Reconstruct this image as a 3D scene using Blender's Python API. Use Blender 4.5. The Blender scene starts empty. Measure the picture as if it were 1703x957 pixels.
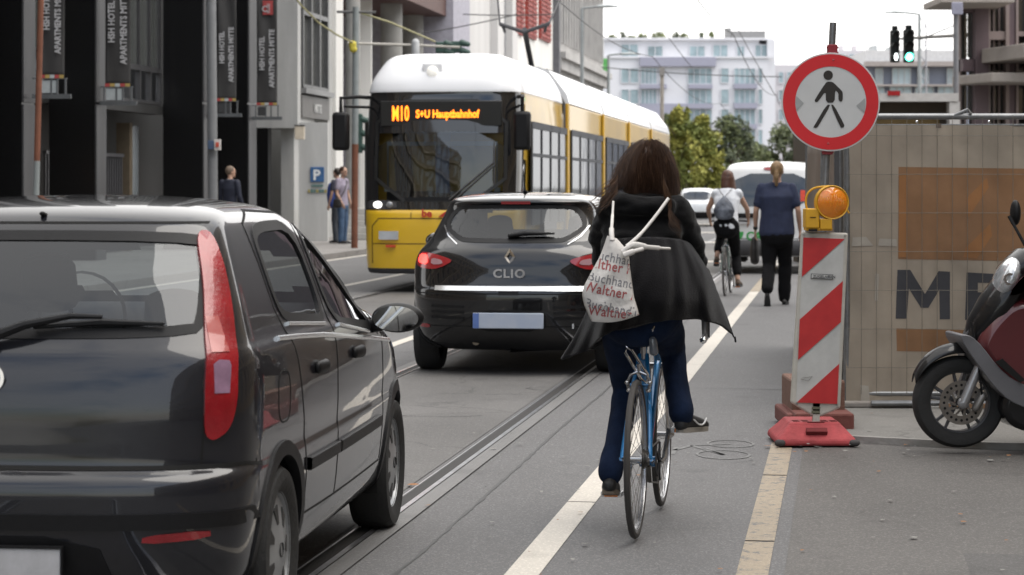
import bpy, bmesh, math, random
from mathutils import Vector, Matrix, noise
from mathutils.bvhtree import BVHTree
from mathutils.geometry import delaunay_2d_cdt
V = Vector
C = bpy.context.scene.collection
SC = bpy.context.scene
random.seed(7)
PI = math.pi
FP = 3800.0      # focal length in photo pixels (photo 1703 wide)
HC = 1.52        # camera height

# ------------------------------------------------------------------ camera, sky, sun, exposure
cam = bpy.data.cameras.new('camera')
cam.sensor_width = 22.3
cam.lens = FP / 1703 * 22.3
cam.shift_y = -(478.5 - 310) / 1703
cam.clip_start = 0.1
cam.clip_end = 3000
cam.dof.use_dof = True
cam.dof.focus_distance = 11.5
cam.dof.aperture_fstop = 3.6
camo = bpy.data.objects.new('camera', cam)
C.objects.link(camo)
camo.location = (0, 0, HC)
camo.rotation_euler = (PI / 2, 0, 0)
SC.camera = camo

SUN_EL, SUN_AZ = math.radians(60), math.radians(108)     # azimuth clockwise from +Y
world = bpy.data.worlds.new('World')
SC.world = world
world.use_nodes = True
nt = world.node_tree
for n in list(nt.nodes):
    nt.nodes.remove(n)
wo = nt.nodes.new('ShaderNodeOutputWorld')
bg = nt.nodes.new('ShaderNodeBackground')
bg.inputs['Strength'].default_value = 0.1
sky = nt.nodes.new('ShaderNodeTexSky')
sky.sky_type = 'NISHITA'
sky.sun_disc = False
sky.sun_elevation = SUN_EL
sky.sun_rotation = SUN_AZ
sky.air_density = 1.3
sky.dust_density = 2.0
tc = nt.nodes.new('ShaderNodeTexCoord')
mp = nt.nodes.new('ShaderNodeMapping')
mp.inputs['Scale'].default_value = (1, 1, 2.4)
cn = nt.nodes.new('ShaderNodeTexNoise')
cn.inputs['Scale'].default_value = 2.2
cn.inputs['Detail'].default_value = 7
cn.inputs['Roughness'].default_value = 0.55
cr = nt.nodes.new('ShaderNodeValToRGB')
cr.color_ramp.elements[0].position = 0.30
cr.color_ramp.elements[1].position = 0.48
# thick bright cloud towards the horizon ahead of the street
sep = nt.nodes.new('ShaderNodeSeparateXYZ')
mr = nt.nodes.new('ShaderNodeMapRange')
mr.inputs['From Min'].default_value = 0.25
mr.inputs['From Max'].default_value = 0.85
mx = nt.nodes.new('ShaderNodeMath'); mx.operation = 'MAXIMUM'
mix = nt.nodes.new('ShaderNodeMixRGB')
mix.inputs['Color2'].default_value = (8.9, 8.75, 8.6, 1)
nt.links.new(tc.outputs['Generated'], mp.inputs['Vector'])
nt.links.new(mp.outputs['Vector'], cn.inputs['Vector'])
nt.links.new(cn.outputs['Fac'], cr.inputs['Fac'])
nt.links.new(tc.outputs['Generated'], sep.inputs['Vector'])
nt.links.new(sep.outputs['Y'], mr.inputs['Value'])
nt.links.new(cr.outputs['Color'], mx.inputs[0])
nt.links.new(mr.outputs['Result'], mx.inputs[1])
# clouds thin out behind the viewpoint and show some blue
mb_ = nt.nodes.new('ShaderNodeMapRange')
mb_.inputs['From Min'].default_value = -0.9
mb_.inputs['From Max'].default_value = -0.15
mb_.inputs['To Min'].default_value = 0.45
mb_.inputs['To Max'].default_value = 1.0
ml_ = nt.nodes.new('ShaderNodeMath'); ml_.operation = 'MULTIPLY'
nt.links.new(sep.outputs['Y'], mb_.inputs['Value'])
nt.links.new(mx.outputs['Value'], ml_.inputs[0])
nt.links.new(mb_.outputs['Result'], ml_.inputs[1])
nt.links.new(ml_.outputs['Value'], mix.inputs['Fac'])
nt.links.new(sky.outputs['Color'], mix.inputs['Color1'])
nt.links.new(mix.outputs['Color'], bg.inputs['Color'])
nt.links.new(bg.outputs['Background'], wo.inputs['Surface'])

sun = bpy.data.lights.new('sun', 'SUN')
sun.energy = 1.5
sun.angle = math.radians(60)
sun.color = (1.0, 0.95, 0.88)
suno = bpy.data.objects.new('sun', sun)
C.objects.link(suno)
suno.rotation_euler = (PI / 2 - SUN_EL, 0, PI - SUN_AZ + 0.0)
_d = V((math.sin(SUN_AZ) * math.cos(SUN_EL), math.cos(SUN_AZ) * math.cos(SUN_EL), math.sin(SUN_EL)))
suno.rotation_euler = _d.to_track_quat('Z', 'Y').to_euler()
suno.location = (0, -5, 60)

SC.view_settings.view_transform = 'Standard'
SC.view_settings.look = 'None'
SC.view_settings.gamma = 1
SC.view_settings.exposure = 1.22

# ------------------------------------------------------------------ helpers
TH = math.radians(8.2)
CS, SN = math.cos(TH), math.sin(TH)

def P(px, py, Y):
    """a photo pixel at depth Y as a world point"""
    return V(((px - 851.5) / FP * Y, Y, HC + (310 - py) / FP * Y))

def ST(o, t, z=0.0):
    """street frame (offset right of camera line, distance along the street) to world"""
    return V((o * CS + t * SN, -o * SN + t * CS, z))

def tpx(o, px):
    k = (px - 851.5) / FP
    return o * (CS + k * SN) / (k * CS - SN)

def zpy(o, t, py):
    return HC + (310 - py) / FP * ST(o, t).y

MATS = {}
def M(name, col, rough=0.6, metal=0.0, var=0.12, scale=6.0, bump=0.0, bscale=None, coat=0.0, spec=0.5,
      col2=None, emis=None, estr=0.0, streak=False, sheen=0.0):
    if name in MATS:
        return MATS[name]
    m = bpy.data.materials.new(name)
    m.use_nodes = True
    t = m.node_tree
    b = t.nodes['Principled BSDF']
    b.inputs['Roughness'].default_value = rough
    b.inputs['Metallic'].default_value = metal
    b.inputs['Coat Weight'].default_value = coat
    b.inputs['Coat Roughness'].default_value = 0.03
    b.inputs['Sheen Weight'].default_value = sheen
    b.inputs['Sheen Roughness'].default_value = 0.4
    b.inputs['Specular IOR Level'].default_value = spec
    co = t.nodes.new('ShaderNodeTexCoord')
    mpp = t.nodes.new('ShaderNodeMapping')
    if streak:
        mpp.inputs['Scale'].default_value = (1, 1, 0.15)
    t.links.new(co.outputs['Object'], mpp.inputs['Vector'])
    n = t.nodes.new('ShaderNodeTexNoise')
    n.inputs['Scale'].default_value = scale
    n.inputs['Detail'].default_value = 6
    n.inputs['Roughness'].default_value = 0.62
    t.links.new(mpp.outputs['Vector'], n.inputs['Vector'])
    r = t.nodes.new('ShaderNodeValToRGB')
    r.color_ramp.elements[0].position = 0.32
    r.color_ramp.elements[1].position = 0.68
    c2 = col2 or [c * (1 + var) for c in col]
    c1 = [c * (1 - var) for c in col]
    r.color_ramp.elements[0].color = (*c1, 1)
    r.color_ramp.elements[1].color = (*c2, 1)
    t.links.new(n.outputs['Fac'], r.inputs['Fac'])
    t.links.new(r.outputs['Color'], b.inputs['Base Color'])
    if bump:
        n2 = t.nodes.new('ShaderNodeTexNoise')
        n2.inputs['Scale'].default_value = bscale or scale * 4
        n2.inputs['Detail'].default_value = 5
        t.links.new(co.outputs['Object'], n2.inputs['Vector'])
        bp = t.nodes.new('ShaderNodeBump')
        bp.inputs['Strength'].default_value = bump
        bp.inputs['Distance'].default_value = 0.02
        t.links.new(n2.outputs['Fac'], bp.inputs['Height'])
        t.links.new(bp.outputs['Normal'], b.inputs['Normal'])
    if emis:
        b.inputs['Emission Color'].default_value = (*emis, 1)
        b.inputs['Emission Strength'].default_value = estr
    MATS[name] = m
    return m

def glass(name, tint=(0.35, 0.4, 0.4), rough=0.01, ior=1.5, body=None, k=1.6):
    """thin sheet glass: tinted transparency under a fresnel reflection"""
    if name in MATS:
        return MATS[name]
    m = bpy.data.materials.new(name)
    m.use_nodes = True
    t = m.node_tree
    for n in list(t.nodes):
        t.nodes.remove(n)
    o = t.nodes.new('ShaderNodeOutputMaterial')
    tr = t.nodes.new('ShaderNodeBsdfTransparent'); tr.inputs['Color'].default_value = (*tint, 1)
    gl = t.nodes.new('ShaderNodeBsdfGlossy'); gl.inputs['Roughness'].default_value = rough
    gl.inputs['Color'].default_value = (0.95, 0.97, 1, 1)
    fr = t.nodes.new('ShaderNodeFresnel'); fr.inputs['IOR'].default_value = ior
    geo = t.nodes.new('ShaderNodeNewGeometry')
    no = t.nodes.new('ShaderNodeTexNoise'); no.inputs['Scale'].default_value = 2.5
    co = t.nodes.new('ShaderNodeTexCoord')
    bp = t.nodes.new('ShaderNodeBump'); bp.inputs['Strength'].default_value = 0.02; bp.inputs['Distance'].default_value = 0.05
    t.links.new(co.outputs['Object'], no.inputs['Vector'])
    t.links.new(no.outputs['Fac'], bp.inputs['Height'])
    t.links.new(bp.outputs['Normal'], gl.inputs['Normal'])
    ml = t.nodes.new('ShaderNodeMath'); ml.operation = 'MULTIPLY_ADD'
    ml.inputs[1].default_value = k; ml.inputs[2].default_value = 0.02; ml.use_clamp = True
    t.links.new(fr.outputs['Fac'], ml.inputs[0])
    mxs = t.nodes.new('ShaderNodeMixShader')
    src = tr
    if body:
        df = t.nodes.new('ShaderNodeBsdfDiffuse'); df.inputs['Color'].default_value = (*body, 1)
        ms = t.nodes.new('ShaderNodeMixShader'); ms.inputs[0].default_value = 0.8
        t.links.new(tr.outputs[0], ms.inputs[1]); t.links.new(df.outputs[0], ms.inputs[2])
        src = ms
    t.links.new(ml.outputs[0], mxs.inputs[0])
    t.links.new(src.outputs[0], mxs.inputs[1])
    t.links.new(gl.outputs[0], mxs.inputs[2])
    t.links.new(mxs.outputs[0], o.inputs['Surface'])
    MATS[name] = m
    return m

class MB:
    """collects shapes; build() links them as ONE mesh object"""
    def __init__(s):
        s.v = []; s.f = []; s.m = []; s.mi = 0
    def add(s, vs, fs, mi=None):
        k = len(s.v)
        s.v += [V(p) for p in vs]
        for f in fs:
            s.f.append([i + k for i in f]); s.m.append(s.mi if mi is None else mi)
        return s
    def box(s, x0, x1, y0, y1, z0, z1, mi=None):
        vs = [(x0,y0,z0),(x1,y0,z0),(x1,y1,z0),(x0,y1,z0),(x0,y0,z1),(x1,y0,z1),(x1,y1,z1),(x0,y1,z1)]
        return s.add(vs, [(0,3,2,1),(4,5,6,7),(0,1,5,4),(1,2,6,5),(2,3,7,6),(3,0,4,7)], mi)
    def obox(s, c, u, v, w, mi=None):
        """box from centre and three half vectors"""
        c, u, v, w = V(c), V(u), V(v), V(w)
        vs = [c-u-v-w, c+u-v-w, c+u+v-w, c-u+v-w, c-u-v+w, c+u-v+w, c+u+v+w, c-u+v+w]
        return s.add(vs, [(0,3,2,1),(4,5,6,7),(0,1,5,4),(1,2,6,5),(2,3,7,6),(3,0,4,7)], mi)
    def prism(s, poly, d, mi=None):
        """polygon of 3D points extruded by vector d"""
        n = len(poly); d = V(d)
        vs = [V(p) for p in poly] + [V(p) + d for p in poly]
        fs = [list(range(n))[::-1], list(range(n, 2*n))] + [(i, (i+1) % n, n+(i+1) % n, n+i) for i in range(n)]
        return s.add(vs, fs, mi)
    def tube(s, pts, r, n=8, caps=True, mi=None, closed=False):
        pts = [V(p) for p in pts]; L = len(pts)
        rs = r if isinstance(r, (list, tuple)) else [r]*L
        vs = []; fs = []
        up = None
        for i, p in enumerate(pts):
            if closed:
                tn = (pts[(i+1) % L] - pts[i-1]).normalized()
            else:
                tn = (pts[min(i+1, L-1)] - pts[max(i-1, 0)]).normalized()
            if up is None:
                up = V((0,0,1)) if abs(tn.z) < 0.9 else V((1,0,0))
            a = (up - tn*up.dot(tn)).normalized(); b = tn.cross(a); up = a
            for k in range(n):
                q = 2*PI*k/n
                vs.append(p + (a*math.cos(q) + b*math.sin(q))*rs[i])
        for i in range(L if closed else L-1):
            j = (i+1) % L
            for k in range(n):
                fs.append((i*n+k, i*n+(k+1) % n, j*n+(k+1) % n, j*n+k))
        if caps and not closed:
            fs.append(list(range(n))[::-1]); fs.append([(L-1)*n+k for k in range(n)])
        return s.add(vs, fs, mi)
    def lathe(s, prof, c=(0,0,0), ax='z', n=24, mi=None, a0=0, a1=2*PI):
        """prof: list of (radius, height along axis)"""
        vs = []; fs = []; L = len(prof); full = abs(a1-a0-2*PI) < 1e-6
        m = n if full else n+1
        for (r, h) in prof:
            for k in range(m):
                q = a0 + (a1-a0)*k/n
                x, y = r*math.cos(q), r*math.sin(q)
                p = {'z': (x,y,h), 'y': (x,h,y), 'x': (h,x,y)}[ax]
                vs.append(V(p)+V(c))
        for i in range(L-1):
            for k in range(n):
                k2 = (k+1) % m if full else k+1
                fs.append((i*m+k, i*m+k2, (i+1)*m+k2, (i+1)*m+k))
        return s.add(vs, fs, mi)
    def disc(s, c, r, nrm=(0,-1,0), n=32, th=0.0, mi=None):
        nrm = V(nrm).normalized(); a = nrm.orthogonal().normalized(); b = nrm.cross(a)
        poly = [V(c)+(a*math.cos(2*PI*k/n)+b*math.sin(2*PI*k/n))*r for k in range(n)]
        if th: return s.prism(poly, -nrm*th, mi)
        return s.add(poly, [list(range(n))], mi)
    def ring(s, c, r0, r1, nrm=(0,-1,0), n=40, th=0.002, mi=None, sx=1, sy=1, ua=None):
        nrm = V(nrm).normalized(); a = V(ua) if ua else nrm.orthogonal().normalized(); b = nrm.cross(a)
        vs = []; 
        for r in (r0, r1):
            for k in range(n): vs.append(V(c)+a*math.cos(2*PI*k/n)*r*sx+b*math.sin(2*PI*k/n)*r*sy)
        for r in (r0, r1):
            for k in range(n): vs.append(V(c)+a*math.cos(2*PI*k/n)*r*sx+b*math.sin(2*PI*k/n)*r*sy-nrm*th)
        fs = []
        for k in range(n):
            j = (k+1) % n
            fs += [(k, j, n+j, n+k), (2*n+k, 3*n+k, 3*n+j, 2*n+j), (n+k, n+j, 3*n+j, 3*n+k), (k, 2*n+k, 2*n+j, j)]
        return s.add(vs, fs, mi)
    def ball(s, c, r, n=10, mi=None, rot=None):
        rx, ry, rz = r if isinstance(r, (list, tuple)) else (r, r, r)
        vs = []; fs = []
        for i in range(n+1):
            a = PI*i/n
            for k in range(2*n):
                q = PI*k/n
                p = V((rx*math.sin(a)*math.cos(q), ry*math.sin(a)*math.sin(q), rz*math.cos(a)))
                if rot: p = rot @ p
                vs.append(V(c)+p)
        for i in range(n):
            for k in range(2*n):
                j = (k+1) % (2*n)
                fs.append((i*2*n+k, (i+1)*2*n+k, (i+1)*2*n+j, i*2*n+j))
        return s.add(vs, fs, mi)
    def grid(s, fn, nu, nv, mi=None, close_u=False):
        vs = []; fs = []
        mu = nu if close_u else nu+1
        for j in range(nv+1):
            for i in range(mu):
                vs.append(V(fn(i/nu, j/nv)))
        for j in range(nv):
            for i in range(nu):
                i2 = (i+1) % mu
                fs.append((j*mu+i, j*mu+i2, (j+1)*mu+i2, (j+1)*mu+i))
        return s.add(vs, fs, mi)
    def loft(s, secs, side, n=14, mi=None):
        """closed blobby limb: secs = (centre, half width along side, half depth)"""
        secs = [(V(c), a, b) for c, a, b in secs]
        L = len(secs); side = V(side)
        t0 = (secs[1][0]-secs[0][0]).normalized(); t1 = (secs[-1][0]-secs[-2][0]).normalized()
        def ends(c, a, b, t):
            r = min(a, b)
            return [(c+t*r*0.55, a*0.85, b*0.85), (c+t*r*0.85, a*0.55, b*0.55), (c+t*r*0.98, a*0.2, b*0.2)]
        secs = ends(*secs[0], -t0)[::-1] + secs + ends(*secs[-1], t1)
        L = len(secs); vs = []
        for i, (c, a, b) in enumerate(secs):
            t = (secs[min(i+1, L-1)][0]-secs[max(i-1, 0)][0]).normalized()
            u = side - t*side.dot(t)
            u = u.normalized() if u.length > 1e-4 else t.orthogonal().normalized()
            w = t.cross(u)
            for k in range(n):
                q = 2*PI*k/n
                vs.append(c + u*a*math.cos(q) + w*b*math.sin(q))
        fs = []
        for i in range(L-1):
            for k in range(n):
                fs.append((i*n+k, i*n+(k+1) % n, (i+1)*n+(k+1) % n, (i+1)*n+k))
        fs.append(list(range(n))[::-1]); fs.append([(L-1)*n+k for k in range(n)])
        return s.add(vs, fs, mi)
    def xform(s, mat):
        s.v = [mat @ p for p in s.v]; return s
    def mesh(s, name):
        me = bpy.data.meshes.new(name)
        me.from_pydata([tuple(p) for p in s.v], [], s.f)
        me.polygons.foreach_set('material_index', s.m)
        me.update()
        return me
    def build(s, name, mat, parent=None, smooth=35, bevel=0, inv=None, recalc=True):
        if inv is not None:
            s.xform(inv)
        me = s.mesh(name)
        for m in (mat if isinstance(mat, (list, tuple)) else [mat]):
            me.materials.append(m)
        if recalc:
            bm = bmesh.new(); bm.from_mesh(me)
            bmesh.ops.recalc_face_normals(bm, faces=bm.faces)
            bm.to_mesh(me); bm.free()
        if smooth:
            me.polygons.foreach_set('use_smooth', [True]*len(me.polygons))
            me.set_sharp_from_angle(angle=math.radians(smooth))
        o = bpy.data.objects.new(name, me)
        C.objects.link(o)
        if parent: o.parent = parent
        if bevel:
            b = o.modifiers.new('bevel', 'BEVEL'); b.width = bevel; b.segments = 2; b.limit_method = 'ANGLE'
        return o

def tag(o, label, cat, group=None, kind=None):
    if label: o['label'] = label
    if cat: o['category'] = cat
    if group: o['group'] = group
    if kind: o['kind'] = kind
    return o

def thing(name, label, cat, loc=(0,0,0), rz=0.0, group=None):
    o = bpy.data.objects.new(name, None)
    o.empty_display_size = 0.2
    C.objects.link(o)
    o.location = loc; o.rotation_euler = (0, 0, rz)
    o['inv'] = 0; del o['inv']
    return tag(o, label, cat, group)

def inv(o):
    return (Matrix.Translation(o.location) @ o.rotation_euler.to_matrix().to_4x4()).inverted()

def mat_of(o):
    return Matrix.Translation(o.location) @ o.rotation_euler.to_matrix().to_4x4()

def evalmesh(o):
    dg = bpy.context.evaluated_depsgraph_get()
    return bpy.data.meshes.new_from_object(o.evaluated_get(dg))

def blob(name, mb, voxel, mat, parent=None, it=6, fold=0.0, fscale=6.0, fdir=(1,1,1), iv=None):
    """fuse closed shapes into one continuous surface"""
    o = mb.build(name, mat, None, smooth=0, inv=iv)
    r = o.modifiers.new('r', 'REMESH'); r.mode = 'VOXEL'; r.voxel_size = voxel
    sm = o.modifiers.new('s', 'SMOOTH'); sm.iterations = it; sm.factor = 0.5
    me = evalmesh(o)
    old = o.data
    o.modifiers.clear()
    o.data = me
    me.name = name
    if not me.materials:
        me.materials.append(mat)
    bpy.data.meshes.remove(old)
    if fold:
        ns = [v.normal.copy() for v in me.vertices]
        for v, n in zip(me.vertices, ns):
            q = V((v.co.x*fdir[0], v.co.y*fdir[1], v.co.z*fdir[2]))*fscale
            d = noise.noise(q) + 0.5*noise.noise(q*2.3)
            v.co += n*fold*d
    me.polygons.foreach_set('use_smooth', [True]*len(me.polygons))
    if parent: o.parent = parent
    return o

def textmesh(txt, size, ext=0.002, bold=0.0, sp=1.0, align='LEFT', sx=1.0):
    cu = bpy.data.curves.new('t', 'FONT')
    cu.body = txt; cu.size = size; cu.extrude = ext; cu.offset = bold; cu.space_character = sp
    cu.align_x = align; cu.resolution_u = 3
    o = bpy.data.objects.new('t', cu); C.objects.link(o)
    me = evalmesh(o)
    mb = MB()
    mb.add([V((v.co.x*sx, v.co.y, v.co.z)) for v in me.vertices], [tuple(p.vertices) for p in me.polygons])
    bpy.data.objects.remove(o); bpy.data.curves.remove(cu); bpy.data.meshes.remove(me)
    return mb

def frame(o, x, y):
    """matrix with origin o, x and y axes"""
    x = V(x).normalized(); z = x.cross(V(y)).normalized(); y = z.cross(x)
    m = Matrix.Identity(4)
    for i in range(3):
        m[i][0], m[i][1], m[i][2], m[i][3] = x[i], y[i], z[i], o[i]
    return m

def cr1(p0, p1, p2, p3, t):
    return 0.5*((2*p1) + (-p0+p2)*t + (2*p0-5*p1+4*p2-p3)*t*t + (-p0+3*p1-3*p2+p3)*t*t*t)

def spline(pts, n, closed=False):
    """catmull-rom through points"""
    pts = [V(p) for p in pts]; L = len(pts); out = []
    rng = L if closed else L-1
    for i in range(rng):
        a = pts[(i-1) % L] if closed else pts[max(i-1, 0)]
        b = pts[i]; c = pts[(i+1) % L]
        d = pts[(i+2) % L] if closed else pts[min(i+2, L-1)]
        for k in range(n): out.append(cr1(a, b, c, d, k/n))
    if not closed: out.append(pts[-1])
    return out

def chaikin(p, it=2, closed=True):
    p = [V(q) for q in p]
    for _ in range(it):
        q = []
        for i in range(len(p)):
            a, b = p[i], p[(i+1) % len(p)]
            q += [a.lerp(b, .22), a.lerp(b, .78)]
        p = q
    return p

def resample(p, d):
    out = []
    for i in range(len(p)):
        a, b = V(p[i]), V(p[(i+1) % len(p)])
        k = max(1, int((b-a).length/d))
        for j in range(k): out.append(a.lerp(b, j/k))
    return out

def inset(p, d):
    """shrink closed 2D outline"""
    n = len(p); area = sum(p[i].x*p[(i+1) % n].y - p[(i+1) % n].x*p[i].y for i in range(n))
    s = 1 if area > 0 else -1
    out = []
    for i in range(n):
        t = (p[(i+1) % n] - p[i-1])
        if t.length < 1e-9: out.append(p[i].copy()); continue
        t.normalize()
        out.append(p[i] + V((-t.y, t.x))*d*s)
    return out

def inside(p, x, y):
    r = False; n = len(p); j = n-1
    for i in range(n):
        if (p[i].y > y) != (p[j].y > y) and x < (p[j].x-p[i].x)*(y-p[i].y)/(p[j].y-p[i].y)+p[i].x:
            r = not r
        j = i
    return r

def fillpoly(out, d):
    """triangulate a 2D outline with interior points about d apart"""
    xs = [q.x for q in out]; ys = [q.y for q in out]
    pts = [q.copy() for q in out]; n = len(pts)
    ins = inset(out, d*0.45)
    x = min(xs)+d*.5
    while x < max(xs):
        y = min(ys)+d*.5
        while y < max(ys):
            if inside(ins, x, y): pts.append(V((x, y)))
            y += d
        x += d
    r = delaunay_2d_cdt(pts, [(i, (i+1) % n) for i in range(n)], [], 1, 1e-6)
    return r[0], r[2]

class Shell:
    """car or tram shell lofted from plan slices, with ray-projected panels"""
    def __init__(s, rows, L, xm, bow, sub=6, nrear=16, nside=60, nfront=14):
        s.L = L
        R = []
        n = len(rows)
        for i in range(n-1):
            a, b, c, d = (V(rows[k]) if False else rows[k] for k in (max(i-1, 0), i, i+1, min(i+2, n-1)))
            ks = max(2, int(sub))
            for k in range(ks):
                t = k/ks
                R.append([min(max(cr1(a[j], b[j], c[j], d[j], t), min(b[j], c[j])), max(b[j], c[j])) for j in range(len(b))])
        R.append(list(rows[-1]))
        s.v = []; s.f = []
        ring = None
        for (z, r, f, h, nr, lr, nf, lf) in R:
            half = []
            def W(x): return h*(1 - bow*((x-xm)/(L/2))**2)
            lr2 = min(lr, (f-r)*.45); lf2 = min(lf, (f-r)*.45)
            for k in range(nrear):
                q = (k/nrear)*PI/2
                x = r + lr2*(1 - math.cos(q)**(2/nr)); half.append((x, W(x)*math.sin(q)**(2/nr)))
            for k in range(nside):
                x = r+lr2 + (f-lf2-r-lr2)*k/nside; half.append((x, W(x)))
            for k in range(nfront+1):
                q = (1-k/nfront)*PI/2
                x = f - lf2*(1 - math.cos(q)**(2/nf)); half.append((x, W(x)*max(math.sin(q), 0)**(2/nf)))
            pts = [V((x, y, z)) for x, y in half] + [V((x, -y, z)) for x, y in half[-2:0:-1]]
            ring = len(pts)
            s.v += pts
        nr_ = len(R)
        for i in range(nr_-1):
            for k in range(ring):
                s.f.append((i*ring+k, i*ring+(k+1) % ring, (i+1)*ring+(k+1) % ring, (i+1)*ring+k))
        s.top = [(nr_-1)*ring+k for k in range(ring)]
        s.bot = list(range(ring))[::-1]
        s.bvh = BVHTree.FromPolygons(s.v, s.f + [s.top])
        s.holes = []
    def cast(s, mode, a, b):
        k = mode[0]
        if k == 'side': sg = mode[1]; o = V((a, sg*3, b)); d = V((0, -sg, 0))
        elif k == 'rear': o = V((-3, a, b)); d = V((1, 0, 0))
        elif k == 'front': o = V((s.L+3, a, b)); d = V((-1, 0, 0))
        elif k == 'top': o = V((a, b, 4)); d = V((0, 0, -1))
        elif k == 'corner':
            sg, an = mode[1], mode[2]
            d = V((math.cos(an), -sg*math.sin(an), 0)); h = V((math.sin(an), sg*math.cos(an), 0))
            o = h*a + V((0, 0, b)) - d*4
        loc, n, i, _ = s.bvh.ray_cast(o, d)
        if loc is None:
            loc, n, i, _ = s.bvh.find_nearest(o + d*(3 if k != 'corner' else 3.4))
        if n.dot(d) > 0: n = -n
        return loc, n, d
    def hole(s, mode, out): s.holes.append((mode, [q.copy() for q in out]))
    def panel(s, mb, mode, out, off=0.003, d=0.04, skirt=0.012, mi=None, bulge=0.0):
        vs, fs = fillpoly(out, d)
        cx = sum(q.x for q in out)/len(out); cy = sum(q.y for q in out)/len(out)
        rad = max((q-V((cx, cy))).length for q in out)
        P3 = []
        for q in vs:
            loc, n, dd = s.cast(mode, q.x, q.y)
            bb = bulge*max(0, 1-((q-V((cx, cy))).length/rad)**2)
            P3.append(loc + (n - dd).normalized()*(off+bb))
        k = len(P3)
        no = len(out)
        F = [tuple(f) for f in fs]
        if skirt:
            lo = []
            for q in vs[:no]:
                loc, n, dd = s.cast(mode, q.x, q.y)
                lo.append(loc - (n-dd).normalized()*skirt)
            P3 += lo
            for i in range(no): F.append((i, (i+1) % no, k+(i+1) % no, k+i))
        mb.add(P3, F, mi)
        return mb
    def ringpanel(s, mb, mode, out, w, off=0.004, mi=None, skirt=0.012):
        inn = inset(out, w); n = len(out); A = []
        for q in out: loc, nn, dd = s.cast(mode, q.x, q.y); A.append((loc, (nn-dd).normalized()))
        B = []
        for q in inn: loc, nn, dd = s.cast(mode, q.x, q.y); B.append((loc, (nn-dd).normalized()))
        vs = [l+m*off for l, m in A] + [l+m*off for l, m in B] + [l-m*skirt for l, m in A] + [l-m*skirt for l, m in B]
        F = []
        for i in range(n):
            j = (i+1) % n
            F += [(i, j, n+j, n+i), (i, 2*n+i, 2*n+j, j), (n+i, n+j, 3*n+j, 3*n+i)]
        mb.add(vs, F, mi); return mb
    def strip(s, mb, mode, path, w, off=0.002, mi=None, closed=False, th=0.004):
        """thin strip following a 2D path on the surface"""
        pts = [V(p) for p in path]
        dense = []
        L = len(pts)
        for i in range(L if closed else L-1):
            a, b = pts[i], pts[(i+1) % L]; k = max(1, int((b-a).length/0.025))
            for j in range(k): dense.append(a.lerp(b, j/k))
        if not closed: dense.append(pts[-1])
        n = len(dense); vs = []
        for i, q in enumerate(dense):
            t = (dense[(i+1) % n]-dense[i-1]) if closed else (dense[min(i+1, n-1)]-dense[max(i-1, 0)])
            t.normalize(); pr = V((-t.y, t.x))
            for sgn, o_ in ((-1, -th), (-1, off), (1, off), (1, -th)):
                r = q + pr*w*.5*sgn
                loc, nn, dd = s.cast(mode, r.x, r.y)
                vs.append(loc + (nn-dd).normalized()*o_)
        F = []
        for i in range(n if closed else n-1):
            j = (i+1) % n
            for k in range(3): F.append((i*4+k, i*4+k+1, j*4+k+1, j*4+k))
        mb.add(vs, F, mi); return mb
    def body(s, name, mat, parent, arches=(), ra=0.33, zc=0.29, cutfn=None):
        mb = MB()
        H = []
        for mode, out in s.holes:
            xs = [q.x for q in out]; ys = [q.y for q in out]
            H.append((mode, out, min(xs), max(xs), min(ys), max(ys)))
        keep = []
        for f in s.f:
            c = (s.v[f[0]]+s.v[f[1]]+s.v[f[2]]+s.v[f[3]])/4
            n = (s.v[f[1]]-s.v[f[0]]).cross(s.v[f[3]]-s.v[f[0]])
            kill = False
            for ax in arches:
                if (c.x-ax)**2 + (c.z-zc)**2 < ra*ra and abs(c.y) > 0.45: kill = True
            if not kill:
                for mode, out, x0, x1, y0, y1 in H:
                    if mode[0] == 'side':
                        if c.y*mode[1] < 0.2: continue
                        if abs(n.y) < max(abs(n.x), .0)*0.4: continue
                        a, b = c.x, c.z
                    elif mode[0] == 'rear':
                        if c.x > s.L*.4: continue
                        if abs(n.x) < abs(n.y)*.5: continue
                        a, b = c.y, c.z
                    elif mode[0] == 'front':
                        if c.x < s.L*.6: continue
                        a, b = c.y, c.z
                    if x0 < a < x1 and y0 < b < y1 and inside(out, a, b): kill = True; break
            if not kill: keep.append(f)
        mb.add(s.v, keep + [s.top, s.bot])
        return mb.build(name, mat, parent, smooth=50)

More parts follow.
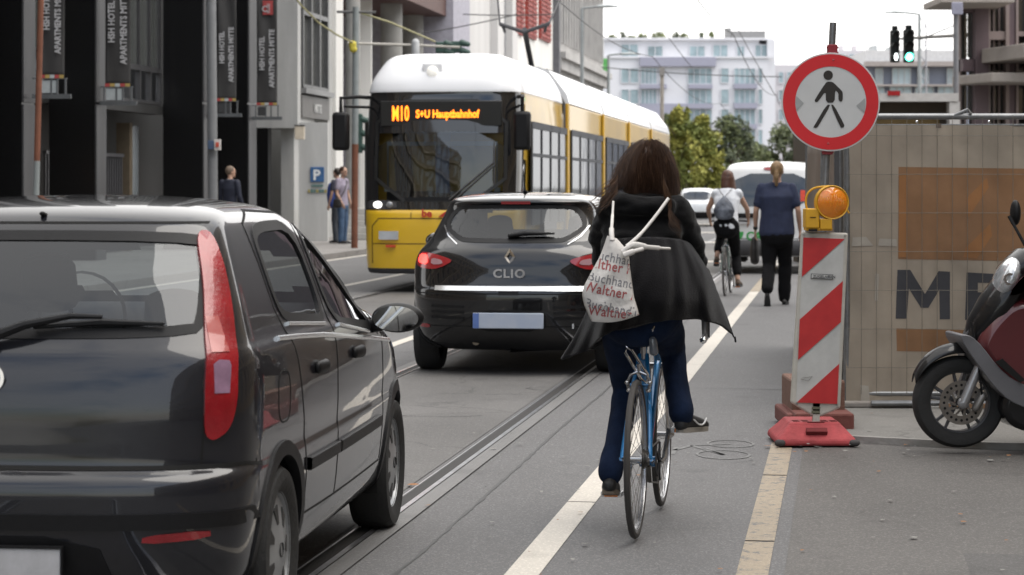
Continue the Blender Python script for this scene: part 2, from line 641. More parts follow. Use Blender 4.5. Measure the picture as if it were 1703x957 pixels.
def wheel(root, x, y, r=0.29, w=0.185, out=1, tyre=None, rimm=None, style='cap', steer=0.0, rr=0.62):
    """tyre and trim as a wheel part with rim child; out = +1 for left side"""
    mb = MB(); 
    prof = [(r*rr, -w*.38), (r*.80, -w*.5), (r*.93, -w*.48), (r*.985, -w*.36), (r, -w*.2), (r, w*.2), (r*.985, w*.36), (r*.93, w*.48), (r*.80, w*.5), (r*rr, w*.38)]
    mb.lathe(prof, ax='y', n=48)
    t = mb.build('tyre' if False else 'wheel', tyre, root)
    t.location = (x, y, r); t.rotation_euler = (0, 0, steer)
    rb = MB(); o = out
    rb.lathe([(r*rr*1.02, o*w*.40), (r*rr*.97, o*w*.30), (r*rr*.90, o*w*.34), (r*rr*.55, o*w*.40), (r*rr*.25, o*w*.44), (0.001, o*w*.45)], ax='y', n=40)
    rm = rb.build('rim', rimm, t)
    sb = MB(); n = 7 if style == 'cap' else 5
    for k in range(n):
        a = 2*PI*k/n
        for (r0, r1, da) in ((.48, .80, .17),):
            pts = []
            for (rad, aa) in ((r0, -da*.7), (r1, -da*1.1), (r1, da*1.1), (r0, da*.7)):
                pts.append(V((math.cos(a+aa)*rad*r*rr, o*w*(.445 - .11*(rad-.25)), math.sin(a+aa)*rad*r*rr)))
            sb.prism(pts, (0, -o*.006, 0))
    sb.lathe([(r*rr*.13, o*w*.47), (r*rr*.13, o*w*.44)], ax='y', n=16)
    sb.build('trim_slots', M('slot_dark', (.02,.02,.02), .6), rm)
    return t
# ------------------------------------------------------------------ ground materials
def asphalt(name, base, blotch=0.25, speck=0.5, rough=0.75, crack=0.0):
    m = bpy.data.materials.new(name); m.use_nodes = True
    t = m.node_tree; b = t.nodes['Principled BSDF']
    co = t.nodes.new('ShaderNodeTexCoord')
    def nz(scale, det=4, vec=None):
        n = t.nodes.new('ShaderNodeTexNoise'); n.inputs['Scale'].default_value = scale; n.inputs['Detail'].default_value = det
        t.links.new(vec or co.outputs['Object'], n.inputs['Vector']); return n
    mp = t.nodes.new('ShaderNodeMapping'); mp.inputs['Rotation'].default_value = (0, 0, TH); mp.inputs['Scale'].default_value = (1, 0.16, 1)
    t.links.new(co.outputs['Object'], mp.inputs['Vector'])
    n1 = nz(0.6, 6); n2 = nz(85, 2); n3 = nz(1.6, 5, mp.outputs['Vector'])
    vo = t.nodes.new('ShaderNodeTexVoronoi'); vo.inputs['Scale'].default_value = 140
    t.links.new(co.outputs['Object'], vo.inputs['Vector'])
    def ma(op, a, b_, c=None):
        n = t.nodes.new('ShaderNodeMath'); n.operation = op
        for i, x in enumerate((a, b_, c)):
            if x is None: continue
            if isinstance(x, (int, float)): n.inputs[i].default_value = x
            else: t.links.new(x, n.inputs[i])
        return n.outputs[0]
    f = ma('MULTIPLY_ADD', n1.outputs['Fac'], blotch*2, 1-blotch)
    f = ma('MULTIPLY', f, ma('MULTIPLY_ADD', n3.outputs['Fac'], blotch*1.6, 1-blotch*.8))
    f = ma('MULTIPLY', f, ma('MULTIPLY_ADD', n2.outputs['Fac'], speck, 1-speck/2))
    # light stone chips
    sep = t.nodes.new('ShaderNodeSeparateColor'); t.links.new(vo.outputs['Color'], sep.inputs[0])
    chip = ma('GREATER_THAN', sep.outputs[0], 0.86)
    f = ma('ADD', f, ma('MULTIPLY', chip, speck*.9))
    # oil and dirt marks
    n4 = nz(2.6, 7)
    dk = t.nodes.new('ShaderNodeMapRange'); dk.inputs['From Min'].default_value = .60; dk.inputs['From Max'].default_value = .72
    dk.inputs['To Min'].default_value = 1; dk.inputs['To Max'].default_value = .78
    t.links.new(n4.outputs['Fac'], dk.inputs['Value'])
    f = ma('MULTIPLY', f, dk.outputs[0])
    if crack:
        v2 = t.nodes.new('ShaderNodeTexVoronoi'); v2.feature = 'DISTANCE_TO_EDGE'; v2.inputs['Scale'].default_value = .55
        ad = t.nodes.new('ShaderNodeVectorMath'); ad.operation = 'ADD'
        n5 = nz(1.5, 6); t.links.new(co.outputs['Object'], ad.inputs[0]); t.links.new(n5.outputs['Color'], ad.inputs[1])
        t.links.new(ad.outputs[0], v2.inputs['Vector'])
        c_ = t.nodes.new('ShaderNodeMapRange'); c_.inputs['From Max'].default_value = .012; c_.inputs['To Min'].default_value = 1-crack; c_.inputs['To Max'].default_value = 1
        t.links.new(v2.outputs['Distance'], c_.inputs['Value']); f = ma('MULTIPLY', f, c_.outputs[0])
    vm = t.nodes.new('ShaderNodeVectorMath'); vm.operation = 'SCALE'; vm.inputs[0].default_value = base
    t.links.new(f, vm.inputs['Scale']); t.links.new(vm.outputs[0], b.inputs['Base Color'])
    b.inputs['Roughness'].default_value = rough
    bp = t.nodes.new('ShaderNodeBump'); bp.inputs['Strength'].default_value = .5; bp.inputs['Distance'].default_value = .006
    t.links.new(n2.outputs['Fac'], bp.inputs['Height']); t.links.new(bp.outputs['Normal'], b.inputs['Normal'])
    MATS[name] = m
    return m

asp = asphalt('asphalt', (.106, .105, .106), .16, .75, crack=.0)
asp2 = asphalt('track_asphalt', (.105, .102, .099), .36, .6, crack=.35)
asp3 = asphalt('parking_asphalt', (.092, .087, .082), .28, .7, crack=0)
conc = asphalt('paving', (.17, .165, .155), .25, .35, crack=.3)
pavem = asphalt('sidewalk_stone', (.2, .19, .18), .2, .3, crack=.5)

def paint(name, col, wear):
    m = asphalt(name, col, .10, .28, .6)
    t = m.node_tree; b = t.nodes['Principled BSDF']
    src = b.inputs['Base Color'].links[0].from_socket
    n = t.nodes.new('ShaderNodeTexNoise'); n.inputs['Scale'].default_value = 14; n.inputs['Detail'].default_value = 9; n.inputs['Roughness'].default_value = .75
    co = t.nodes.new('ShaderNodeTexCoord'); t.links.new(co.outputs['Object'], n.inputs['Vector'])
    r = t.nodes.new('ShaderNodeMapRange'); r.inputs['From Min'].default_value = wear; r.inputs['From Max'].default_value = wear+.06
    t.links.new(n.outputs['Fac'], r.inputs['Value'])
    mx_ = t.nodes.new('ShaderNodeMixRGB'); mx_.inputs['Color2'].default_value = (.1, .1, .1, 1)
    t.links.new(r.outputs[0], mx_.inputs['Fac']); t.links.new(src, mx_.inputs['Color1']); t.links.new(mx_.outputs[0], b.inputs['Base Color'])
    return m
wpaint = paint('white_road_paint', (.50, .465, .41), .68)
ypaint = paint('yellow_road_paint', (.27, .22, .155), .53)
fpaint = paint('faded_paint', (.145, .145, .142), .47)

def sheet(name, o0, o1, t0, t1, z, m, nt_=1):
    mb = MB()
    for i in range(nt_):
        a = t0+(t1-t0)*i/nt_; b = t0+(t1-t0)*(i+1)/nt_
        mb.add([ST(o0, a, z), ST(o1, a, z), ST(o1, b, z), ST(o0, b, z)], [(0, 1, 2, 3)])
    o = mb.build(name, m, smooth=0)
    return tag(o, None, None, None, 'structure')

sheet('ground', -900, 900, -300, 1500, -0.02, asphalt('far_ground', (.1, .1, .095), .2, .3))
sheet('road', -10.5, 6.0, -40, 420, 0.0, asp)
sheet('track_asphalt', -3.50, -2.16, -20, 300, 0.004, asp2)
sheet('oncoming_track_asphalt', -6.44, -5.02, -20, 300, 0.004, asp2)
o = sheet('parking_strip', -0.22, 6.0, -30, 60, 0.004, asp3)
# left pavement with kerb
mb = MB()
for z0, z1, a, b in ((-.02, .12, -10.62, -10.5), (-.02, .11, -30, -10.62)):
    vs = [ST(a, -30, z0), ST(b, -30, z0), ST(b, 400, z0), ST(a, 400, z0)]
    mb.prism(vs, (0, 0, z1-z0))
tag(mb.build('left_pavement', pavem, smooth=0), None, None, None, 'structure')
# rails: groove, running heads, smooth bitumen edge
steel = M('rail_steel', (.42, .42, .44), .28, .9, .25, 8)
groove = M('rail_groove', (.012, .011, .01), .7)
bitum = asphalt('bitumen_seal', (.125, .123, .121), .35, .25, .55)
for c in (-3.51, -2.08, -6.45, -5.01):
    rs = tag(thing('tram_rail', None, None, (0, 0, 0)), None, None, None, 'structure')
    sg = 1 if c in (-2.08, -5.01) else -1     # the smooth sealed edge lies outside
    def rr(n_, a, b, z, m_):
        mb = MB(); k = 40
        for i in range(k):
            t0 = -20+320*i/k; t1 = -20+320*(i+1)/k
            mb.add([ST(a, t0, z), ST(b, t0, z), ST(b, t1, z), ST(a, t1, z)], [(0, 1, 2, 3)])
        return mb.build(n_, m_, rs, smooth=0)
    rr('rail_groove', c-.03*sg, c+.035*sg, .008, groove)
    rr('rail_head', c+.035*sg, c+.062*sg, .0125, steel)
    rr('rail_lip', c-.040*sg, c-.031*sg, .0125, steel)
    rr('rail_seal', c+.062*sg, c+.15*sg, .008, bitum)
# painted lines
def line(name, o0, w, segs, m, z=.004):
    mb = MB(); random.seed(int(abs(o0)*100))
    for a, b in segs:
        n_ = max(1, int((b-a)/.25)); 
        for i in range(n_):
            t0 = a+(b-a)*i/n_; t1 = a+(b-a)*(i+1)/n_
            mb.add([ST(o0-w/2, t0, z), ST(o0+w/2, t0, z), ST(o0+w/2, t1, z), ST(o0-w/2, t1, z)], [(0, 1, 2, 3)])
    return tag(mb.build(name, m, smooth=0), None, None, None, 'structure')
line('cycle_lane_line', -1.235, .135, [(4, 8.55), (8.57, 10.9), (10.92, 16), (16.02, 60)], wpaint)
line('lane_edge_line', -.345, .125, [(4, 9.80), (9.83, 12.05), (12.08, 13.6)], ypaint)
line('far_lane_line', -1.235, .135, [(33, 44)], ypaint, .008)
line('centre_line', -4.25, .12, [(8, 12), (14, 17.5), (20, 24), (27, 31)], wpaint)
line('left_lane_line', -7.5, .12, [(16, 22), (25, 31), (34, 41), (44, 60)], wpaint)
line('left_edge_line', -10.35, .14, [(20, 80)], wpaint)
for i, (t0, w_, a, b) in enumerate(((45.5, .9, -3.2, -2.0), (61, 1.5, -6.5, -1.5), (74, 1.3, -7.5, -1.5), (90, 1.2, -7.5, -1.5), (103, 1.2, -7, -1.5))):
    sheet('crossing_bar', a, b, t0, t0+w_, .0095, wpaint)
# cracks, seams and patched areas
def seams(name, runs, w, m, z):
    mb = MB(); rnd = random.Random(3)
    for (o0, t0, do, dt, L, jit) in runs:
        p = V((o0, t0)); d = V((do, dt)).normalized(); pts = [p.copy()]; n_ = int(L/.12)
        for _ in range(n_):
            p = p + (d+V((rnd.gauss(0, jit), rnd.gauss(0, jit)))).normalized()*.12; pts.append(p.copy())
        for i in range(n_):
            a, b = pts[i], pts[i+1]; q = V((-(b-a).y, (b-a).x)).normalized()*w*rnd.uniform(.3, .8)
            vs = [ST(a.x-q.x, a.y-q.y, z), ST(b.x-q.x, b.y-q.y, z), ST(b.x+q.x, b.y+q.y, z), ST(a.x+q.x, a.y+q.y, z)]
            mb.add(vs, [(0, 1, 2, 3)])
    return tag(mb.build(name, m, smooth=0), None, None, None, 'structure')
rn = random.Random(21); runs = []
for _ in range(12): runs.append((rn.uniform(-3.3, -2.3), rn.uniform(9, 26), rn.choice([1, -1, .3]), rn.uniform(-.6, .6), rn.uniform(.3, 1.3), .5))
seams('track_cracks', runs, .008, M('crack_dark', (.03, .03, .03), .9), .0075)
seams('road_seam', [(-1.72, 5, 0, 1, 40, .02), (-4.75, 10, 0, 1, 40, .02), (-1.1, 17.2, 1, .02, 1.2, .05)], .016, M('tar_seam', (.045, .045, .045), .6), .0028)
sheet('asphalt_patch', .5, 2.2, 8.0, 9.6, .0058, asphalt('patch_asphalt_b', (.075, .072, .07), .25, .6))
# faded bicycle symbol
mb = MB()
for (px, py, wx, wy) in ((1215, 739, .14, .20), (1203, 757, .155, .22)):
    Y = FP*HC/(py-310); c = V(((px-851.5)/FP*Y, Y, .0035))
    mb.ring(c, .90, 1.0, (0, 0, 1), 40, .0005, sx=wx, sy=wy, ua=(1, 0, 0))
def gp(px, py): Y = FP*HC/(py-310); return V(((px-851.5)/FP*Y, Y, .003))
for a, b in (((1203, 757), (1150, 742)), ((1150, 742), (1215, 739)), ((1150, 742), (1120, 750)), ((1172, 746), (1203, 757)), ((1125, 745), (1118, 756))):
    a, b = gp(*a), gp(*b); d = (b-a).normalized(); w_ = V((-d.y, d.x, 0))*.014
    mb.add([a-w_, b-w_, b+w_, a+w_], [(0, 1, 2, 3)])
tag(mb.build('bicycle_road_symbol', fpaint, smooth=0), None, None, None, 'structure')
# pale kerb strip in front of the site fence
mb = MB()
a = [V((2.0, 13.55, 0)), V((2.6, 13.25, 0)), V((6.5, 12.3, 0)), V((9, 16, 0)), V((9, 24, 0)), V((1.95, 15.6, 0))]
mb.prism(a, (0, 0, .035))
tag(mb.build('site_pavement', conc, smooth=0), None, None, None, 'structure')
mb = MB()
a = [V((2.0, 13.49, 0)), V((2.6, 13.19, 0)), V((6.5, 12.22, 0)), V((6.5, 12.295, 0)), V((2.6, 13.245, 0)), V((2.0, 13.545, 0))]
mb.prism(a, (0, 0, .045))
tag(mb.build('kerb', M('kerb_stone', (.26, .25, .235), .8, bump=.3, scale=9), smooth=0), None, None, None, 'structure')

# scattered leaves, bits of plaster: one countless litter
mb = MB(); random.seed(5)
for i in range(150):
    if random.random() < .45: x = random.uniform(1.5, 4.5); y = random.uniform(12.2, 15.2); z = .041
    else: x = random.uniform(-.6, 3.2); y = random.uniform(8.7, 14); z = .013
    r = random.uniform(.006, .018)*(1.0 if random.random() < .85 else 1.8); a0 = random.random()*6
    n_ = 5; vs = [V((x+r*(.6+.6*random.random())*math.cos(a0+2*PI*k/n_), y+r*(.6+.6*random.random())*math.sin(a0+2*PI*k/n_), z+.004*random.random())) for k in range(n_)]
    mb.add(vs, [tuple(range(n_))], 0 if random.random() < .6 else 1)
tag(mb.build('litter', [M('plaster_bits', (.24, .235, .22), .9), M('dry_leaf', (.28, .13, .05), .8)], smooth=0),
    'bits of plaster and dry leaves scattered over the asphalt', 'litter', None, 'stuff')

# ------------------------------------------------------------------ street-frame building tools
RZ = -TH
def broot(name, label, cat, o, t, group=None):
    return thing(name, label, cat, tuple(ST(o, t)), RZ, group)
class BB(MB):
    """boxes in street coordinates"""
    def sb(s, o0, o1, t0, t1, z0, z1, mi=None):
        vs = [ST(o0,t0,z0),ST(o1,t0,z0),ST(o1,t1,z0),ST(o0,t1,z0),ST(o0,t0,z1),ST(o1,t0,z1),ST(o1,t1,z1),ST(o0,t1,z1)]
        return s.add(vs, [(0,3,2,1),(4,5,6,7),(0,1,5,4),(1,2,6,5),(2,3,7,6),(3,0,4,7)], mi)
def sbuild(name, root, m, *boxes, **k):
    b = BB()
    for x in boxes: b.sb(*x)
    return b.build(name, m, root, smooth=0, inv=inv(root), **k)

granite = M('black_granite', (.006, .006, .0065), .3, 0, .3, 30, spec=.3)
steelp = M('brushed_panel', (.055, .055, .058), .5, .3, .2, 3, streak=True)
darkwall = M('dark_recess_wall', (.022, .020, .019), .6)
darkframe = M('dark_frame', (.03, .03, .032), .5)
winglass = glass('facade_glass', (.25, .3, .3), .03, 1.5, (.08, .085, .082))
palewin = glass('pale_panel_glass', (.3, .35, .35), .1, 1.5, (.22, .25, .27))
interior = M('interior_dark', (.05, .045, .04), .9)

# hotel with black columns
hot = broot('hotel_building', 'black granite hotel with tall columns and dark glazing on the left', 'building', -14, 30)
sbuild('wall', hot, darkwall, (-24, -16.2, 24, 56.4, 0, 16), (-16.2, -14.0, 24, 34, 0, 16))
for (pr, w) in ((-60, .6), (57, .62), (175, .62), (356, .95), (425, .75)):
    t1 = tpx(-14, pr) if pr > 0 else 36.0
    c_ = sbuild('column', hot, granite, (-14.9, -14.003, t1-w, t1-.003, 0, 16))
    pn = BB()
    ta = t1-w+.0
    pn.sb(-14.0, -13.97, ta+.02, t1-.02, .1, zpy(-14, t1, 176))
    pn.sb(-14.0, -13.97, ta+.02, t1-.02, zpy(-14, t1, 172), 16)
    pn.build('column_panel', steelp, c_, smooth=0, inv=inv(hot))
# glazing between the columns: mullions, panes, pale spandrels, gates
def glaz(root, o, t0, t1, z0, z1, nx, nz, pane, fw=.07, dep=.12, mfr=darkframe, name='window'):
    b = BB()
    for i in range(nx+1):
        t = t0+(t1-t0)*i/nx; b.sb(o-dep/2, o+dep/2, t-fw/2, t+fw/2, z0, z1)
    for j in range(nz+1):
        z = z0+(z1-z0)*j/nz; b.sb(o-dep/2+.004, o+dep/2-.004, t0, t1, z-fw/2, z+fw/2)
    f = b.build(name, mfr, root, smooth=0, inv=inv(root))
    g = BB(); g.add([ST(o, t0, z0), ST(o, t1, z0), ST(o, t1, z1), ST(o, t0, z1)], [(0, 1, 2, 3)])
    p = g.build('pane', pane, f, smooth=0, inv=inv(root))
    return f
cols = [tpx(-14, p) for p in (57, 175, 356, 425)]
glaz(hot, -15.0, cols[1], cols[2]-.95, 3.35, 4.05, 9, 1, palewin)
glaz(hot, -15.02, cols[1], cols[2]-.95, 4.1, 6.2, 9, 1, winglass)
glaz(hot, -15.04, cols[1], cols[2]-.95, 6.3, 9.5, 9, 1, winglass)
glaz(hot, -15.0, cols[0], cols[1]-.62, 3.35, 4.0, 4, 1, palewin)
glaz(hot, -15.02, cols[0], cols[1]-.62, 4.1, 9.2, 4, 2, winglass)
glaz(hot, -15.0, cols[2], cols[3]-.75, 3.6, 8, 3, 2, winglass)
sbuild('canopy', hot, M('canopy_metal', (.012, .012, .012), .6), (-15.2, -14.9, cols[0], cols[1]-.63, 3.1, 3.3), (-15.2, -14.9, cols[1]+.01, cols[2]-.96, 3.1, 3.3), (-15.2, -14.9, cols[2]+.01, cols[3]-.76, 3.1, 3.4))
b = BB(); tt = cols[1]+.6
while tt < cols[2]-2.2: b.sb(-15.45, -15.41, tt, tt+.04, .1, 2.15); tt += .16
b.sb(-15.47, -15.39, cols[1]+.6, cols[2]-2.2, 2.15, 2.22)
b.build('gate', M('gate_bar', (.06, .06, .065), .5), hot, smooth=0, inv=inv(hot))
sbuild('door_frame', hot, M('bronze_frame', (.10, .08, .055), .5), (-15.6, -15.3, cols[2]-2.1, cols[2]-1.9, 0, 2.9))
sbuild('door_panel', hot, palewin, (-15.5, -15.45, cols[2]-1.9, cols[2]-1.0, 0, 2.85))
dl = BB(); q = P(75, 288, 40.5); dl.ball(q+V((-.6, 0, 0)), .07)
dl.build('wall_lamp', M('lamp_glow', (.9, .5, .2), .5, emis=(1, .5, .15), estr=5), hot, inv=inv(hot))

# hotel banners, hung from the columns
banm = M('banner_cloth', (.030, .029, .029), .75, bump=.15, scale=2, bscale=3)
white_t = M('banner_print', (.38, .38, .39), .7)
redm = M('red_print', (.30, .04, .04), .7); yelm = M('yellow_print', (.33, .24, .07), .7)
frm = M('bracket_steel', (.10, .105, .11), .45, .5)
paleq = M('pale_square', (.33, .36, .37), .5)
def banner(pl, pr, py_bot, t, label, logo=False):
    Y = ST(-13.7, t).y; s_ = FP/Y
    a = P(pl, py_bot, Y); b_ = P(pr, py_bot, Y); w = (b_-a).x; z0 = a.z; z1 = z0+4.6
    r = thing('banner', label, 'banner', (a.x, Y, z0), 0, 'hotel banners on the black columns')
    mb = MB(); mb.grid(lambda u, v: (w*u, .02*math.sin(u*7+v*9)*(.3+.7*math.sin(v*3.1)), (z1-z0)*v), 10, 40)
    o_ = mb.build('cloth', banm, r)
    sol = o_.modifiers.new('t', 'SOLIDIFY'); sol.thickness = .008; sol.offset = 1
    for txt, fx, sz, st in (('HSH HOTEL', .38, .20, .83), ('APARTMENTS MITTE', .86, .20, .42)):
        sz = w*.36
        tm = textmesh(txt, sz, .003, .004, 1.0, sx=.86)
        tm.xform(frame(V((w*fx, -.05, st)), (0, 0, 1), (-1, 0, 0)))
        tm.build('lettering', white_t, r, smooth=0)
    mb = MB(); n_ = 5
    for i in range(n_): mb.box(w*i/n_, w*(i+1)/n_-.005, -.035, -.03, -.005, .055, (0, 1, 2, 0, 1)[i])
    mb.build('colour_strip', [redm, yelm, paleq], r, smooth=0)
    if logo:
        mb = MB(); mb.box(w*.3, w*.8, -.04, -.034, 2.16, 2.5, 0); 
        mb.ring(V((w*.42, -.05, 2.3)), .05, .075, (0, -1, 0), 16, .003, 1)
        mb.box(w*.52, w*.56, -.05, -.045, 2.2, 2.42, 1); mb.box(w*.6, w*.64, -.05, -.045, 2.2, 2.42, 1)
        mb.build('logo', [redm, white_t], r, smooth=0)
    mb = MB(); mb.box(-.15, w+.12, -.03, .03, -.36, -.28); mb.box(-.15, w+.05, -.03, .03, -.02, 0.0)
    for x in (-.02, w*.45, w*.7, w+.02): mb.box(x-.015, x+.015, -.02, .02, -.28, -.02)
    mb.build('bracket', frm, r, smooth=0)
    mb = MB(); mb.box(.02, w*.43, -.01, .01, -.26, -.04); mb.box(w*.47, w*.68, -.01, .01, -.26, -.04) if not logo else None
    mb.build('glass_square', paleq if pl < 300 else darkframe, r, smooth=0)
banner(68, 107, 130, cols[0]-.3, 'dark hotel banner behind the rusty pole, leftmost of the four')
banner(175, 217, 144, cols[1]-.3, 'dark hotel banner left of the steel windows with pale squares below it')
banner(361, 393, 168, cols[2]-.4, 'dark hotel banner right of the grey lamp pole')
banner(427, 461, 175, cols[3]-.4, 'dark hotel banner with a red logo at its top', True)

# grey concrete building with parking sign
cgrey = M('fairfaced_concrete', (.40, .40, .39), .8, bump=.2, scale=1.5, streak=True, var=.16)
cwhite = M('white_render', (.66, .65, .62), .8, scale=1.2, streak=True, var=.08)
tc0 = tpx(-14, 495)
con = broot('concrete_building', 'grey concrete building with tall windows above the blue parking sign', 'building', -14, tc0)
sbuild('slab', con, cgrey, (-22, -14.0, tc0, tc0+.35, zpy(-14, tc0, 213), 12))
zu = zpy(-14, tc0, 213)
sbuild('soffit', con, cgrey, (-22, -14.02, tc0+.35, tc0+2, zu+.01, zu+.4))
sbuild('recess_column', con, granite, (-15.9, -14.7, tc0-.35, tc0-.003, 0, zu-.003))
sbuild('recess_wall', con, granite, (-18.5, -16.5, tc0+1.9, tc0+3, 0, zu))
t1_, t2_ = tpx(-14, 500), tpx(-14, 545)
glaz(con, -14.1, t1_+.25, t2_, zpy(-14, 63, 155), 10, 3, 3, glass('window_glass_grey', (.3, .33, .33), .05, 1.5, (.12, .12, .11)), .12, .25, M('window_metal', (.11, .11, .11), .4, .4))
sbuild('sill', con, M('sill_metal', (.2, .2, .2), .4, .5), (-14.3, -13.85, t1_, t2_+.2, zpy(-14, 63, 166), zpy(-14, 63, 158)))
sbuild('name_panel', con, M('name_panel', (.12, .115, .11), .5), (-14.2, -13.95, t1_, t2_, zpy(-14, 63, 203), zpy(-14, 63, 169)))
tn = textmesh('MITTE', .30, .01, .01); Y_ = 63
tn.xform(frame(ST(-13.93, t1_+1.3, zpy(-14, 63, 193)), ST(0, 1)-ST(0, 0), (0, 0, 1)))
tn.build('lettering', M('pale_letter', (.45, .45, .44), .6), con, smooth=0, inv=inv(con))
t3, t4 = tpx(-14, 553), tpx(-14, 575)
sbuild('wall', con, cgrey, (-17, -14.0, t2_, t3, 0, 12), (-14.6, -14.25, t1_+.3, t2_, 0, zpy(-14, 63, 204)))
sbuild('pier', con, cwhite, (-15, -13.9, t3, t4-.8, 0, 12))
# the frontal wall that carries the parking sign
YW = 58.5
wl = P(497, 400, YW); wr = P(545, 400, YW)
mb = MB(); mb.box(wl.x, wr.x, YW, YW+.4, 0, P(0, 204, YW).z)
mb.build('sign_wall', cgrey, con, smooth=0, inv=inv(con))
# parking sign
a = P(516, 303, YW-.04); b_ = P(539, 278, YW-.04)
r = thing('parking_sign', 'blue square parking sign with white P on the concrete wall', 'sign', (a.x, YW-.04, a.z))
mb = MB(); mb.box(0, b_.x-a.x, 0, .035, 0, b_.z-a.z); mb.build('board', M('sign_blue', (.03, .10, .24), .5), r, smooth=0, bevel=.01)
tm = textmesh('P', .36, .004, .012); tm.xform(frame(V((.07, -.008, .06)), (1, 0, 0), (0, 0, 1))); tm.build('letter', M('sign_white', (.65, .67, .68), .5), r, smooth=0)
mb = MB(); mb.box(.03, .33, .01, .03, -.12, -.07, 0)
for i in range(7): mb.box(-.06+i*.07, -.005+i*.07, .01, .03, -.27, -.19, 1 if i % 3 == 0 else 0)
mb.build('caption_strip', [M('teal_strip', (.08, .16, .15), .6), M('ochre_strip', (.3, .25, .08), .6)], r, smooth=0)
# small lit box sign beside the entrance
a = P(490, 232, 57); b_ = P(505, 210, 57)
r = thing('wall_lantern', 'small cream box lantern at the entrance corner below the concrete slab', 'lantern', (a.x, 57, a.z))
mb = MB(); mb.box(0, .24, 0, .2, 0, .33); mb.build('box', M('cream_box', (.55, .48, .38), .5), r, smooth=0, bevel=.01)
mb = MB(); mb.box(-.01, .25, -.01, .21, .33, .36); mb.build('cap', darkframe, r, smooth=0)

# brown overhanging building on round columns
tb0 = tpx(-14, 578)
brn = broot('overhanging_building', 'reddish brown overhanging building carried on grey round columns', 'building', -15, tb0)
brownp = M('brown_cladding', (.085, .040, .032), .6, var=.15)
te = tpx(-13.4, 757)
Yb = ST(-13.4, te).y; zb = zpy(-13.4, te, 34)
sbuild('upper_floors', brn, brownp, (-24, -13.4, tb0+2, te, zb, zb+1.1))
sbuild('upper_window_band', brn, winglass, (-24, -13.5, tb0+2, te-.1, zb+1.1, zb+3))
sbuild('upper_wall', brn, brownp, (-24, -13.4, tb0+2, te, zb+3, zb+6))
sbuild('rear_wall', brn, cwhite, (-24, -20, tb0-2, te+6, 0, zb+6))
colm = M('round_column_paint', (.27, .265, .25), .7, scale=2, var=.1)
for px_, Yc, rad in ((587, 62, .2), (651, 73, .35), (686, 78, .38), (727, 84, .42)):
    q = P(px_, 300, Yc); b = MB(); b.lathe([(rad, 0), (rad, zb+.5)], (q.x, q.y, 0), n=24)
    b.build('column', colm, brn, inv=inv(brn))
for px_, Yc, w in ((636, 80, .5), (671, 84, .55), (602, 70, .28)):
    q = P(px_, 300, Yc); b = MB(); b.box(q.x-w, q.x+w, Yc, Yc+.5, 0, zb+.6); b.build('pier', cwhite, brn, smooth=0, inv=inv(brn))
# concrete steps in front
r = thing('entrance_steps', 'flight of pale concrete steps left of the tram', 'steps', tuple(P(588, 400, 60).xy)+(0,))
mb = MB()
for i in range(5): mb.box(-.2, 2.6, i*.34, 2.4, .12+i*.16, .12+(i+1)*.16-.004)
mb.build('step_block', M('step_concrete', (.36, .35, .33), .8, bump=.2), r, smooth=0, bevel=.01)

# pale plaster building, white building with red shutters, grey stone building
def facade(name, label, px0, px1, o, h, m, nwin, rows, frame_m, shutter=None, w=1.0, wh=1.6, z0=1.0, dz=3.2):
    t0, t1 = tpx(o, px0), tpx(o, px1)
    r = broot(name, label, 'building', o, t0)
    sbuild('wall', r, m, (o-12, o, t0+.003, t1, 0, h))
    for j in range(rows):
        for i in range(nwin):
            tcn = t0+(t1-t0)*(i+.5)/nwin; zz = z0+dz*j
            f = BB(); f.sb(o-.01, o+.05, tcn-w/2-.08, tcn+w/2+.08, zz-.08, zz+wh+.08)
            f = f.build('window', frame_m, r, smooth=0, inv=inv(r))
            g = BB(); g.sb(o+.03, o+.06, tcn-w/2, tcn+w/2, zz, zz+wh, 0)
            g.sb(o+.055, o+.075, tcn-.04, tcn+.04, zz, zz+wh, 1)
            g.build('pane', [winglass, frame_m], f, smooth=0, inv=inv(r))
            if shutter:
                for sgn in (-1, 1):
                    g = BB(); c_ = tcn+sgn*(w/2+.42); g.sb(o+.03, o+.10, c_-.36, c_+.36, zz-.1, zz+wh+.1)
                    for kk in range(8): g.sb(o+.09, o+.125, c_-.3, c_+.3, zz+.02+kk*wh/8, zz+wh/8*.6+kk*wh/8)
                    g.build('shutter', shutter, r, smooth=0, inv=inv(r))
    return r
lgrey = M('pale_plaster', (.55, .54, .53), .85, scale=.8, streak=True, var=.08)
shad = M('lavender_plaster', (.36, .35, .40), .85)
b1 = facade('plaster_building', 'pale grey plaster building with a violet corner above the tram front', 757, 852, -13.2, 16, lgrey, 1, 3, cwhite, None, 1.2, 1.8, 9.5)
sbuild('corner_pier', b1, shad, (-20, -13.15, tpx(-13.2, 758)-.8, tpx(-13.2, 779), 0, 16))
sbuild('downpipe', b1, M('pipe_grey', (.12, .12, .13), .5, .4), (-13.2, -12.95, tpx(-13.2, 829), tpx(-13.2, 831), 0, 16))
sbuild('pilaster', b1, lgrey, (-13.2, -12.9, tpx(-13.2, 815), tpx(-13.2, 826), 0, 16), (-13.2, -12.9, tpx(-13.2, 840), tpx(-13.2, 849), 0, 16))
redsh = M('red_shutter', (.24, .028, .018), .6, scale=3)
t0_, t1_ = tpx(-13, 853), tpx(-13, 922)
b2 = broot('shuttered_building', 'white building with tall red window shutters above the tram', 'building', -13, t0_)
sbuild('wall', b2, cwhite, (-25, -13, t0_, t1_, 0, 18))
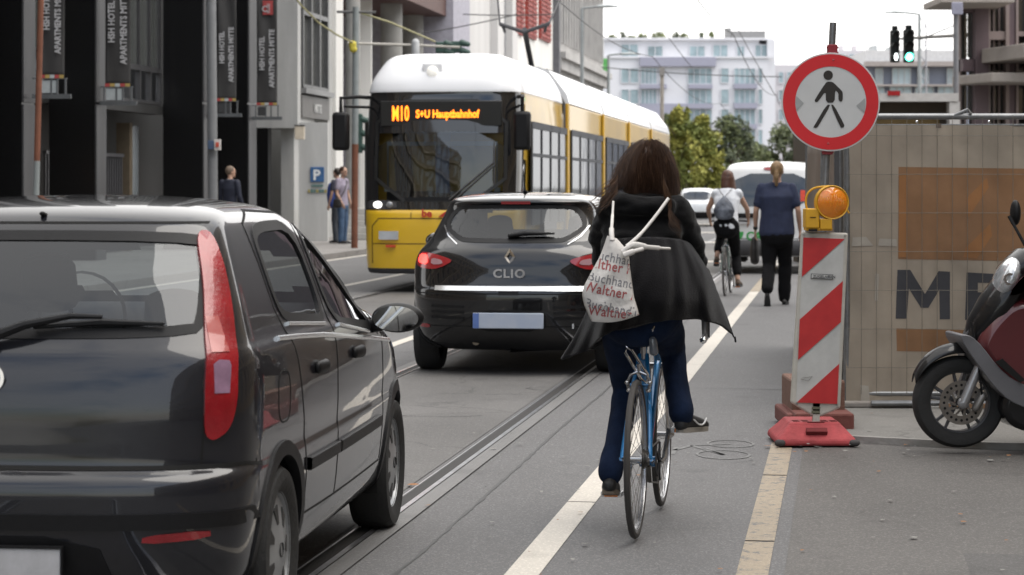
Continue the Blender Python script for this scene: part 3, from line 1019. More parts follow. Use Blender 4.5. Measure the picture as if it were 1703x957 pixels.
for a, b_, yb in ((858, 872, 54), (877, 893, 60), (899, 916, 64)):
    ta, tb = tpx(-12.9, a), tpx(-12.9, b_)
    for k in range(2):
        g = BB(); u0 = ta+(tb-ta)*k/2+.03; u1 = ta+(tb-ta)*(k+1)/2-.03; zq = zpy(-12.9, ta, yb)
        g.sb(-13, -12.9, u0, u1, zq, zq+4.2)
        for kk in range(20): g.sb(-12.9, -12.86, u0+.05, u1-.05, zq+.1+kk*.2, zq+.22+kk*.2)
        g.build('shutter', redsh, b2, smooth=0, inv=inv(b2))
sbuild('downpipe', b2, M('pipe_grey', (.12, .12, .13), .5, .4), (-13, -12.7, t1_-.6, t1_-.2, 0, 18))
t0_, t1_ = tpx(-13, 923), tpx(-13, 1003)
stone = M('grey_sandstone', (.36, .35, .34), .85, bump=.3, scale=.7, var=.15)
b3 = broot('stone_building', 'grey stone building with narrow windows and a cornice behind the tram', 'building', -13, t0_)
sbuild('wall', b3, stone, (-28, -13, t0_, t1_, 0, 24))
zc = zpy(-13, t0_, 86)
sbuild('cornice', b3, stone, (-13, -12.5, t0_, t1_, zc-.3, zc), (-13, -12.7, t0_, t1_, zc-.8, zc-.3))
for k in range(9):
    tq = t0_+2+(t1_-t0_-4)*k/8
    for j in range(2):
        z0 = zc+.8+j*4.6
        g = BB(); g.sb(-13, -12.96, tq-.35, tq+.35, z0, z0+3.2); wdo = g.build('window', M('window_dark', (.04, .04, .045), .2), b3, smooth=0, inv=inv(b3))
        g = BB(); g.sb(-13, -12.85, tq-.65, tq-.4, z0-.3, z0+3.5); g.sb(-13, -12.85, tq+.4, tq+.65, z0-.3, z0+3.5); g.sb(-13, -12.8, tq-.6, tq+.6, z0+3.5, z0+3.8)
        g.build('window_surround', stone, wdo, smooth=0, inv=inv(b3))
    g = BB(); g.sb(-13, -12.96, tq-.5, tq+.5, 3.2, zc-1.4); g.build('window', M('window_dark', (.04, .04, .045), .2), b3, smooth=0, inv=inv(b3))
# green neon shop sign on the corner
q = P(996, 122, ST(-12.3, t1_).y)
r = thing('shop_sign', 'small bright green hanging shop sign at the stone building corner', 'sign', tuple(q))
mb = MB(); mb.box(-.75, .55, 0, .25, -.8, .8); mb.build('panel', M('green_sign', (.10, .38, .10), .5), r, smooth=0, bevel=.05)
mb = MB()
for i in range(3): mb.box(-.5, .3, -.02, 0, -.5+i*.4, -.35+i*.4)
mb.build('mark', M('green_sign_light', (.3, .6, .3), .5), r, smooth=0)
mb = MB(); mb.box(-.9, -.75, .08, .16, -.6, -.5); mb.box(-.9, -.75, .08, .16, .5, .6); mb.build('bracket', darkframe, r, smooth=0)

# ------------------------------------------------------------------ far white apartment block
YA = 300
def pbox(mb, x0, x1, y0, y1, Y, d0, d1, mi=None):
    """box from photo extents at depth Y, reaching from Y-d0 to Y+d1"""
    a = P(x0, y1, Y); b = P(x1, y0, Y)
    mb.box(a.x, b.x, Y-d0, Y+d1, a.z, b.z, mi)
whitef = M('white_facade', (.64, .64, .67), .85, var=.04)
lav = M('lavender_band', (.30, .30, .37), .85, var=.05)
farglass = M('far_window', (.27, .35, .38), .25, var=.35, scale=.4)
apt = thing('apartment_block', 'large white apartment block with lavender balconies closing the street', 'building', (P(1145, 310, YA).x, YA, 0))
iva = inv(apt)
mb = MB()
a = P(1002, 72, YA); b_ = P(1290, 72, YA)
mb.box(a.x-.1, b_.x-1.0, YA, YA+14, 0, P(0, 96, YA).z)
mb.box(a.x+.3, b_.x-2, YA+1.6, YA+12, P(0, 96, YA).z, P(0, 66, YA).z)
mb.box(b_.x-1.0, b_.x+.0, YA+.5, YA+14, 0, P(0, 66, YA).z)
mb.build('wall', whitef, apt, smooth=0, inv=iva)
def win(root, x0, x1, y0, y1, Y, nx=2, iv=None, fm=whitef, pm=farglass):
    mb = MB(); pbox(mb, x0, x1, y0, y1, Y, .12, .0); f = mb.build('window', pm, root, smooth=0, inv=iv)
    mb = MB(); w = (x1-x0)/nx
    for i in range(nx+1): pbox(mb, x0+w*i-.5, x0+w*i+.5, y0, y1, Y-.12, .1, 0)
    pbox(mb, x0, x1, y0-.8, y0+.4, Y-.12, .08, 0); pbox(mb, x0, x1, y1-.4, y1+.8, Y-.12, .08, 0)
    mb.build('frame', fm, f, smooth=0, inv=iv)
for (x0, x1, y0, y1) in ((1033, 1061, 74, 94), (1077, 1102, 77, 94), (1147, 1172, 77, 95), (1186, 1210, 75, 95), (1226, 1238, 77, 94), (1256, 1276, 75, 95)):
    win(apt, x0, x1, y0, y1, YA+1.6, 2, iva)
for (x0, x1, yy) in ((1066, 1092, 0), (1144, 1184, 0), (1221, 1256, 0)):
    for y in (114, 149, 182, 216):
        win(apt, x0, x1, y, y+26, YA, 4, iva)
for x0, x1 in ((1033, 1046), (1048, 1062), (1199, 1212), (1261, 1268), (1097, 1104)):
    for y in (114, 149, 182, 216, 250): win(apt, x0, x1, y, y+24, YA, 1, iva)
for x0, x1, y0, y1 in ((1064, 1190, 96, 111), (1145, 1184, 141, 148), (1064, 1108, 141, 148), (1220, 1258, 140, 148), (1220, 1258, 172, 181), (1145, 1184, 173, 181), (1064, 1145, 173, 205), (1220, 1258, 207, 215), (1145, 1184, 207, 215), (1220, 1258, 240, 250)):
    mb = MB(); pbox(mb, x0, x1, y0, y1, YA, .9, 0); mb.build('balcony', lav, apt, smooth=0, inv=iva)
mb = MB(); pbox(mb, 1004, 1286, 63, 67, YA+1, 0, 10); pbox(mb, 1002, 1288, 94, 97, YA-.2, .1, .3); mb.build('roof_edge', whitef, apt, smooth=0, inv=iva)
mb = MB(); pbox(mb, 1217, 1273, 52, 63, YA+3, 0, 6); pbox(mb, 1208, 1216, 47, 63, YA+3, 0, 3); mb.build('penthouse', M('penthouse_grey', (.22, .22, .22), .8), apt, smooth=0, inv=iva)

def leafcloud(mb, c, rx, ry, rz, n, sz, mi=None, seed=0):
    rnd = random.Random(seed)
    c = V(c)
    for _ in range(n):
        while True:
            p = V((rnd.uniform(-1, 1), rnd.uniform(-1, 1), rnd.uniform(-1, 1)))
            if p.length < 1: break
        p = V((p.x*rx, p.y*ry, p.z*rz)) + c
        if noise.noise(p*.9/max(rx, .6)*1.6+V((seed, 0, 0))) < -.12: continue
        s = sz*rnd.uniform(.6, 1.4)
        a = V((rnd.gauss(0, 1), rnd.gauss(0, 1), rnd.gauss(0, 1))).normalized(); b = a.orthogonal().normalized()
        b = (b*math.cos(rnd.random()*6)+a.cross(b)*math.sin(rnd.random()*6))
        w = a.cross(b)
        mb.add([p-b*s, p+w*s*.45, p+b*s, p-w*s*.45], [(0, 1, 2, 3)], mi)
def leafmat(name, col, col2):
    m = M(name, col, .75, 0, .3, .9, col2=col2)
    m.node_tree.nodes['Principled BSDF'].inputs['Subsurface Weight'].default_value = 0
    return m
g_yel = leafmat('willow_leaf', (.20, .22, .04), (.36, .34, .07))
g_mid = leafmat('mid_leaf', (.11, .14, .06), (.22, .25, .11))
g_dark = leafmat('pine_leaf', (.075, .10, .06), (.15, .17, .10))
bark = M('bark', (.09, .07, .05), .9, bump=.5)
# roof garden shrubs: one line of potted shrubs
for i, (x, y, w, h, m_) in enumerate(((1036, 56, 5, 9, g_dark), (1019, 60, 8, 5, g_mid), (1050, 60, 7, 4, g_mid), (1068, 58, 8, 6, g_mid), (1095, 54, 11, 9, g_mid), (1124, 55, 6, 7, g_dark), (1138, 58, 7, 6, g_mid), (1166, 55, 4, 8, g_dark), (1183, 53, 4, 9, g_mid), (1240, 50, 22, 3, g_mid))):
    q = P(x, y+h, YA+4); s_ = (YA+4)/FP
    r = thing('roof_shrub', ('potted shrub on the white roof, number from the left: ' if False else 'green shrub on the roof terrace of the white apartment block'), 'shrub', (q.x, q.y, P(0, 66, YA).z), 0, 'shrubs on the roof terrace')
    mb = MB(); hz = (h*2)*s_; leafcloud(mb, (0, 0, hz*.55), w*s_, w*s_*.8, hz*.6, int(80+w*14), .22, seed=i+3); mb.build('foliage', m_, r, smooth=0)
    mb = MB(); mb.box(-.3, .3, -.3, .3, 0, .45); mb.build('pot', M('pot_grey', (.3, .28, .26), .8), r, smooth=0)

# second white block and the low block at the right
blk = thing('residential_block', 'pale residential block behind the round red sign', 'building', (P(1370, 310, 320).x, 320, 0)); ivb = inv(blk)
pink = M('pale_pink_facade', (.52, .50, .52), .85, var=.04)
mb = MB(); a = P(1289, 108, 320); b_ = P(1445, 108, 320); mb.box(a.x, b_.x, 320, 335, 0, a.z); pbox(mb, 1386, 1445, 84, 108, 322, 0, 8); mb.build('wall', pink, blk, smooth=0, inv=ivb)
for x in (1295, 1309, 1323, 1337):
    for y in (120, 150, 182, 214): win(blk, x, x+8, y, y+18, 320, 1, ivb)
for x in (1395, 1412, 1429): win(blk, x, x+10, 90, 103, 322, 1, ivb)
for x in (1400, 1422): mb = MB(); pbox(mb, x-3, x+3, 76, 84, 324, 0, 2); mb.build('chimney', pink, blk, smooth=0, inv=ivb)
mb = MB(); pbox(mb, 1441, 1443, 74, 86, 322, 0, .4); mb.build('roof_pole', pink, blk, smooth=0, inv=ivb)
lb = thing('blue_grey_building', 'low blue grey building with white roof terrace below the green traffic light', 'building', (P(1520, 310, 170).x, 170, 0)); ivl = inv(lb)
bluef = M('blue_grey_facade', (.235, .25, .30), .85, var=.06)
mb = MB(); a = P(1446, 110, 170); b_ = P(1608, 110, 170); mb.box(a.x-2, b_.x+1, 170, 182, 0, a.z); mb.build('wall', bluef, lb, smooth=0, inv=ivl)
mb = MB(); pbox(mb, 1440, 1608, 84, 110, 171.5, 0, 8); mb.build('upper_storey', M('offwhite', (.55, .54, .53), .8), lb, smooth=0, inv=ivl)
mb = MB(); pbox(mb, 1438, 1610, 103, 111, 169.5, .6, .5); pbox(mb, 1446, 1608, 141, 144, 169.5, .4, .5); mb.build('cornice', M('taupe_band', (.33, .29, .27), .8), lb, smooth=0, inv=ivl)
wf = M('light_window', (.42, .50, .52), .3, var=.2, scale=.5)
for x0, x1 in ((1456, 1468), (1484, 1514), (1526, 1544), (1575, 1588)): win(lb, x0, x1, 114, 140, 169.9, 3, ivl, M('offwhite', (.55, .54, .53), .8), wf)
for x0, x1 in ((1452, 1470), (1480, 1515), (1522, 1552), (1560, 1592)): win(lb, x0, x1, 145, 168, 169.9, 3, ivl, M('offwhite', (.55, .54, .53), .8), wf)
mb = MB()
for x, y, w in ((1455, 80, 4), (1485, 82, 6), (1555, 90, 8), (1575, 88, 6), (1545, 86, 4)): pbox(mb, x-w, x+w, y-4, 100, 172, 0, 2)
mb.build('roof_unit', M('roof_unit_grey', (.4, .42, .43), .7), lb, smooth=0, inv=ivl)
# ------------------------------------------------------------------ trees
def tree(name, label, px, Y, ptop, pw, mats, seed, group, form='round'):
    q = P(px, 310, Y); top = P(px, ptop, Y).z; rx = pw/2/FP*Y
    r = thing(name, label, 'tree', (q.x, Y, 0), 0, group)
    rnd = random.Random(seed)
    mb = MB(); h = top
    mb.tube([(0, 0, -.1), (.05*h, 0, h*.3), (-.02*h, .02*h, h*.6), (0, 0, h*.88)], [h*.028, h*.02, h*.013, h*.004], 8)
    for k in range(7):
        a = rnd.random()*6.3; z = h*rnd.uniform(.3, .7)
        mb.tube([(0, 0, z), (rx*.4*math.cos(a), rx*.4*math.sin(a), z+h*.1), (rx*.8*math.cos(a), rx*.8*math.sin(a), z+h*.17)], [h*.01, h*.006, h*.002], 6)
    mb.build('trunk', bark, r)
    mb = MB()
    for k in range(75):
        a = rnd.random()*6.3; f = rnd.random(); z = h*(.06+.86*f)
        if form == 'cone': rr_ = rx*(1.05-f)*rnd.uniform(.4, 1.0)
        else: rr_ = rx*math.sqrt(max(.05, 1-(f*1.55-.55)**2))*rnd.uniform(.2, .9)
        cs = rx*rnd.uniform(.2, .40); m_i = rnd.choice([0, 0, 1])
        c_ = (rr_*math.cos(a), rr_*math.sin(a), z)
        leafcloud(mb, c_, cs, cs, cs*(1.2 if form == 'willow' else .6 if form == 'cone' else .85), 170, max(.12, cs*.15), m_i, seed*50+k)
    mb.build('crown', mats, r, smooth=0)
    return r
tree('willow_tree', 'yellow green leafy tree just right of the tram end', 1130, 118, 172, 80, [g_yel, leafmat('willow_leaf_b', (.12, .16, .03), (.24, .26, .06))], 1, None, 'willow')
tree('willow_tree', 'yellow green leafy tree behind the head of the second cyclist', 1168, 124, 186, 74, [g_yel, leafmat('willow_leaf_b', (.12, .16, .03), (.24, .26, .06))], 2, None, 'willow')
tree('willow_tree', 'yellow leafy tree partly hidden behind the front cyclist head', 1098, 128, 205, 50, [g_yel, g_mid], 12, None, 'willow')
tree('pine_tree', 'dark green pine left of the white van roof in front of the apartments', 1216, 135, 184, 96, [g_dark, g_mid], 3, None, 'round')
tree('pine_tree', 'dark green bushy tree between white van and round red sign', 1306, 128, 204, 96, [g_mid, g_dark], 4, None, 'round')
tree('pine_tree', 'slim dark tree at the centre in front of the lavender balconies', 1108, 180, 180, 40, [g_mid, g_dark], 5, None, 'cone')
tree('street_tree', 'broad dark tree low behind the white van', 1255, 150, 236, 90, [g_mid, g_dark], 6, None, 'round')
# ------------------------------------------------------------------ vehicles
tyrem = M('tyre_rubber', (.015, .015, .015), .8, bump=.2, scale=12)
hubm = M('hubcap_silver', (.30, .31, .32), .35, .6, .1, 12)
blackpl = M('black_plastic', (.008, .008, .009), .5, bump=.05, scale=40, spec=.25)
seamm = M('panel_gap', (.003, .003, .003), .9)
satin = M('satin_silver', (.62, .63, .64), .22, .85, .05, 9)
chrome = M('chrome', (.75, .75, .76), .08, 1.0, .03)
cabin = M('cabin_trim', (.045, .045, .05), .9)
carglass = glass('car_window_glass', (.42, .47, .47), .01, 1.5)
carglass_dark = glass('tinted_window_glass', (.16, .18, .19), .01, 1.5)
redlens = M('red_lens', (.25, .005, .010), .25, 0, .35, 5, coat=.6, bump=.08, bscale=70, col2=(.31, .008, .014))
redlens2 = M('dark_red_lens', (.30, .01, .015), .15, 0, .1, 3, coat=1)
clearlens = M('clear_lens', (.22, .13, .19), .2, 0, .3, 12, coat=.6)
platem = M('plate_white', (.50, .50, .51), .5, 0, .3, 9, col2=(.50, .50, .52))

def carpaint(name, col, rough=.28, flake=.0):
    m = M(name, col, rough, .0, .1, 1.5, coat=1.0, spec=.2)
    t = m.node_tree; b = t.nodes['Principled BSDF']
    co = t.nodes.new('ShaderNodeTexCoord'); n = t.nodes.new('ShaderNodeTexNoise'); n.inputs['Scale'].default_value = 1.6; n.inputs['Detail'].default_value = 2
    bp = t.nodes.new('ShaderNodeBump'); bp.inputs['Strength'].default_value = .07; bp.inputs['Distance'].default_value = .03
    t.links.new(co.outputs['Object'], n.inputs['Vector']); t.links.new(n.outputs['Fac'], bp.inputs['Height']); t.links.new(bp.outputs['Normal'], b.inputs['Coat Normal'])
    # thin road dust
    n2 = t.nodes.new('ShaderNodeTexNoise'); n2.inputs['Scale'].default_value = 5; n2.inputs['Detail'].default_value = 8
    r = t.nodes.new('ShaderNodeMapRange'); r.inputs['To Min'].default_value = .01; r.inputs['To Max'].default_value = .04
    t.links.new(co.outputs['Object'], n2.inputs['Vector']); t.links.new(n2.outputs['Fac'], r.inputs['Value']); t.links.new(r.outputs[0], b.inputs['Coat Roughness'])
    return m
blackpaint = carpaint('black_car_paint', (.009, .0095, .013))
blackpaint2 = carpaint('deep_black_car_paint', (.005, .005, .006), .2)

def O3(pts, rad, it=2, d=.03):
    P_ = [V(p) for p in pts]; out = []
    for i, p in enumerate(P_):
        a, b = P_[i-1], P_[(i+1) % len(P_)]
        out += [p+(a-p).normalized()*rad, p+(b-p).normalized()*rad]
    return resample(chaikin(out, it), d)

def O2(pts, it=2, d=.03):
    return resample(chaikin([V(p) for p in pts], it), d)

def arch_bits(root, S, ax, r, zc, mat, liner=True, yin=.45):
    for x in ax:
        for sg in (1, -1):
            mb = MB()
            n = 30; path = [(x + r*1.0*math.cos(a), zc + r*1.0*math.sin(a)) for a in [(-.12+1.24*k/n)*PI for k in range(n+1)]]
            S.strip(mb, ('side', sg), path, .05, .008, th=.03)
            mb.build('wheel_arch', mat, root, smooth=60)
            mb = MB()
            mb.grid(lambda u, v: (x+(r+.005)*math.cos((-.1+1.2*u)*PI), sg*(yin+v*.33), zc+(r+.005)*math.sin((-.1+1.2*u)*PI)), 24, 2)
            mb.add([(x+(r+.02)*math.cos((-.08+1.16*k/24)*PI), sg*yin, zc+(r+.02)*math.sin((-.08+1.16*k/24)*PI)) for k in range(25)], [tuple(range(25))])
            mb.build('arch_liner', M('arch_liner', (.006, .006, .006), .9), root)

def seats(root, rowsx, yoff, z=.25, top=1.12, m=cabin):
    for x in rowsx:
        for y in yoff:
            mb = MB()
            mb.loft([((x, y, z+.18), .22, .10), ((x+.32, y, z+.16), .22, .10)], (0, 1, 0))
            mb.loft([((x-.02, y, z+.2), .22, .07), ((x-.10, y, z+.5), .24, .07), ((x-.16, y, top-.24), .20, .06)], (0, 1, 0))
            mb.loft([((x-.17, y, top-.10), .12, .05), ((x-.19, y, top+.04), .11, .045)], (0, 1, 0))
            mb.build('seat', m, root)

# ---- dark hatchback, near left
def hatch():
    HD = math.radians(6.0)
    r = thing('hatchback', 'black five-door hatchback cut by the left edge, tall red tail light on its rear corner', 'car', (-1.655, 7.12, 0), PI/2-HD)
    rows = [ # z, rear, front, half width, nr, lr, nf, lf
        (.19, .16, 3.70, .70, 2.6, .30, 2.6, .5), (.25, .07, 3.78, .78, 2.8, .32, 2.6, .6), (.36, .02, 3.83, .812, 3.0, .34, 2.6, .7),
        (.48, .00, 3.84, .826, 3.0, .36, 2.6, .7), (.555, .00, 3.84, .83, 3.0, .36, 2.6, .7), (.600, .012, 3.83, .83, 3.0, .36, 2.6, .7),
        (.628, .045, 3.81, .826, 3.0, .36, 2.6, .7), (.645, .062, 3.79, .826, 3.1, .34, 2.6, .7), (.72, .068, 3.74, .83, 3.2, .34, 2.6, .7),
        (.82, .075, 3.62, .83, 3.3, .34, 2.6, .7), (.90, .092, 3.35, .826, 3.3, .33, 2.6, .7), (.955, .11, 3.12, .818, 3.4, .32, 2.6, .6),
        (.99, .125, 2.98, .806, 3.4, .31, 2.6, .6), (1.03, .15, 2.80, .785, 3.4, .30, 2.6, .6), (1.15, .225, 2.55, .742, 3.4, .28, 2.8, .5),
        (1.28, .315, 2.28, .692, 3.4, .26, 2.8, .5), (1.365, .385, 2.06, .655, 3.4, .25, 2.8, .5), (1.405, .42, 1.93, .632, 3.2, .25, 2.8, .5),
        (1.435, .47, 1.82, .598, 3.0, .3, 2.8, .5), (1.458, .56, 1.72, .53, 2.8, .35, 2.6, .5), (1.475, .72, 1.58, .40, 2.6, .4, 2.4, .5),
        (1.487, 1.05, 1.5, .20, 2.2, .3, 2.2, .3), (1.49, 1.25, 1.35, .01, 2, .1, 2, .1)]
    S = Shell(rows, 3.84, 1.9, .045, sub=5, nrear=20, nside=150, nfront=18)
    ax = (.70, 3.16)
    rear_w = O3([(-.665, 1.035), (-.625, 1.375), (.625, 1.375), (.665, 1.035)], .05)
    sw1 = O2([(.93, 1.045), (.87, 1.12), (.90, 1.35), (1.03, 1.395), (1.60, 1.395), (1.60, 1.0), (1.3, 1.02)], 2)
    sw2 = O2([(1.68, .99), (1.68, 1.385), (1.78, 1.365), (1.97, 1.26), (2.50, .925), (2.2, .945)], 2)
    S.hole(('rear',), inset(rear_w, .022))
    for sg in (1, -1):
        for w in (sw1, sw2): S.hole(('side', sg), inset(w, .02))
    fw = O2([(-.60, 1.05), (-.55, 1.37), (.55, 1.37), (.60, 1.05)], 2); S.hole(('front',), fw)
    S.body('body', blackpaint, r, ax, .335, .30)
    # glass and seals
    mb = MB(); S.panel(mb, ('rear',), inset(rear_w, .018), -.001, .08, skirt=0); rw = mb.build('rear_window', glass('rear_glass', (.26, .30, .31), .01, 1.5, None, .9), r)
    mb = MB(); S.ringpanel(mb, ('rear',), rear_w, .032, .003); mb.build('window_seal', blackpl, rw)
    for sg in (1, -1):
        for w, nm in ((sw1, 'rear_door_window'), (sw2, 'front_door_window')):
            mb = MB(); S.panel(mb, ('side', sg), inset(w, .02), -.004, .08, skirt=0); g = mb.build(nm, carglass, r)
            mb = MB(); S.ringpanel(mb, ('side', sg), w, .036, .004); mb.build('window_seal', blackpl, g)
            mb = MB(); xs = [p.x for p in w]; za, zb2 = (1.040, 1.006) if nm[0] == 'r' else (.990, .925)
            xa, xb = min(xs)+.07, max(xs)-.07
            mb.tube([S.cast(('side', sg), xa+(xb-xa)*k/14, za+(zb2-za)*k/14)[0]+V((0, sg*.004, 0)) for k in range(15)], .0075, 8); mb.build('chrome_strip', satin, g)
        # waist crease, door gaps, rub strip, handles
        mb = MB(); pts = [(.72, 1.003), (1.0, .992), (1.4, .972), (1.9, .934), (2.4, .895), (2.9, .853)]
        mb.tube([S.cast(('side', sg), a, b)[0]+V((0, sg*.003, 0)) for a, b in pts], .010, 8); mb.build('waist_strip', satin, r)
        mb = MB()
        S.strip(mb, ('side', sg), [(1.635, 1.40), (1.635, .9), (1.64, .36)], .008, .0015)
        S.strip(mb, ('side', sg), [(2.70, .90), (2.74, .7), (2.72, .36)], .008, .0015)
        S.strip(mb, ('side', sg), [(1.02, .70), (.93, .95), (.84, 1.1), (.86, 1.39), (1.05, 1.435), (1.62, 1.42), (1.90, 1.35), (2.60, .90)], .008, .0015)
        S.strip(mb, ('side', sg), [(1.02, .70), (1.06, .5), (1.06, .36), (1.6, .355), (2.72, .355)], .008, .0015)
        S.strip(mb, ('side', sg), [(.04, .635), (.25, .638), (.40, .62)], .012, .002)
        mb.build('door_gap', seamm, r)
        for x0, x1 in ((1.08, 1.625), (1.65, 2.62)):
            mb = MB(); S.strip(mb, ('side', sg), [(x0, .535), (x1, .535)], .045, .016, th=.005); mb.build('rub_strip', blackpl, r, bevel=.004)
        for x in (1.27, 2.02):
            loc, n, d = S.cast(('side', sg), x, .865)
            mb = MB(); mb.loft([(loc+V((-.05, sg*.008, 0)), .022, .014), (loc+V((.05, sg*.018, 0)), .026, .018)], (0, 0, 1)); mb.build('door_handle', blackpl, r)
        if sg < 0:
            mb = MB(); ou = O2([(.62, .72), (.62, .90), (.80, .90), (.80, .72)], 2); S.ringpanel(mb, ('side', sg), ou, .006, .0015, skirt=.003); mb.build('fuel_flap', seamm, r)
        # tail lamp wrapping the corner: outline in corner view
        an = math.radians(38)
        def CO(x, y, z): return V((x*math.sin(an)+y*math.cos(an), z))
        ou = resample(chaikin([CO(.37, .635, 1.372), CO(.44, .658, 1.372), CO(.38, .708, 1.23), CO(.295, .745, 1.08), CO(.22, .767, .93), CO(.205, .770, .84), CO(.165, .765, .75), CO(.11, .735, .715), CO(.095, .71, .74), CO(.11, .71, .9), CO(.17, .70, 1.05), CO(.27, .672, 1.2)], 2), .02)
        mb = MB(); S.panel(mb, ('corner', sg, an), ou, .010, .03, skirt=.02, bulge=.006); tl = mb.build('tail_light', redlens, r, smooth=70)
        a0_, a1_ = .655, .718
        lens = resample([V(p) for p in ((a0_, .865), (a0_+.005, .955), (a0_+.025, .968), (a1_-.004, .965), (a1_, .95), (a1_-.014, .865))], .015)
        mb = MB(); S.panel(mb, ('corner', sg, an), lens, .017, .03, skirt=.01); mb.build('reversing_lens', clearlens, tl, smooth=70)
        lens = resample([V(p) for p in ((a0_+.005, .99), (a0_+.015, 1.10), (a1_-.005, 1.10), (a1_+.002, .99))], .015)
        mb = MB(); S.panel(mb, ('corner', sg, an), lens, .018, .03, skirt=.01); mb.build('indicator_lens', M('amber_tint_lens', (.33, .035, .030), .2, coat=.6), tl, smooth=70)
        # reflector
        mb = MB(); ou = O2([(sg*.50, .405), (sg*.505, .432), (sg*.70, .445), (sg*.70, .418)], 1, .02); S.panel(mb, ('rear',), ou, .006, .03, skirt=.01); mb.build('reflector', redlens, r)
    # tailgate gaps, bumper trim
    mb = MB()
    S.strip(mb, ('rear',), [(-.80, .637), (.80, .637)], .014, .002)
    S.strip(mb, ('rear',), [(.665, .64), (.675, .80)], .007, .0015); S.strip(mb, ('rear',), [(-.665, .64), (-.675, .80)], .007, .0015)
    S.strip(mb, ('rear',), [(-.62, 1.40), (.62, 1.40)], .008, .001)
    mb.build('tailgate_gap', seamm, r)
    mb = MB(); S.strip(mb, ('rear',), [(-.80, .475), (.80, .475)], .05, .010, th=.01); mb.build('bumper_strip', blackpl, r)
    # lower bumper black moulded recess
    mb = MB(); ou = O2([(-.42, .25), (-.36, .43), (.36, .43), (.42, .25)], 1); S.panel(mb, ('rear',), ou, .004, .06, skirt=.01); mb.build('plate_recess', blackpl, r)
    mb = MB(); mb.box(-.012, .0, -.262, .262, .285, .398); pl = mb.build('number_plate', platem, r, bevel=.004); pl.location = (-.012, 0, 0)
    mb = MB(); 
    for (y0, y1, z0, z1) in ((-.268, .268, .278, .286), (-.268, .268, .397, .405), (-.268, -.262, .286, .397), (.262, .268, .286, .397)): mb.box(-.016, .002, y0, y1, z0, z1)
    mb.build('plate_frame', blackpl, pl)
    # badge
    loc, n, d = S.cast(('rear',), 0, .915)
    mb = MB(); mb.ring(loc+V((-.014, 0, 0)), .034, .046, (-1, 0, .05), 32, .02); bd = mb.build('badge', chrome, r)
    mb = MB(); mb.disc(loc+V((-.010, 0, 0)), .036, (-1, 0, .05), 32, .01); mb.build('badge_disc', M('badge_blue', (.03, .10, .35), .25), bd)
    mb = MB()
    for k in range(5): mb.obox(loc+V((-.022, -.02+.01*k, 0)), (.003, 0, 0), (0, .003, 0), (0, .004, .028))
    mb.build('badge_bars', chrome, bd)
    # wiper
    mb = MB()
    def rp(y, z, o_): l, n, d = S.cast(('rear',), y, z); return l+n*o_
    mb.tube([rp(.02, 1.02, .03), rp(-.10, 1.055, .05), rp(-.24, 1.085, .045), rp(-.34, 1.085, .04)], [.018, .014, .010, .007], 8)
    mb.loft([(rp(.02, 1.015, .02), .035, .025), (rp(.02, 1.015, .045), .028, .02)], (0, 1, 0))
    wp = mb.build('rear_wiper', blackpl, r)
    mb = MB(); mb.tube([rp(-.12, 1.062, .022), rp(-.34, 1.078, .02), rp(-.53, 1.072, .02)], [.008, .011, .007], 6); mb.build('blade', blackpl, wp)
    # wheels
    for x in ax:
        for sg in (1, -1): wheel(r, x, sg*.725, .29, .18, sg, tyrem, hubm, rr=.66)
    arch_bits(r, S, ax, .335, .30, blackpl)
    # mirror
    for sg in (1, -1):
        mb = MB(); c = V((2.46, sg*.93, .975)); mb.ball(c, (.065, .110, .062), 14); mb.loft([(V((2.50, sg*.78, .93)), .035, .03), (V((2.47, sg*.86, .95)), .03, .03)], (1, 0, 0)); mr = mb.build('side_mirror', blackpl, r)
        mb = MB(); n_ = 28; mb.add([(2.393, c.y+.095*math.cos(2*PI*k/n_), c.z+.052*math.sin(2*PI*k/n_)) for k in range(n_)], [tuple(range(n_))]); mb.build('mirror_glass', M('mirror', (.5, .5, .5), .03, 1.0), mr)
    seats(r, (2.05,), (-.37, .37), .3, 1.17)
    seats(r, (1.05,), (-.40, .40), .32, 1.08)
    mb = MB(); mb.box(.4, 3.0, -.68, .68, .20, .30); mb.box(.40, .85, -.60, .60, .3, .96); mb.loft([((2.6, -.6, .93), .12, .1), ((2.6, .6, .93), .12, .1)], (1, 0, 0)); mb.build('interior', cabin, r)
    mb = MB(); mb.tube([(2.33, .42, 1.0), (2.28, .42, 1.05)], .01)
    mb.lathe([(.18, 0), (.19, .02), (.18, .04)], (2.30, .37, .98), 'x', 24); mb.build('steering_wheel', blackpl, r)
    mb = MB(); mb.loft([((.455, -.06, 1.425), .012, .008), ((.43, -.06, 1.43), .010, .007)], (0, 1, 0)); mb.build('washer_nozzle', blackpl, r)
    return r
hatch()

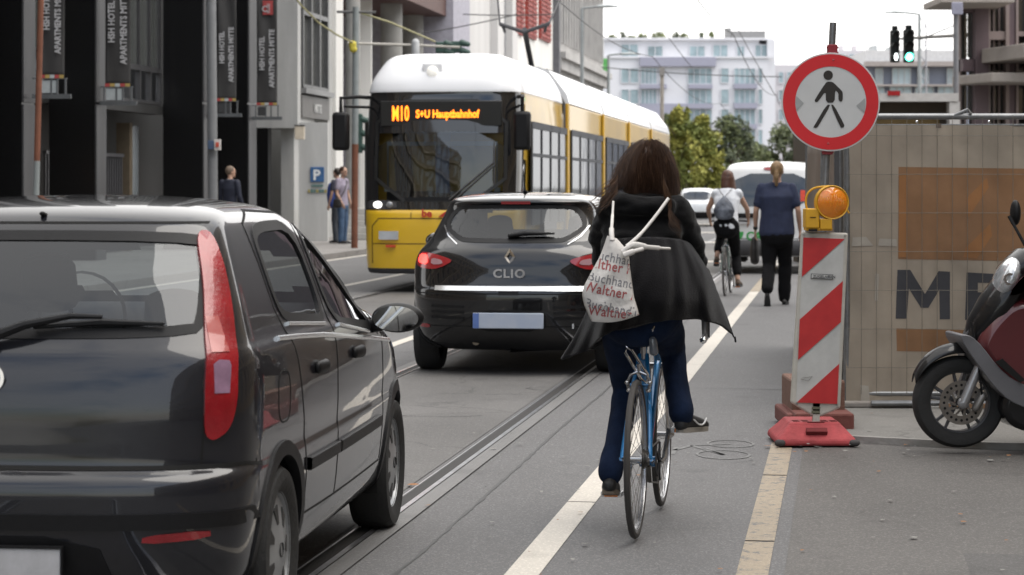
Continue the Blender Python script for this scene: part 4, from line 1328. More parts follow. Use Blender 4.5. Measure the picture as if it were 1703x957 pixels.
# ---- black compact car in the middle
def compact():
    HD = math.radians(8.2)
    r = thing('compact_car', 'glossy black compact hatchback ahead on the tracks, chrome strip across its tailgate', 'car', (-.03, 18.2, 0), PI/2-HD)
    rows = [
        (.20, .20, 3.9, .70, 2.6, .4, 2.5, .6), (.27, .10, 4.0, .79, 2.8, .45, 2.5, .7), (.36, .03, 4.05, .83, 2.8, .5, 2.5, .8),
        (.50, .00, 4.06, .852, 2.8, .5, 2.5, .8), (.62, .0, 4.06, .862, 2.8, .5, 2.5, .8), (.685, .01, 4.05, .866, 2.8, .5, 2.5, .8), (.715, .035, 4.04, .868, 2.8, .5, 2.5, .8),
        (.80, .06, 3.98, .872, 2.8, .5, 2.5, .8), (.88, .075, 3.75, .868, 2.8, .5, 2.5, .8), (.95, .095, 3.45, .852, 2.8, .5, 2.5, .8),
        (1.00, .12, 3.25, .825, 2.8, .5, 2.5, .8), (1.045, .17, 3.1, .785, 2.8, .48, 2.5, .7), (1.10, .24, 2.98, .745, 2.8, .45, 2.5, .6),
        (1.20, .33, 2.78, .695, 2.8, .42, 2.5, .6), (1.30, .42, 2.55, .65, 2.8, .4, 2.5, .6), (1.355, .44, 2.42, .625, 2.8, .38, 2.5, .6),
        (1.39, .42, 2.32, .60, 2.8, .38, 2.5, .6), (1.42, .46, 2.2, .565, 2.6, .4, 2.5, .6), (1.445, .62, 2.0, .48, 2.5, .5, 2.5, .6),
        (1.463, .9, 1.8, .33, 2.3, .4, 2.3, .5), (1.472, 1.2, 1.5, .12, 2, .3, 2, .3), (1.473, 1.3, 1.4, .01, 2, .1, 2, .1)]
    S = Shell(rows, 4.06, 2.0, .05, sub=4, nrear=18, nside=90, nfront=14)
    ax = (.68, 3.27)
    rw = O3([(-.42, 1.062), (-.60, 1.185), (-.535, 1.335), (-.44, 1.365), (.44, 1.365), (.535, 1.335), (.60, 1.185), (.42, 1.062)], .04)
    S.hole(('rear',), inset(rw, .025))
    sw = O2([(1.0, 1.10), (1.1, 1.36), (2.1, 1.38), (2.75, 1.06), (1.9, 1.03)], 2)
    for sg in (1, -1): S.hole(('side', sg), inset(sw, .02))
    fw = O2([(-.6, 1.12), (-.5, 1.4), (.5, 1.4), (.6, 1.12)], 2); S.hole(('front',), fw)
    S.body('body', blackpaint2, r, ax, .345, .31)
    mb = MB(); S.panel(mb, ('rear',), inset(rw, .02), 0, .07, skirt=0); g = mb.build('rear_window', glass('compact_glass', (.20, .22, .22), .01, 1.5, None, .75), r)
    mb = MB(); S.ringpanel(mb, ('rear',), rw, .035, .003); mb.build('window_seal', blackpl, g)
    mb = MB(); S.strip(mb, ('rear',), [(-.60, 1.20), (-.54, 1.115), (-.45, 1.05)], .008, .006); mb.build('window_trim', chrome, g); mb = MB(); S.strip(mb, ('rear',), [(.60, 1.20), (.54, 1.115), (.45, 1.05)], .008, .006); mb.build('window_trim', chrome, g)
    for sg in (1, -1):
        mb = MB(); S.panel(mb, ('side', sg), inset(sw, .018), 0, .08, skirt=0); g2 = mb.build('side_window', carglass_dark, r)
        mb = MB(); S.ringpanel(mb, ('side', sg), sw, .035, .003); mb.build('window_seal', blackpl, g2)
        ou = resample(chaikin([V((sg*a, z)) for a, z in ((.46, .925), (.60, .965), (.74, .985), (.80, .955), (.80, .89), (.74, .855), (.62, .85), (.54, .875))], 2), .02)
        mb = MB(); S.panel(mb, ('rear',), ou, .010, .03, skirt=.02, bulge=.008); tl = mb.build('tail_light', redlens2, r, smooth=70)
        ou = resample(chaikin([V((sg*a, z)) for a, z in ((.68, .885), (.69, .965), (.76, .965), (.775, .90))], 1), .02)
        mb = MB(); S.panel(mb, ('rear',), ou, .024, .03, skirt=.01); mb.build('brake_lamp', M('lit_red', (.9, .05, .04), .2, emis=(1, .05, .04), estr=1.6 if True else 0), tl)
        ou = resample(chaikin([V((sg*a, z)) for a, z in ((.55, .89), (.56, .925), (.65, .94), (.65, .885))], 1), .02)
        mb = MB(); S.panel(mb, ('rear',), ou, .022, .03, skirt=.01); mb.build('reversing_lens', M('smoked_lens', (.35, .20, .22), .2, coat=1), tl)
        mb = MB(); ou = O2([(sg*.66, .378), (sg*.66, .41), (sg*.79, .415), (sg*.79, .388)], 1, .02); S.panel(mb, ('rear',), ou, .006, .03); mb.build('reflector', redlens, r)
        # bumper slats
        mb = MB()
        for k in range(3): S.strip(mb, ('rear',), [(sg*.36, .465+.045*k), (sg*.64, .47+.045*k)], .022, .006)
        mb.build('bumper_slat', blackpl, r)
        mb = MB(); mb.ball((2.35, sg*1.0, 1.03), (.07, .10, .07), 10); mb.loft([((2.4, sg*.84, .98), .03, .03), ((2.37, sg*.93, 1.01), .03, .03)], (1, 0, 0)); mb.build('side_mirror', blackpaint2, r)
    mb = MB(); S.strip(mb, ('rear',), [(-.61, .702), (.61, .702)], .036, .012); mb.build('chrome_strip', satin, r)
    mb = MB(); ou = O2([(-.30, .36), (-.30, .53), (.30, .53), (.30, .36)], 1); S.panel(mb, ('rear',), ou, .002, .06); mb.build('plate_recess', blackpl, r)
    mb = MB(); mb.box(-.012, 0, -.285, .285, .385, .51); pl = mb.build('number_plate', None or M('plate_bluish', (.40, .46, .58), .4, 0, .06, 3, col2=(.5, .53, .58)), r, bevel=.006)
    mb = MB(); mb.box(-.015, -.0125, .235, .283, .388, .507); mb.build('plate_band', M('plate_blue', (.10, .17, .42), .4), pl)
    mb = MB(); S.strip(mb, ('rear',), [(-.80, .66), (.80, .66)], .01, .001); S.strip(mb, ('rear',), [(-.70, .99), (-.66, .86), (-.66, .69)], .007, .001); S.strip(mb, ('rear',), [(.70, .99), (.66, .86), (.66, .69)], .007, .001)
    S.strip(mb, ('rear',), [(-.68, .40), (.68, .40)], .01, .001); mb.build('tailgate_gap', seamm, r)
    mb = MB(); S.strip(mb, ('rear',), [(-.08, .668), (.08, .668)], .035, .004); mb.build('tailgate_handle', blackpl, r)
    # diamond emblem
    loc, n, d = S.cast(('rear',), 0, .955)
    mb = MB(); c = loc+V((-.012, 0, 0)); sx_, sz_ = .044, .068
    for k, (a, b_) in enumerate((((0, 1), (1, 0)), ((1, 0), (0, -1)), ((0, -1), (-1, 0)), ((-1, 0), (0, 1)))):
        p0 = V((0, a[0]*sx_, a[1]*sz_)); p1 = V((0, b_[0]*sx_, b_[1]*sz_)); q0, q1 = p0*.52, p1*.52
        mb.prism([c+p0, c+p1, c+q1+V((-.01, 0, 0)), c+q0+V((-.01, 0, 0))], (.01, 0, 0))
    mb.build('emblem', chrome, r, smooth=0)
    tm = textmesh('CLIO', .095, .006, .003, 1.15, 'CENTER', sx=1.1)
    loc, n, d = S.cast(('rear',), 0, .82)
    tm.xform(frame(loc+V((-.012, 0, -.03)), (0, -1, 0), (0, 0, 1))); tm.build('lettering', chrome, r, smooth=0)
    def rp(y, z, o_): l, n, d = S.cast(('rear',), y, z); return l+n*o_
    mb = MB(); mb.loft([(rp(.02, 1.105, .02), .018, .02), (rp(-.10, 1.115, .035), .02, .02), (rp(-.33, 1.118, .03), .008, .012)], (0, 0, 1)); mb.build('rear_wiper', blackpl, r)
    mb = MB(); S.strip(mb, ('rear',), [(-.12, 1.385), (.12, 1.385)], .02, .006); mb.build('third_brake_light', redlens2, r)
    for x in ax:
        for sg in (1, -1): wheel(r, x, sg*.745, .31, .205, sg, tyrem, hubm, rr=.66)
    arch_bits(r, S, ax, .345, .31, blackpl)
    mb = MB(); mb.tube([(1.0, 0, 1.465), (.86, 0, 1.66)], [.008, .003], 6); mb.loft([((1.03, 0, 1.46), .03, .015), ((.98, 0, 1.48), .015, .012)], (0, 1, 0)); mb.build('aerial', blackpl, r)
    seats(r, (2.15,), (-.36, .36), .3, 1.18); seats(r, (1.15,), (-.4, 0, .4), .32, 1.06)
    mb = MB(); mb.box(.4, 3.2, -.70, .70, .22, .32); mb.box(.35, .95, -.6, .6, .3, .98); mb.loft([((2.9, -.6, .93), .12, .1), ((2.9, .6, .93), .12, .1)], (1, 0, 0)); mb.build('interior', cabin, r)
    mb = MB(); mb.tube([(.12, .28, .27), (.5, .3, .27)], .03); mb.tube([(.3, -.5, .27), (.7, .5, .25)], .02); mb.build('exhaust', M('exhaust_metal', (.2, .17, .13), .5, .8), r)
    return r
compact()

# ---- yellow tram
def tram():
    HD = math.radians(8.2)
    c0 = ST(-5.76, 0); t0 = 31.95
    pos = ST(-5.66, t0)
    # local: x to the rear (away from us), y to our left, z up; front at x=0
    r = thing('tram', 'yellow and white tram with orange M10 destination display', 'tram', tuple(pos), PI/2-HD)
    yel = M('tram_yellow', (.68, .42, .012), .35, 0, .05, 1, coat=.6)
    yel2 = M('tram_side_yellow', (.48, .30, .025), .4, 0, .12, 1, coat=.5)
    whi = M('tram_white', (.80, .81, .83), .4, 0, .04, 1, coat=.5)
    blk_ = M('tram_black_glass', (.010, .010, .011), .06, coat=1)
    rub = M('bellows_rubber', (.03, .028, .025), .8)
    HW = 1.2; HT = 3.44
    # front shell by slices: z, rear=front of tram here
    rows = [(.27, .10, 5.3, 1.08, 4, .6, 9, .1), (.35, .02, 5.3, 1.15, 4, .6, 9, .1), (.9, .0, 5.3, 1.17, 4, .6, 9, .1), (1.16, .03, 5.3, 1.18, 4, .6, 9, .1), (1.18, .06, 5.3, 1.18, 4, .6, 9, .1),
            (1.9, .12, 5.3, 1.19, 4, .6, 9, .1), (2.6, .22, 5.3, 1.17, 4, .6, 9, .1), (2.86, .27, 5.3, 1.15, 4, .6, 9, .1), (2.88, .25, 5.3, 1.16, 4, .6, 9, .1), (3.05, .30, 5.3, 1.12, 4, .6, 9, .1), (3.30, .45, 5.3, .97, 4, .6, 9, .1), (3.40, .56, 5.3, .86, 4, .6, 9, .1), (3.44, .70, 5.3, .70, 4, .5, 9, .1)]
    S = Shell(rows, 5.3, 3.2, 0.03, sub=4, nrear=14, nside=40, nfront=6)
    # split the shell by height: skirt, yellow nose, black glazing band, white cap
    ru = MB(); ru.v = list(S.v)
    def part(name, m, z0, z1, extra=None, sm=40):
        mb = MB(); idx = {}
        fs = []
        for f in S.f + [S.top, S.bot]:
            cz = sum(S.v[i].z for i in f)/len(f)
            cx = sum(S.v[i].x for i in f)/len(f)
            if z0 <= cz < z1 and (extra is None or extra(cx, cz)): fs.append(f)
        mb.add(S.v, fs)
        bm_ = mb.build(name, m, r, smooth=sm)
        # drop loose vertices
        bm = bmesh.new(); bm.from_mesh(bm_.data); bmesh.ops.delete(bm, geom=[v for v in bm.verts if not v.link_faces], context='VERTS'); bm.to_mesh(bm_.data); bm.free()
        return bm_
    part('nose_panel', yel, .34, 1.17)
    part('skirt', M('tram_skirt', (.045, .045, .05), .6), 0, .34)
    wz0, wz1 = 1.36, 2.60
    ws = O2([(-.92, 1.34), (-.92, 2.30), (.92, 2.30), (.92, 1.34)], 1)
    S.hole(('rear',), ws)
    # black band with windscreen opening, only the cab part
    mb = MB(); fs = []
    for f in S.f:
        cz = sum(S.v[i].z for i in f)/4; cx = sum(S.v[i].x for i in f)/4; cy = sum(S.v[i].y for i in f)/4
        if 1.17 <= cz < 2.87 and cx < .62 and not (cx < .45 and abs(cy) < .90 and 1.36 < cz < 2.29): fs.append(f)
    mb.add(S.v, fs); bb = mb.build('cab_front', blk_, r, smooth=40)
    bm = bmesh.new(); bm.from_mesh(bb.data); bmesh.ops.delete(bm, geom=[v for v in bm.verts if not v.link_faces], context='VERTS'); bm.to_mesh(bb.data); bm.free()
    part('roof_cap', whi, 2.87, 4)
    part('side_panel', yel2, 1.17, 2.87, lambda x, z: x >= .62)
    mb = MB(); S.panel(mb, ('rear',), ws, .006, .12, skirt=.01); wsx = mb.build('windscreen', glass('windscreen_glass', (.40, .44, .46), .02), r)
    mb = MB(); S.ringpanel(mb, ('rear',), O2([(-.96, 1.30), (-.96, 2.76), (.96, 2.76), (.96, 1.30)], 1), .045, .012); mb.build('windscreen_frame', M('frame_black', (.02, .02, .02), .4), wsx)
    # blue-white sun blind stripe and interior
    mb = MB(); mb.grid(lambda u, v: (.42+.015*math.sin(u*9), .10-.20*u+.02*math.sin(v*5), 1.42+1.28*v), 8, 10); mb.build('blind', M('blind_blue', (.24, .33, .50), .6), r)
    mb = MB(); mb.box(.30, .34, -.80, .80, 2.10, 2.16, 0); mb.box(.30, .34, -.80, -.785, 1.5, 2.1, 0); mb.box(.30, .34, .785, .80, 1.5, 2.1, 0); mb.box(.29, .34, -.84, -.76, 1.44, 1.50, 0); mb.box(.29, .34, .76, .84, 1.44, 1.50, 0)
    mb.build('sun_visor', M('visor_grey', (.22, .26, .27), .5), r)
    mb = MB(); mb.box(1.9, 1.95, -1.05, 1.05, .5, 2.85); mb.box(.5, 1.9, -1.05, 1.05, .5, .9); mb.box(.5, .95, -.85, .85, .9, 1.45)
    mb.box(1.2, 1.3, -.3, .3, 1.1, 1.9)
    mb.build('cab_interior', M('cab_dark', (.022, .022, .024), .8), r)
    mb = MB(); mb.grid(lambda u, v: (.60+.03*math.sin(u*14), .72-.25*u+.08*v, 1.42+1.1*v), 10, 8); mb.build('curtain', M('curtain_grey', (.07, .068, .062), .8), r)
    # destination display
    mb = MB(); mb.box(.20, .26, -.88, .88, 2.38, 2.74); dsp = mb.build('destination_display', M('display_black', (.006, .006, .006), .3), r, bevel=.01)
    led = M('led_orange', (1, .25, .02), .5, emis=(1, .19, .01), estr=1.7)
    tm = textmesh('M10', .30, .004, .005, 1.05, sx=.46); tm.xform(frame(V((.185, .71, 2.46)), (0, -1, 0), (0, 0, 1))); tm.build('lettering', led, dsp, smooth=0)
    tm = textmesh('S+U Hauptbahnhof', .155, .004, .004, 1.0, sx=.76); tm.xform(frame(V((.185, .36, 2.50)), (0, -1, 0), (0, 0, 1))); tm.build('lettering', led, dsp, smooth=0)
    # lamps and nose details
    for sg in (1, -1):
        mb = MB(); ou = O2([(sg*.62, 1.19), (sg*.62, 1.32), (sg*1.10, 1.32), (sg*1.10, 1.19)], 1, .03); S.panel(mb, ('rear',), ou, .012, .05, skirt=.02); hl = mb.build('headlight', M('lamp_cover', (.06, .06, .065), .15, coat=1), r)
        l, n, d = S.cast(('rear',), sg*.90, 1.255)
        mb = MB(); mb.ball(l+V((-.03, 0, 0)), (.03, .065, .05), 10); mb.build('lamp', M('lamp_on', (1, 1, 1), .3, emis=(1, .97, .92), estr=1.0), hl)
        l, n, d = S.cast(('rear',), sg*.72, 1.255); mb = MB(); mb.ball(l+V((-.02, 0, 0)), (.02, .05, .045), 10); mb.build('lamp_reflector', M('reflector_grey', (.3, .31, .32), .3, .5), hl)
    mb = MB()
    S.strip(mb, ('rear',), [(.98, .42), (.98, .95), (.88, 1.06), (-.88, 1.06), (-.98, .95), (-.98, .42)], .016, .002); S.strip(mb, ('rear',), [(.98, .70), (-.98, .70)], .014, .002)
    S.strip(mb, ('rear',), [(.40, 1.06), (.40, 1.17)], .012, .002); mb.build('panel_gap_line', M('yellow_gap', (.10, .06, .01), .8), r)
    tm = textmesh('be', .15, .003, .006); tm.xform(frame(V((-.012, .24, 1.085)), (0, -1, 0), (0, 0, 1))); tm.build('lettering', M('tram_red', (.5, .04, .02), .5), r, smooth=0)
    mb = MB(); mb.prism([(-.012, .0, 1.085), (-.012, -.35, 1.085), (-.012, -.35, 1.16), (-.012, -.10, 1.16), (-.012, -.06, 1.135)], (.02, 0, 0)); mb.build('red_sticker', M('tram_red', (.5, .04, .02), .5), r)
    mb = MB(); mb.box(-.012, .01, .58, .86, .76, .88); mb.build('number_label', M('label_grey', (.42, .44, .46), .5), r)
    mb = MB(); mb.box(-.014, .01, .62, .76, .65, .685); mb.build('reflector', M('tram_refl', (.55, .06, .02), .3), r)
    # roof lamp
    l, n, d = S.cast(('rear',), .15, 3.16)
    mb = MB(); mb.ball(l+V((-.01, 0, 0)), (.05, .085, .085), 12); rl = mb.build('roof_lamp', M('lamp_soft', (.9, .88, .82), .3, emis=(1, .97, .9), estr=.15), r)
    mb = MB(); mb.box(l.x+.0, l.x+.05, .0, .30, 3.03, 3.29); mb.build('lamp_plate', whi, rl, bevel=.02)
    # wiper
    def fp(y, z, o_): l, n, d = S.cast(('rear',), y, z); return l+V((-o_, 0, 0))
    mb = MB(); mb.tube([fp(-.15, 1.33, .05), fp(-.78, 1.86, .06)], .012, 6); mb.tube([fp(-.23, 1.33, .05), fp(-.80, 1.83, .06)], .012, 6); mb.tube([fp(-.79, 1.55, .04), fp(-.78, 2.15, .04)], .012, 6)
    mb.build('wiper', M('wiper_dark', (.07, .07, .07), .5), r)
    mb = MB(); S.strip(mb, ('rear',), [(.5, 1.34), (-.8, 1.34)], .05, .02); mb.build('wiper_rail', blackpl, r)
    # mirrors
    for sg, yy in ((1, 1.42), (-1, 1.20)):
        mb = MB(); y_ = sg*yy
        mb.box(-.05, .12, y_-.12, y_+.12, 2.03, 2.58); mir = mb.build('side_mirror', blackpl, r, bevel=.05)
        mb = MB(); mb.tube([(.45, sg*1.08, 2.80), (.1, sg*1.20, 2.80), (.03, y_, 2.78), (.03, y_, 2.55)], .028, 8); mb.tube([(.45, sg*1.08, 2.66), (.05, y_-sg*.05, 2.66)], .02, 8); mb.build('mirror_arm', blackpl, mir)
    if True:
        pass
    # following sections
    def section(x0, x1, z1, first=False):
        if not first:
            mb = MB()
            n = 10
            prof = [(-HW+.03, .30), (-HW, .40), (-HW, 2.87), (-HW+.02, 2.9)]
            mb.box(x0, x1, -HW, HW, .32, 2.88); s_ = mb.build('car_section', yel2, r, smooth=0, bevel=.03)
        else:
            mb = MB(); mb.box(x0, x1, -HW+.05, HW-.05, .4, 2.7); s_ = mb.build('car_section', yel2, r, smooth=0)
        mb = MB()
        if not first:
            pr = [(-HW-.005, 2.885), (-HW+.04, 3.05), (-.86, 3.44), (-.7, 3.50), (.7, 3.50), (.86, 3.44), (HW-.04, 3.05), (HW+.005, 2.885)]
            mb.prism([(x0, y, z) for y, z in pr], (x1-x0, 0, 0)); mb.build('roof', whi, s_, smooth=0)
        # glazing band on both sides, doors
        for sg in (1, -1):
            mb = MB(); Y0 = sg*(HW+.004)
            mb.box(x0+.18, x1-.12, min(Y0, Y0+sg*.02), max(Y0, Y0+sg*.02), .95, 2.45); wn = mb.build('window_band', glass('tram_side_glass', (.15, .16, .16), .05, 1.38, (.05, .050, .050), .6), s_, smooth=0)
            mb = MB(); Y1 = sg*(HW+.026); k = 4; w_ = (x1-x0-.3)
            for i in range(k+1):
                xx = x0+.18+w_*i/k; mb.box(xx-.04, xx+.04, min(Y1, Y1+sg*.012), max(Y1, Y1+sg*.012), .95, 2.45)
            mb.box(x0+.18, x1-.12, min(Y1, Y1+sg*.012), max(Y1, Y1+sg*.012), 2.36, 2.46); mb.box(x0+.18, x1-.12, min(Y1, Y1+sg*.010), max(Y1, Y1+sg*.010), 1.95, 2.0)
            mb.build('window_frame', M('grey_frame', (.06, .065, .075), .6), wn, smooth=0)
            mb = MB(); xd = x0+(x1-x0)*.32; mb.box(xd, xd+1.5, min(Y1, Y1+sg*.016), max(Y1, Y1+sg*.016), .38, .98, 0)
            mb.build('door_panel', M('grey_frame', (.06, .065, .075), .6), wn, smooth=0)
        return s_
    xs = [.65, 5.3, 11.0, 16.3, 22.0, 28.0]
    section(.68, 5.28, HT, True)
    for a, b_ in zip(xs[1:], xs[2:]):
        section(a+.30, b_, HT)
        mb = MB(); pr = [(-HW+.05, .45), (-HW+.05, 2.88), (-.86, 3.38), (.86, 3.38), (HW-.05, 2.88), (HW-.05, .45)]
        mb.prism([(a-.02, y, z) for y, z in pr], (.34, 0, 0)); mb.build('bellows', rub, r, smooth=0)
        for sg in (-1, 1):
            mb = MB(); mb.box(a-.24, a-.02, sg*(HW+.03)-.02, sg*(HW+.03)+.02, .4, 2.87); mb.build('end_post', M('tram_post_yellow', (.50, .30, .02), .4), r, smooth=0, bevel=.01)
    # pantograph
    px = 9.2
    mb = MB(); gx = px
    mb.box(px-.9, px+.9, -.5, .5, 3.46, 3.6)
    mb.tube([(px+.9, .0, 3.6), (px-.3, .0, 4.35)], .05, 8)
    mb.tube([(px-.3, -.45, 4.45), (px-.3, 0, 4.30), (px-.3, .45, 4.45)], .036, 8)
    for sg in (-1, 1):
        mb.tube([(px-.3, sg*.45, 4.45), (px+.9, sg*.7, 5.45)], .02, 6); mb.tube([(px-.3, sg*.40, 4.42), (px-.25, sg*.36, 4.3)], .025, 6)
    for dx in (0, .25): mb.tube([(px+.8+dx, -1.0, 5.38), (px+.8+dx, -.7, 5.48), (px+.8+dx, .7, 5.48), (px+.8+dx, 1.0, 5.38)], .03, 6)
    mb.build('pantograph', M('pantograph_metal', (.06, .06, .065), .5, .5), r)
    # bogie wheels hidden low, side skirt
    mb = MB(); mb.box(1.6, 28, -1.05, 1.05, .22, .33); mb.build('underframe', M('tram_skirt', (.045, .045, .05), .6), r, smooth=0)
    return r
tram()

# ---- white van
def van():
    HD = math.radians(8.2)
    q = P(1283, 300, 39.5)
    r = thing('delivery_van', 'white panel van with green leaf mark driving ahead beside the walking man', 'van', (q.x, 39.5, 0), PI/2-HD)
    wp = M('van_white', (.66, .67, .68), .35, 0, .04, 1, coat=.6)
    rows = [(.30, .10, 4.1, .78, 4, .3, 3, .5), (.36, .02, 4.2, .86, 4, .3, 3, .6), (.52, .0, 4.2, .89, 4, .3, 3, .6), (.60, .05, 4.2, .90, 5, .25, 3, .6), (.9, .06, 4.1, .91, 5, .25, 3, .6), (1.12, .07, 3.5, .905, 5, .25, 3, .6),
            (1.4, .12, 3.1, .88, 5, .25, 3, .6), (1.7, .2, 2.8, .83, 5, .25, 3, .5), (1.83, .25, 2.6, .79, 5, .3, 3, .5), (1.90, .34, 2.4, .72, 4, .3, 3, .5), (1.945, .6, 2.1, .5, 3, .4, 3, .5), (1.955, 1.0, 1.8, .1, 2, .3, 2, .3)]
    S = Shell(rows, 4.2, 2.0, .02, sub=4, nrear=12, nside=50, nfront=10)
    ax = (.75, 3.45)
    S.body('body', wp, r, ax, .36, .31)
    mb = MB()
    fs = [(-.88, .885, .30, .585)]
    ou = O2([(-.90, .32), (-.90, .59), (.90, .59), (.90, .32)], 1); S.panel(mb, ('rear',), ou, .012, .08, skirt=.03); mb.build('bumper', M('van_bumper', (.05, .05, .055), .6), r)
    rw = O2([(-.72, 1.17), (-.66, 1.74), (.66, 1.74), (.72, 1.17)], 1)
    mb = MB(); S.panel(mb, ('rear',), rw, .006, .1, skirt=.02); mb.build('rear_window', glass('van_glass', (.05, .06, .06), .03, 1.5, (.015, .018, .018)), r)
    mb = MB(); ou = O2([(-.14, 1.795), (-.14, 1.85), (.14, 1.85), (.14, 1.795)], 1, .03); S.panel(mb, ('rear',), ou, .012, .05, skirt=.02); mb.build('third_brake_light', redlens, r)
    for sg in (1, -1):
        mb = MB(); ou = O2([(sg*.80, .80), (sg*.80, 1.15), (sg*.885, 1.15), (sg*.885, .80)], 1, .03); S.panel(mb, ('rear',), ou, .015, .05, skirt=.02); mb.build('tail_light', M('lit_red', (.9, .05, .04), .2, emis=(1, .05, .04), estr=1.6), r)
        mb = MB(); mb.ball((3.0, sg*1.05, 1.3), (.08, .12, .14), 8); mb.build('side_mirror', blackpl, r)
        mb = MB(); ou = O2([(2.2, 1.2), (2.25, 1.65), (2.7, 1.6), (2.95, 1.2)], 1, .05); S.panel(mb, ('side', sg), ou, .006, .1); mb.build('side_window', glass('van_glass', (.05, .06, .06), .03), r)
    mb = MB(); mb.box(.03, .05, .36, .84, .86, .97); mb.build('number_plate', platem, r)
    mb = MB(); mb.box(.02, .07, .28, .86, .97, 1.05); mb.build('plate_light_bar', blackpl, r)
    grn = M('sign_green', (.03, .30, .06), .5)
    mb = MB(); mb.add([V((.035, .60-.12*math.cos(a), .73+.15*math.sin(a))) for a in [PI+PI*k/12 for k in range(13)]], [tuple(range(13))]); mb.prism([(.035, .66, .735), (.035, .60, .735), (.035, .70, .80), (.035, .73, .78)], (.01, 0, 0))
    mb.build('leaf_mark', grn, r, smooth=0)
    tm = textmesh('CA', .20, .004, .006); tm.xform(frame(V((.03, .44, .59)), (0, -1, 0), (0, 0, 1))); tm.build('lettering', grn, r, smooth=0)
    tm = textmesh('ECR', .22, .004, .02, sx=.8)
    l, n, d = S.cast(('rear',), -.58, 1.28)
    mb = MB(); S.panel(mb, ('rear',), O2([(-.50, 1.30), (-.50, 1.42), (-.86, 1.42), (-.86, 1.30)], 0, .05), .008, .05, skirt=.004)
    mb = None
    tm.xform(frame(V((.05, -.50, 1.28)), (0, -1, 0), (0, 0, 1)))
    # letters wrap on the surface
    for i, p in enumerate(tm.v):
        l, n, d = S.cast(('rear',), p.y, p.z); tm.v[i] = l+V((-.012 if p.x < .05 else -.004, 0, 0))
    tm.build('lettering', M('van_red', (.6, .05, .02), .5), r, smooth=0)
    mb = MB(); S.strip(mb, ('rear',), [(0, .62), (0, 1.86)], .012, .001); S.strip(mb, ('rear',), [(-.9, .61), (.9, .61)], .014, .001); mb.build('door_gap', seamm, r)
    for x in ax:
        for sg in (1, -1): wheel(r, x, sg*.80, .31, .2, sg, tyrem, hubm)
    arch_bits(r, S, ax, .36, .31, blackpl)
    return r
van()

# ---- distant white car
def farcar():
    q = P(1158, 320, 86)
    r = thing('white_car', 'white car in the distance between the two cyclists', 'car', (q.x, 86, 0), PI/2-math.radians(8.2))
    rows = [(.25, .1, 4.3, .75, 4, .3, 3, .5), (.5, 0, 4.3, .87, 4, .4, 3, .6), (.85, .05, 4.1, .88, 4, .4, 3, .6), (.95, .2, 3.4, .84, 4, .4, 3, .6), (1.3, .6, 2.9, .66, 4, .4, 3, .5), (1.42, .9, 2.5, .5, 3, .4, 3, .5), (1.45, 1.3, 2.0, .1, 2, .3, 2, .3)]
    S = Shell(rows, 4.3, 2.1, .03, sub=4, nrear=10, nside=40, nfront=10)
    S.body('body', M('far_white_paint', (.62, .64, .66), .3, coat=1), r, (.8, 3.4), .34, .30)
    mb = MB(); S.panel(mb, ('rear',), O2([(-.58, 1.0), (-.5, 1.32), (.5, 1.32), (.58, 1.0)], 1), .008, .1, skirt=.01); mb.build('window', glass('van_glass', (.05, .06, .06), .03), r)
    for sg in (1, -1):
        mb = MB(); S.panel(mb, ('rear',), O2([(sg*.6, .70), (sg*.6, .88), (sg*.82, .88), (sg*.82, .70)], 1), .012, .06, skirt=.01); mb.build('tail_light', M('far_lamp', (.6, .6, .58), .3, emis=(1, 1, 1), estr=.4), r)
        for x in (.8, 3.4): wheel(r, x, sg*.77, .31, .2, sg, tyrem, hubm)
    mb = MB(); S.panel(mb, ('rear',), O2([(-.7, .3), (-.7, .55), (.7, .55), (.7, .3)], 1), .012, .1, skirt=.01); mb.build('bumper', blackpl, r)
    return r
farcar()
q = farcar.__call__ if False else None

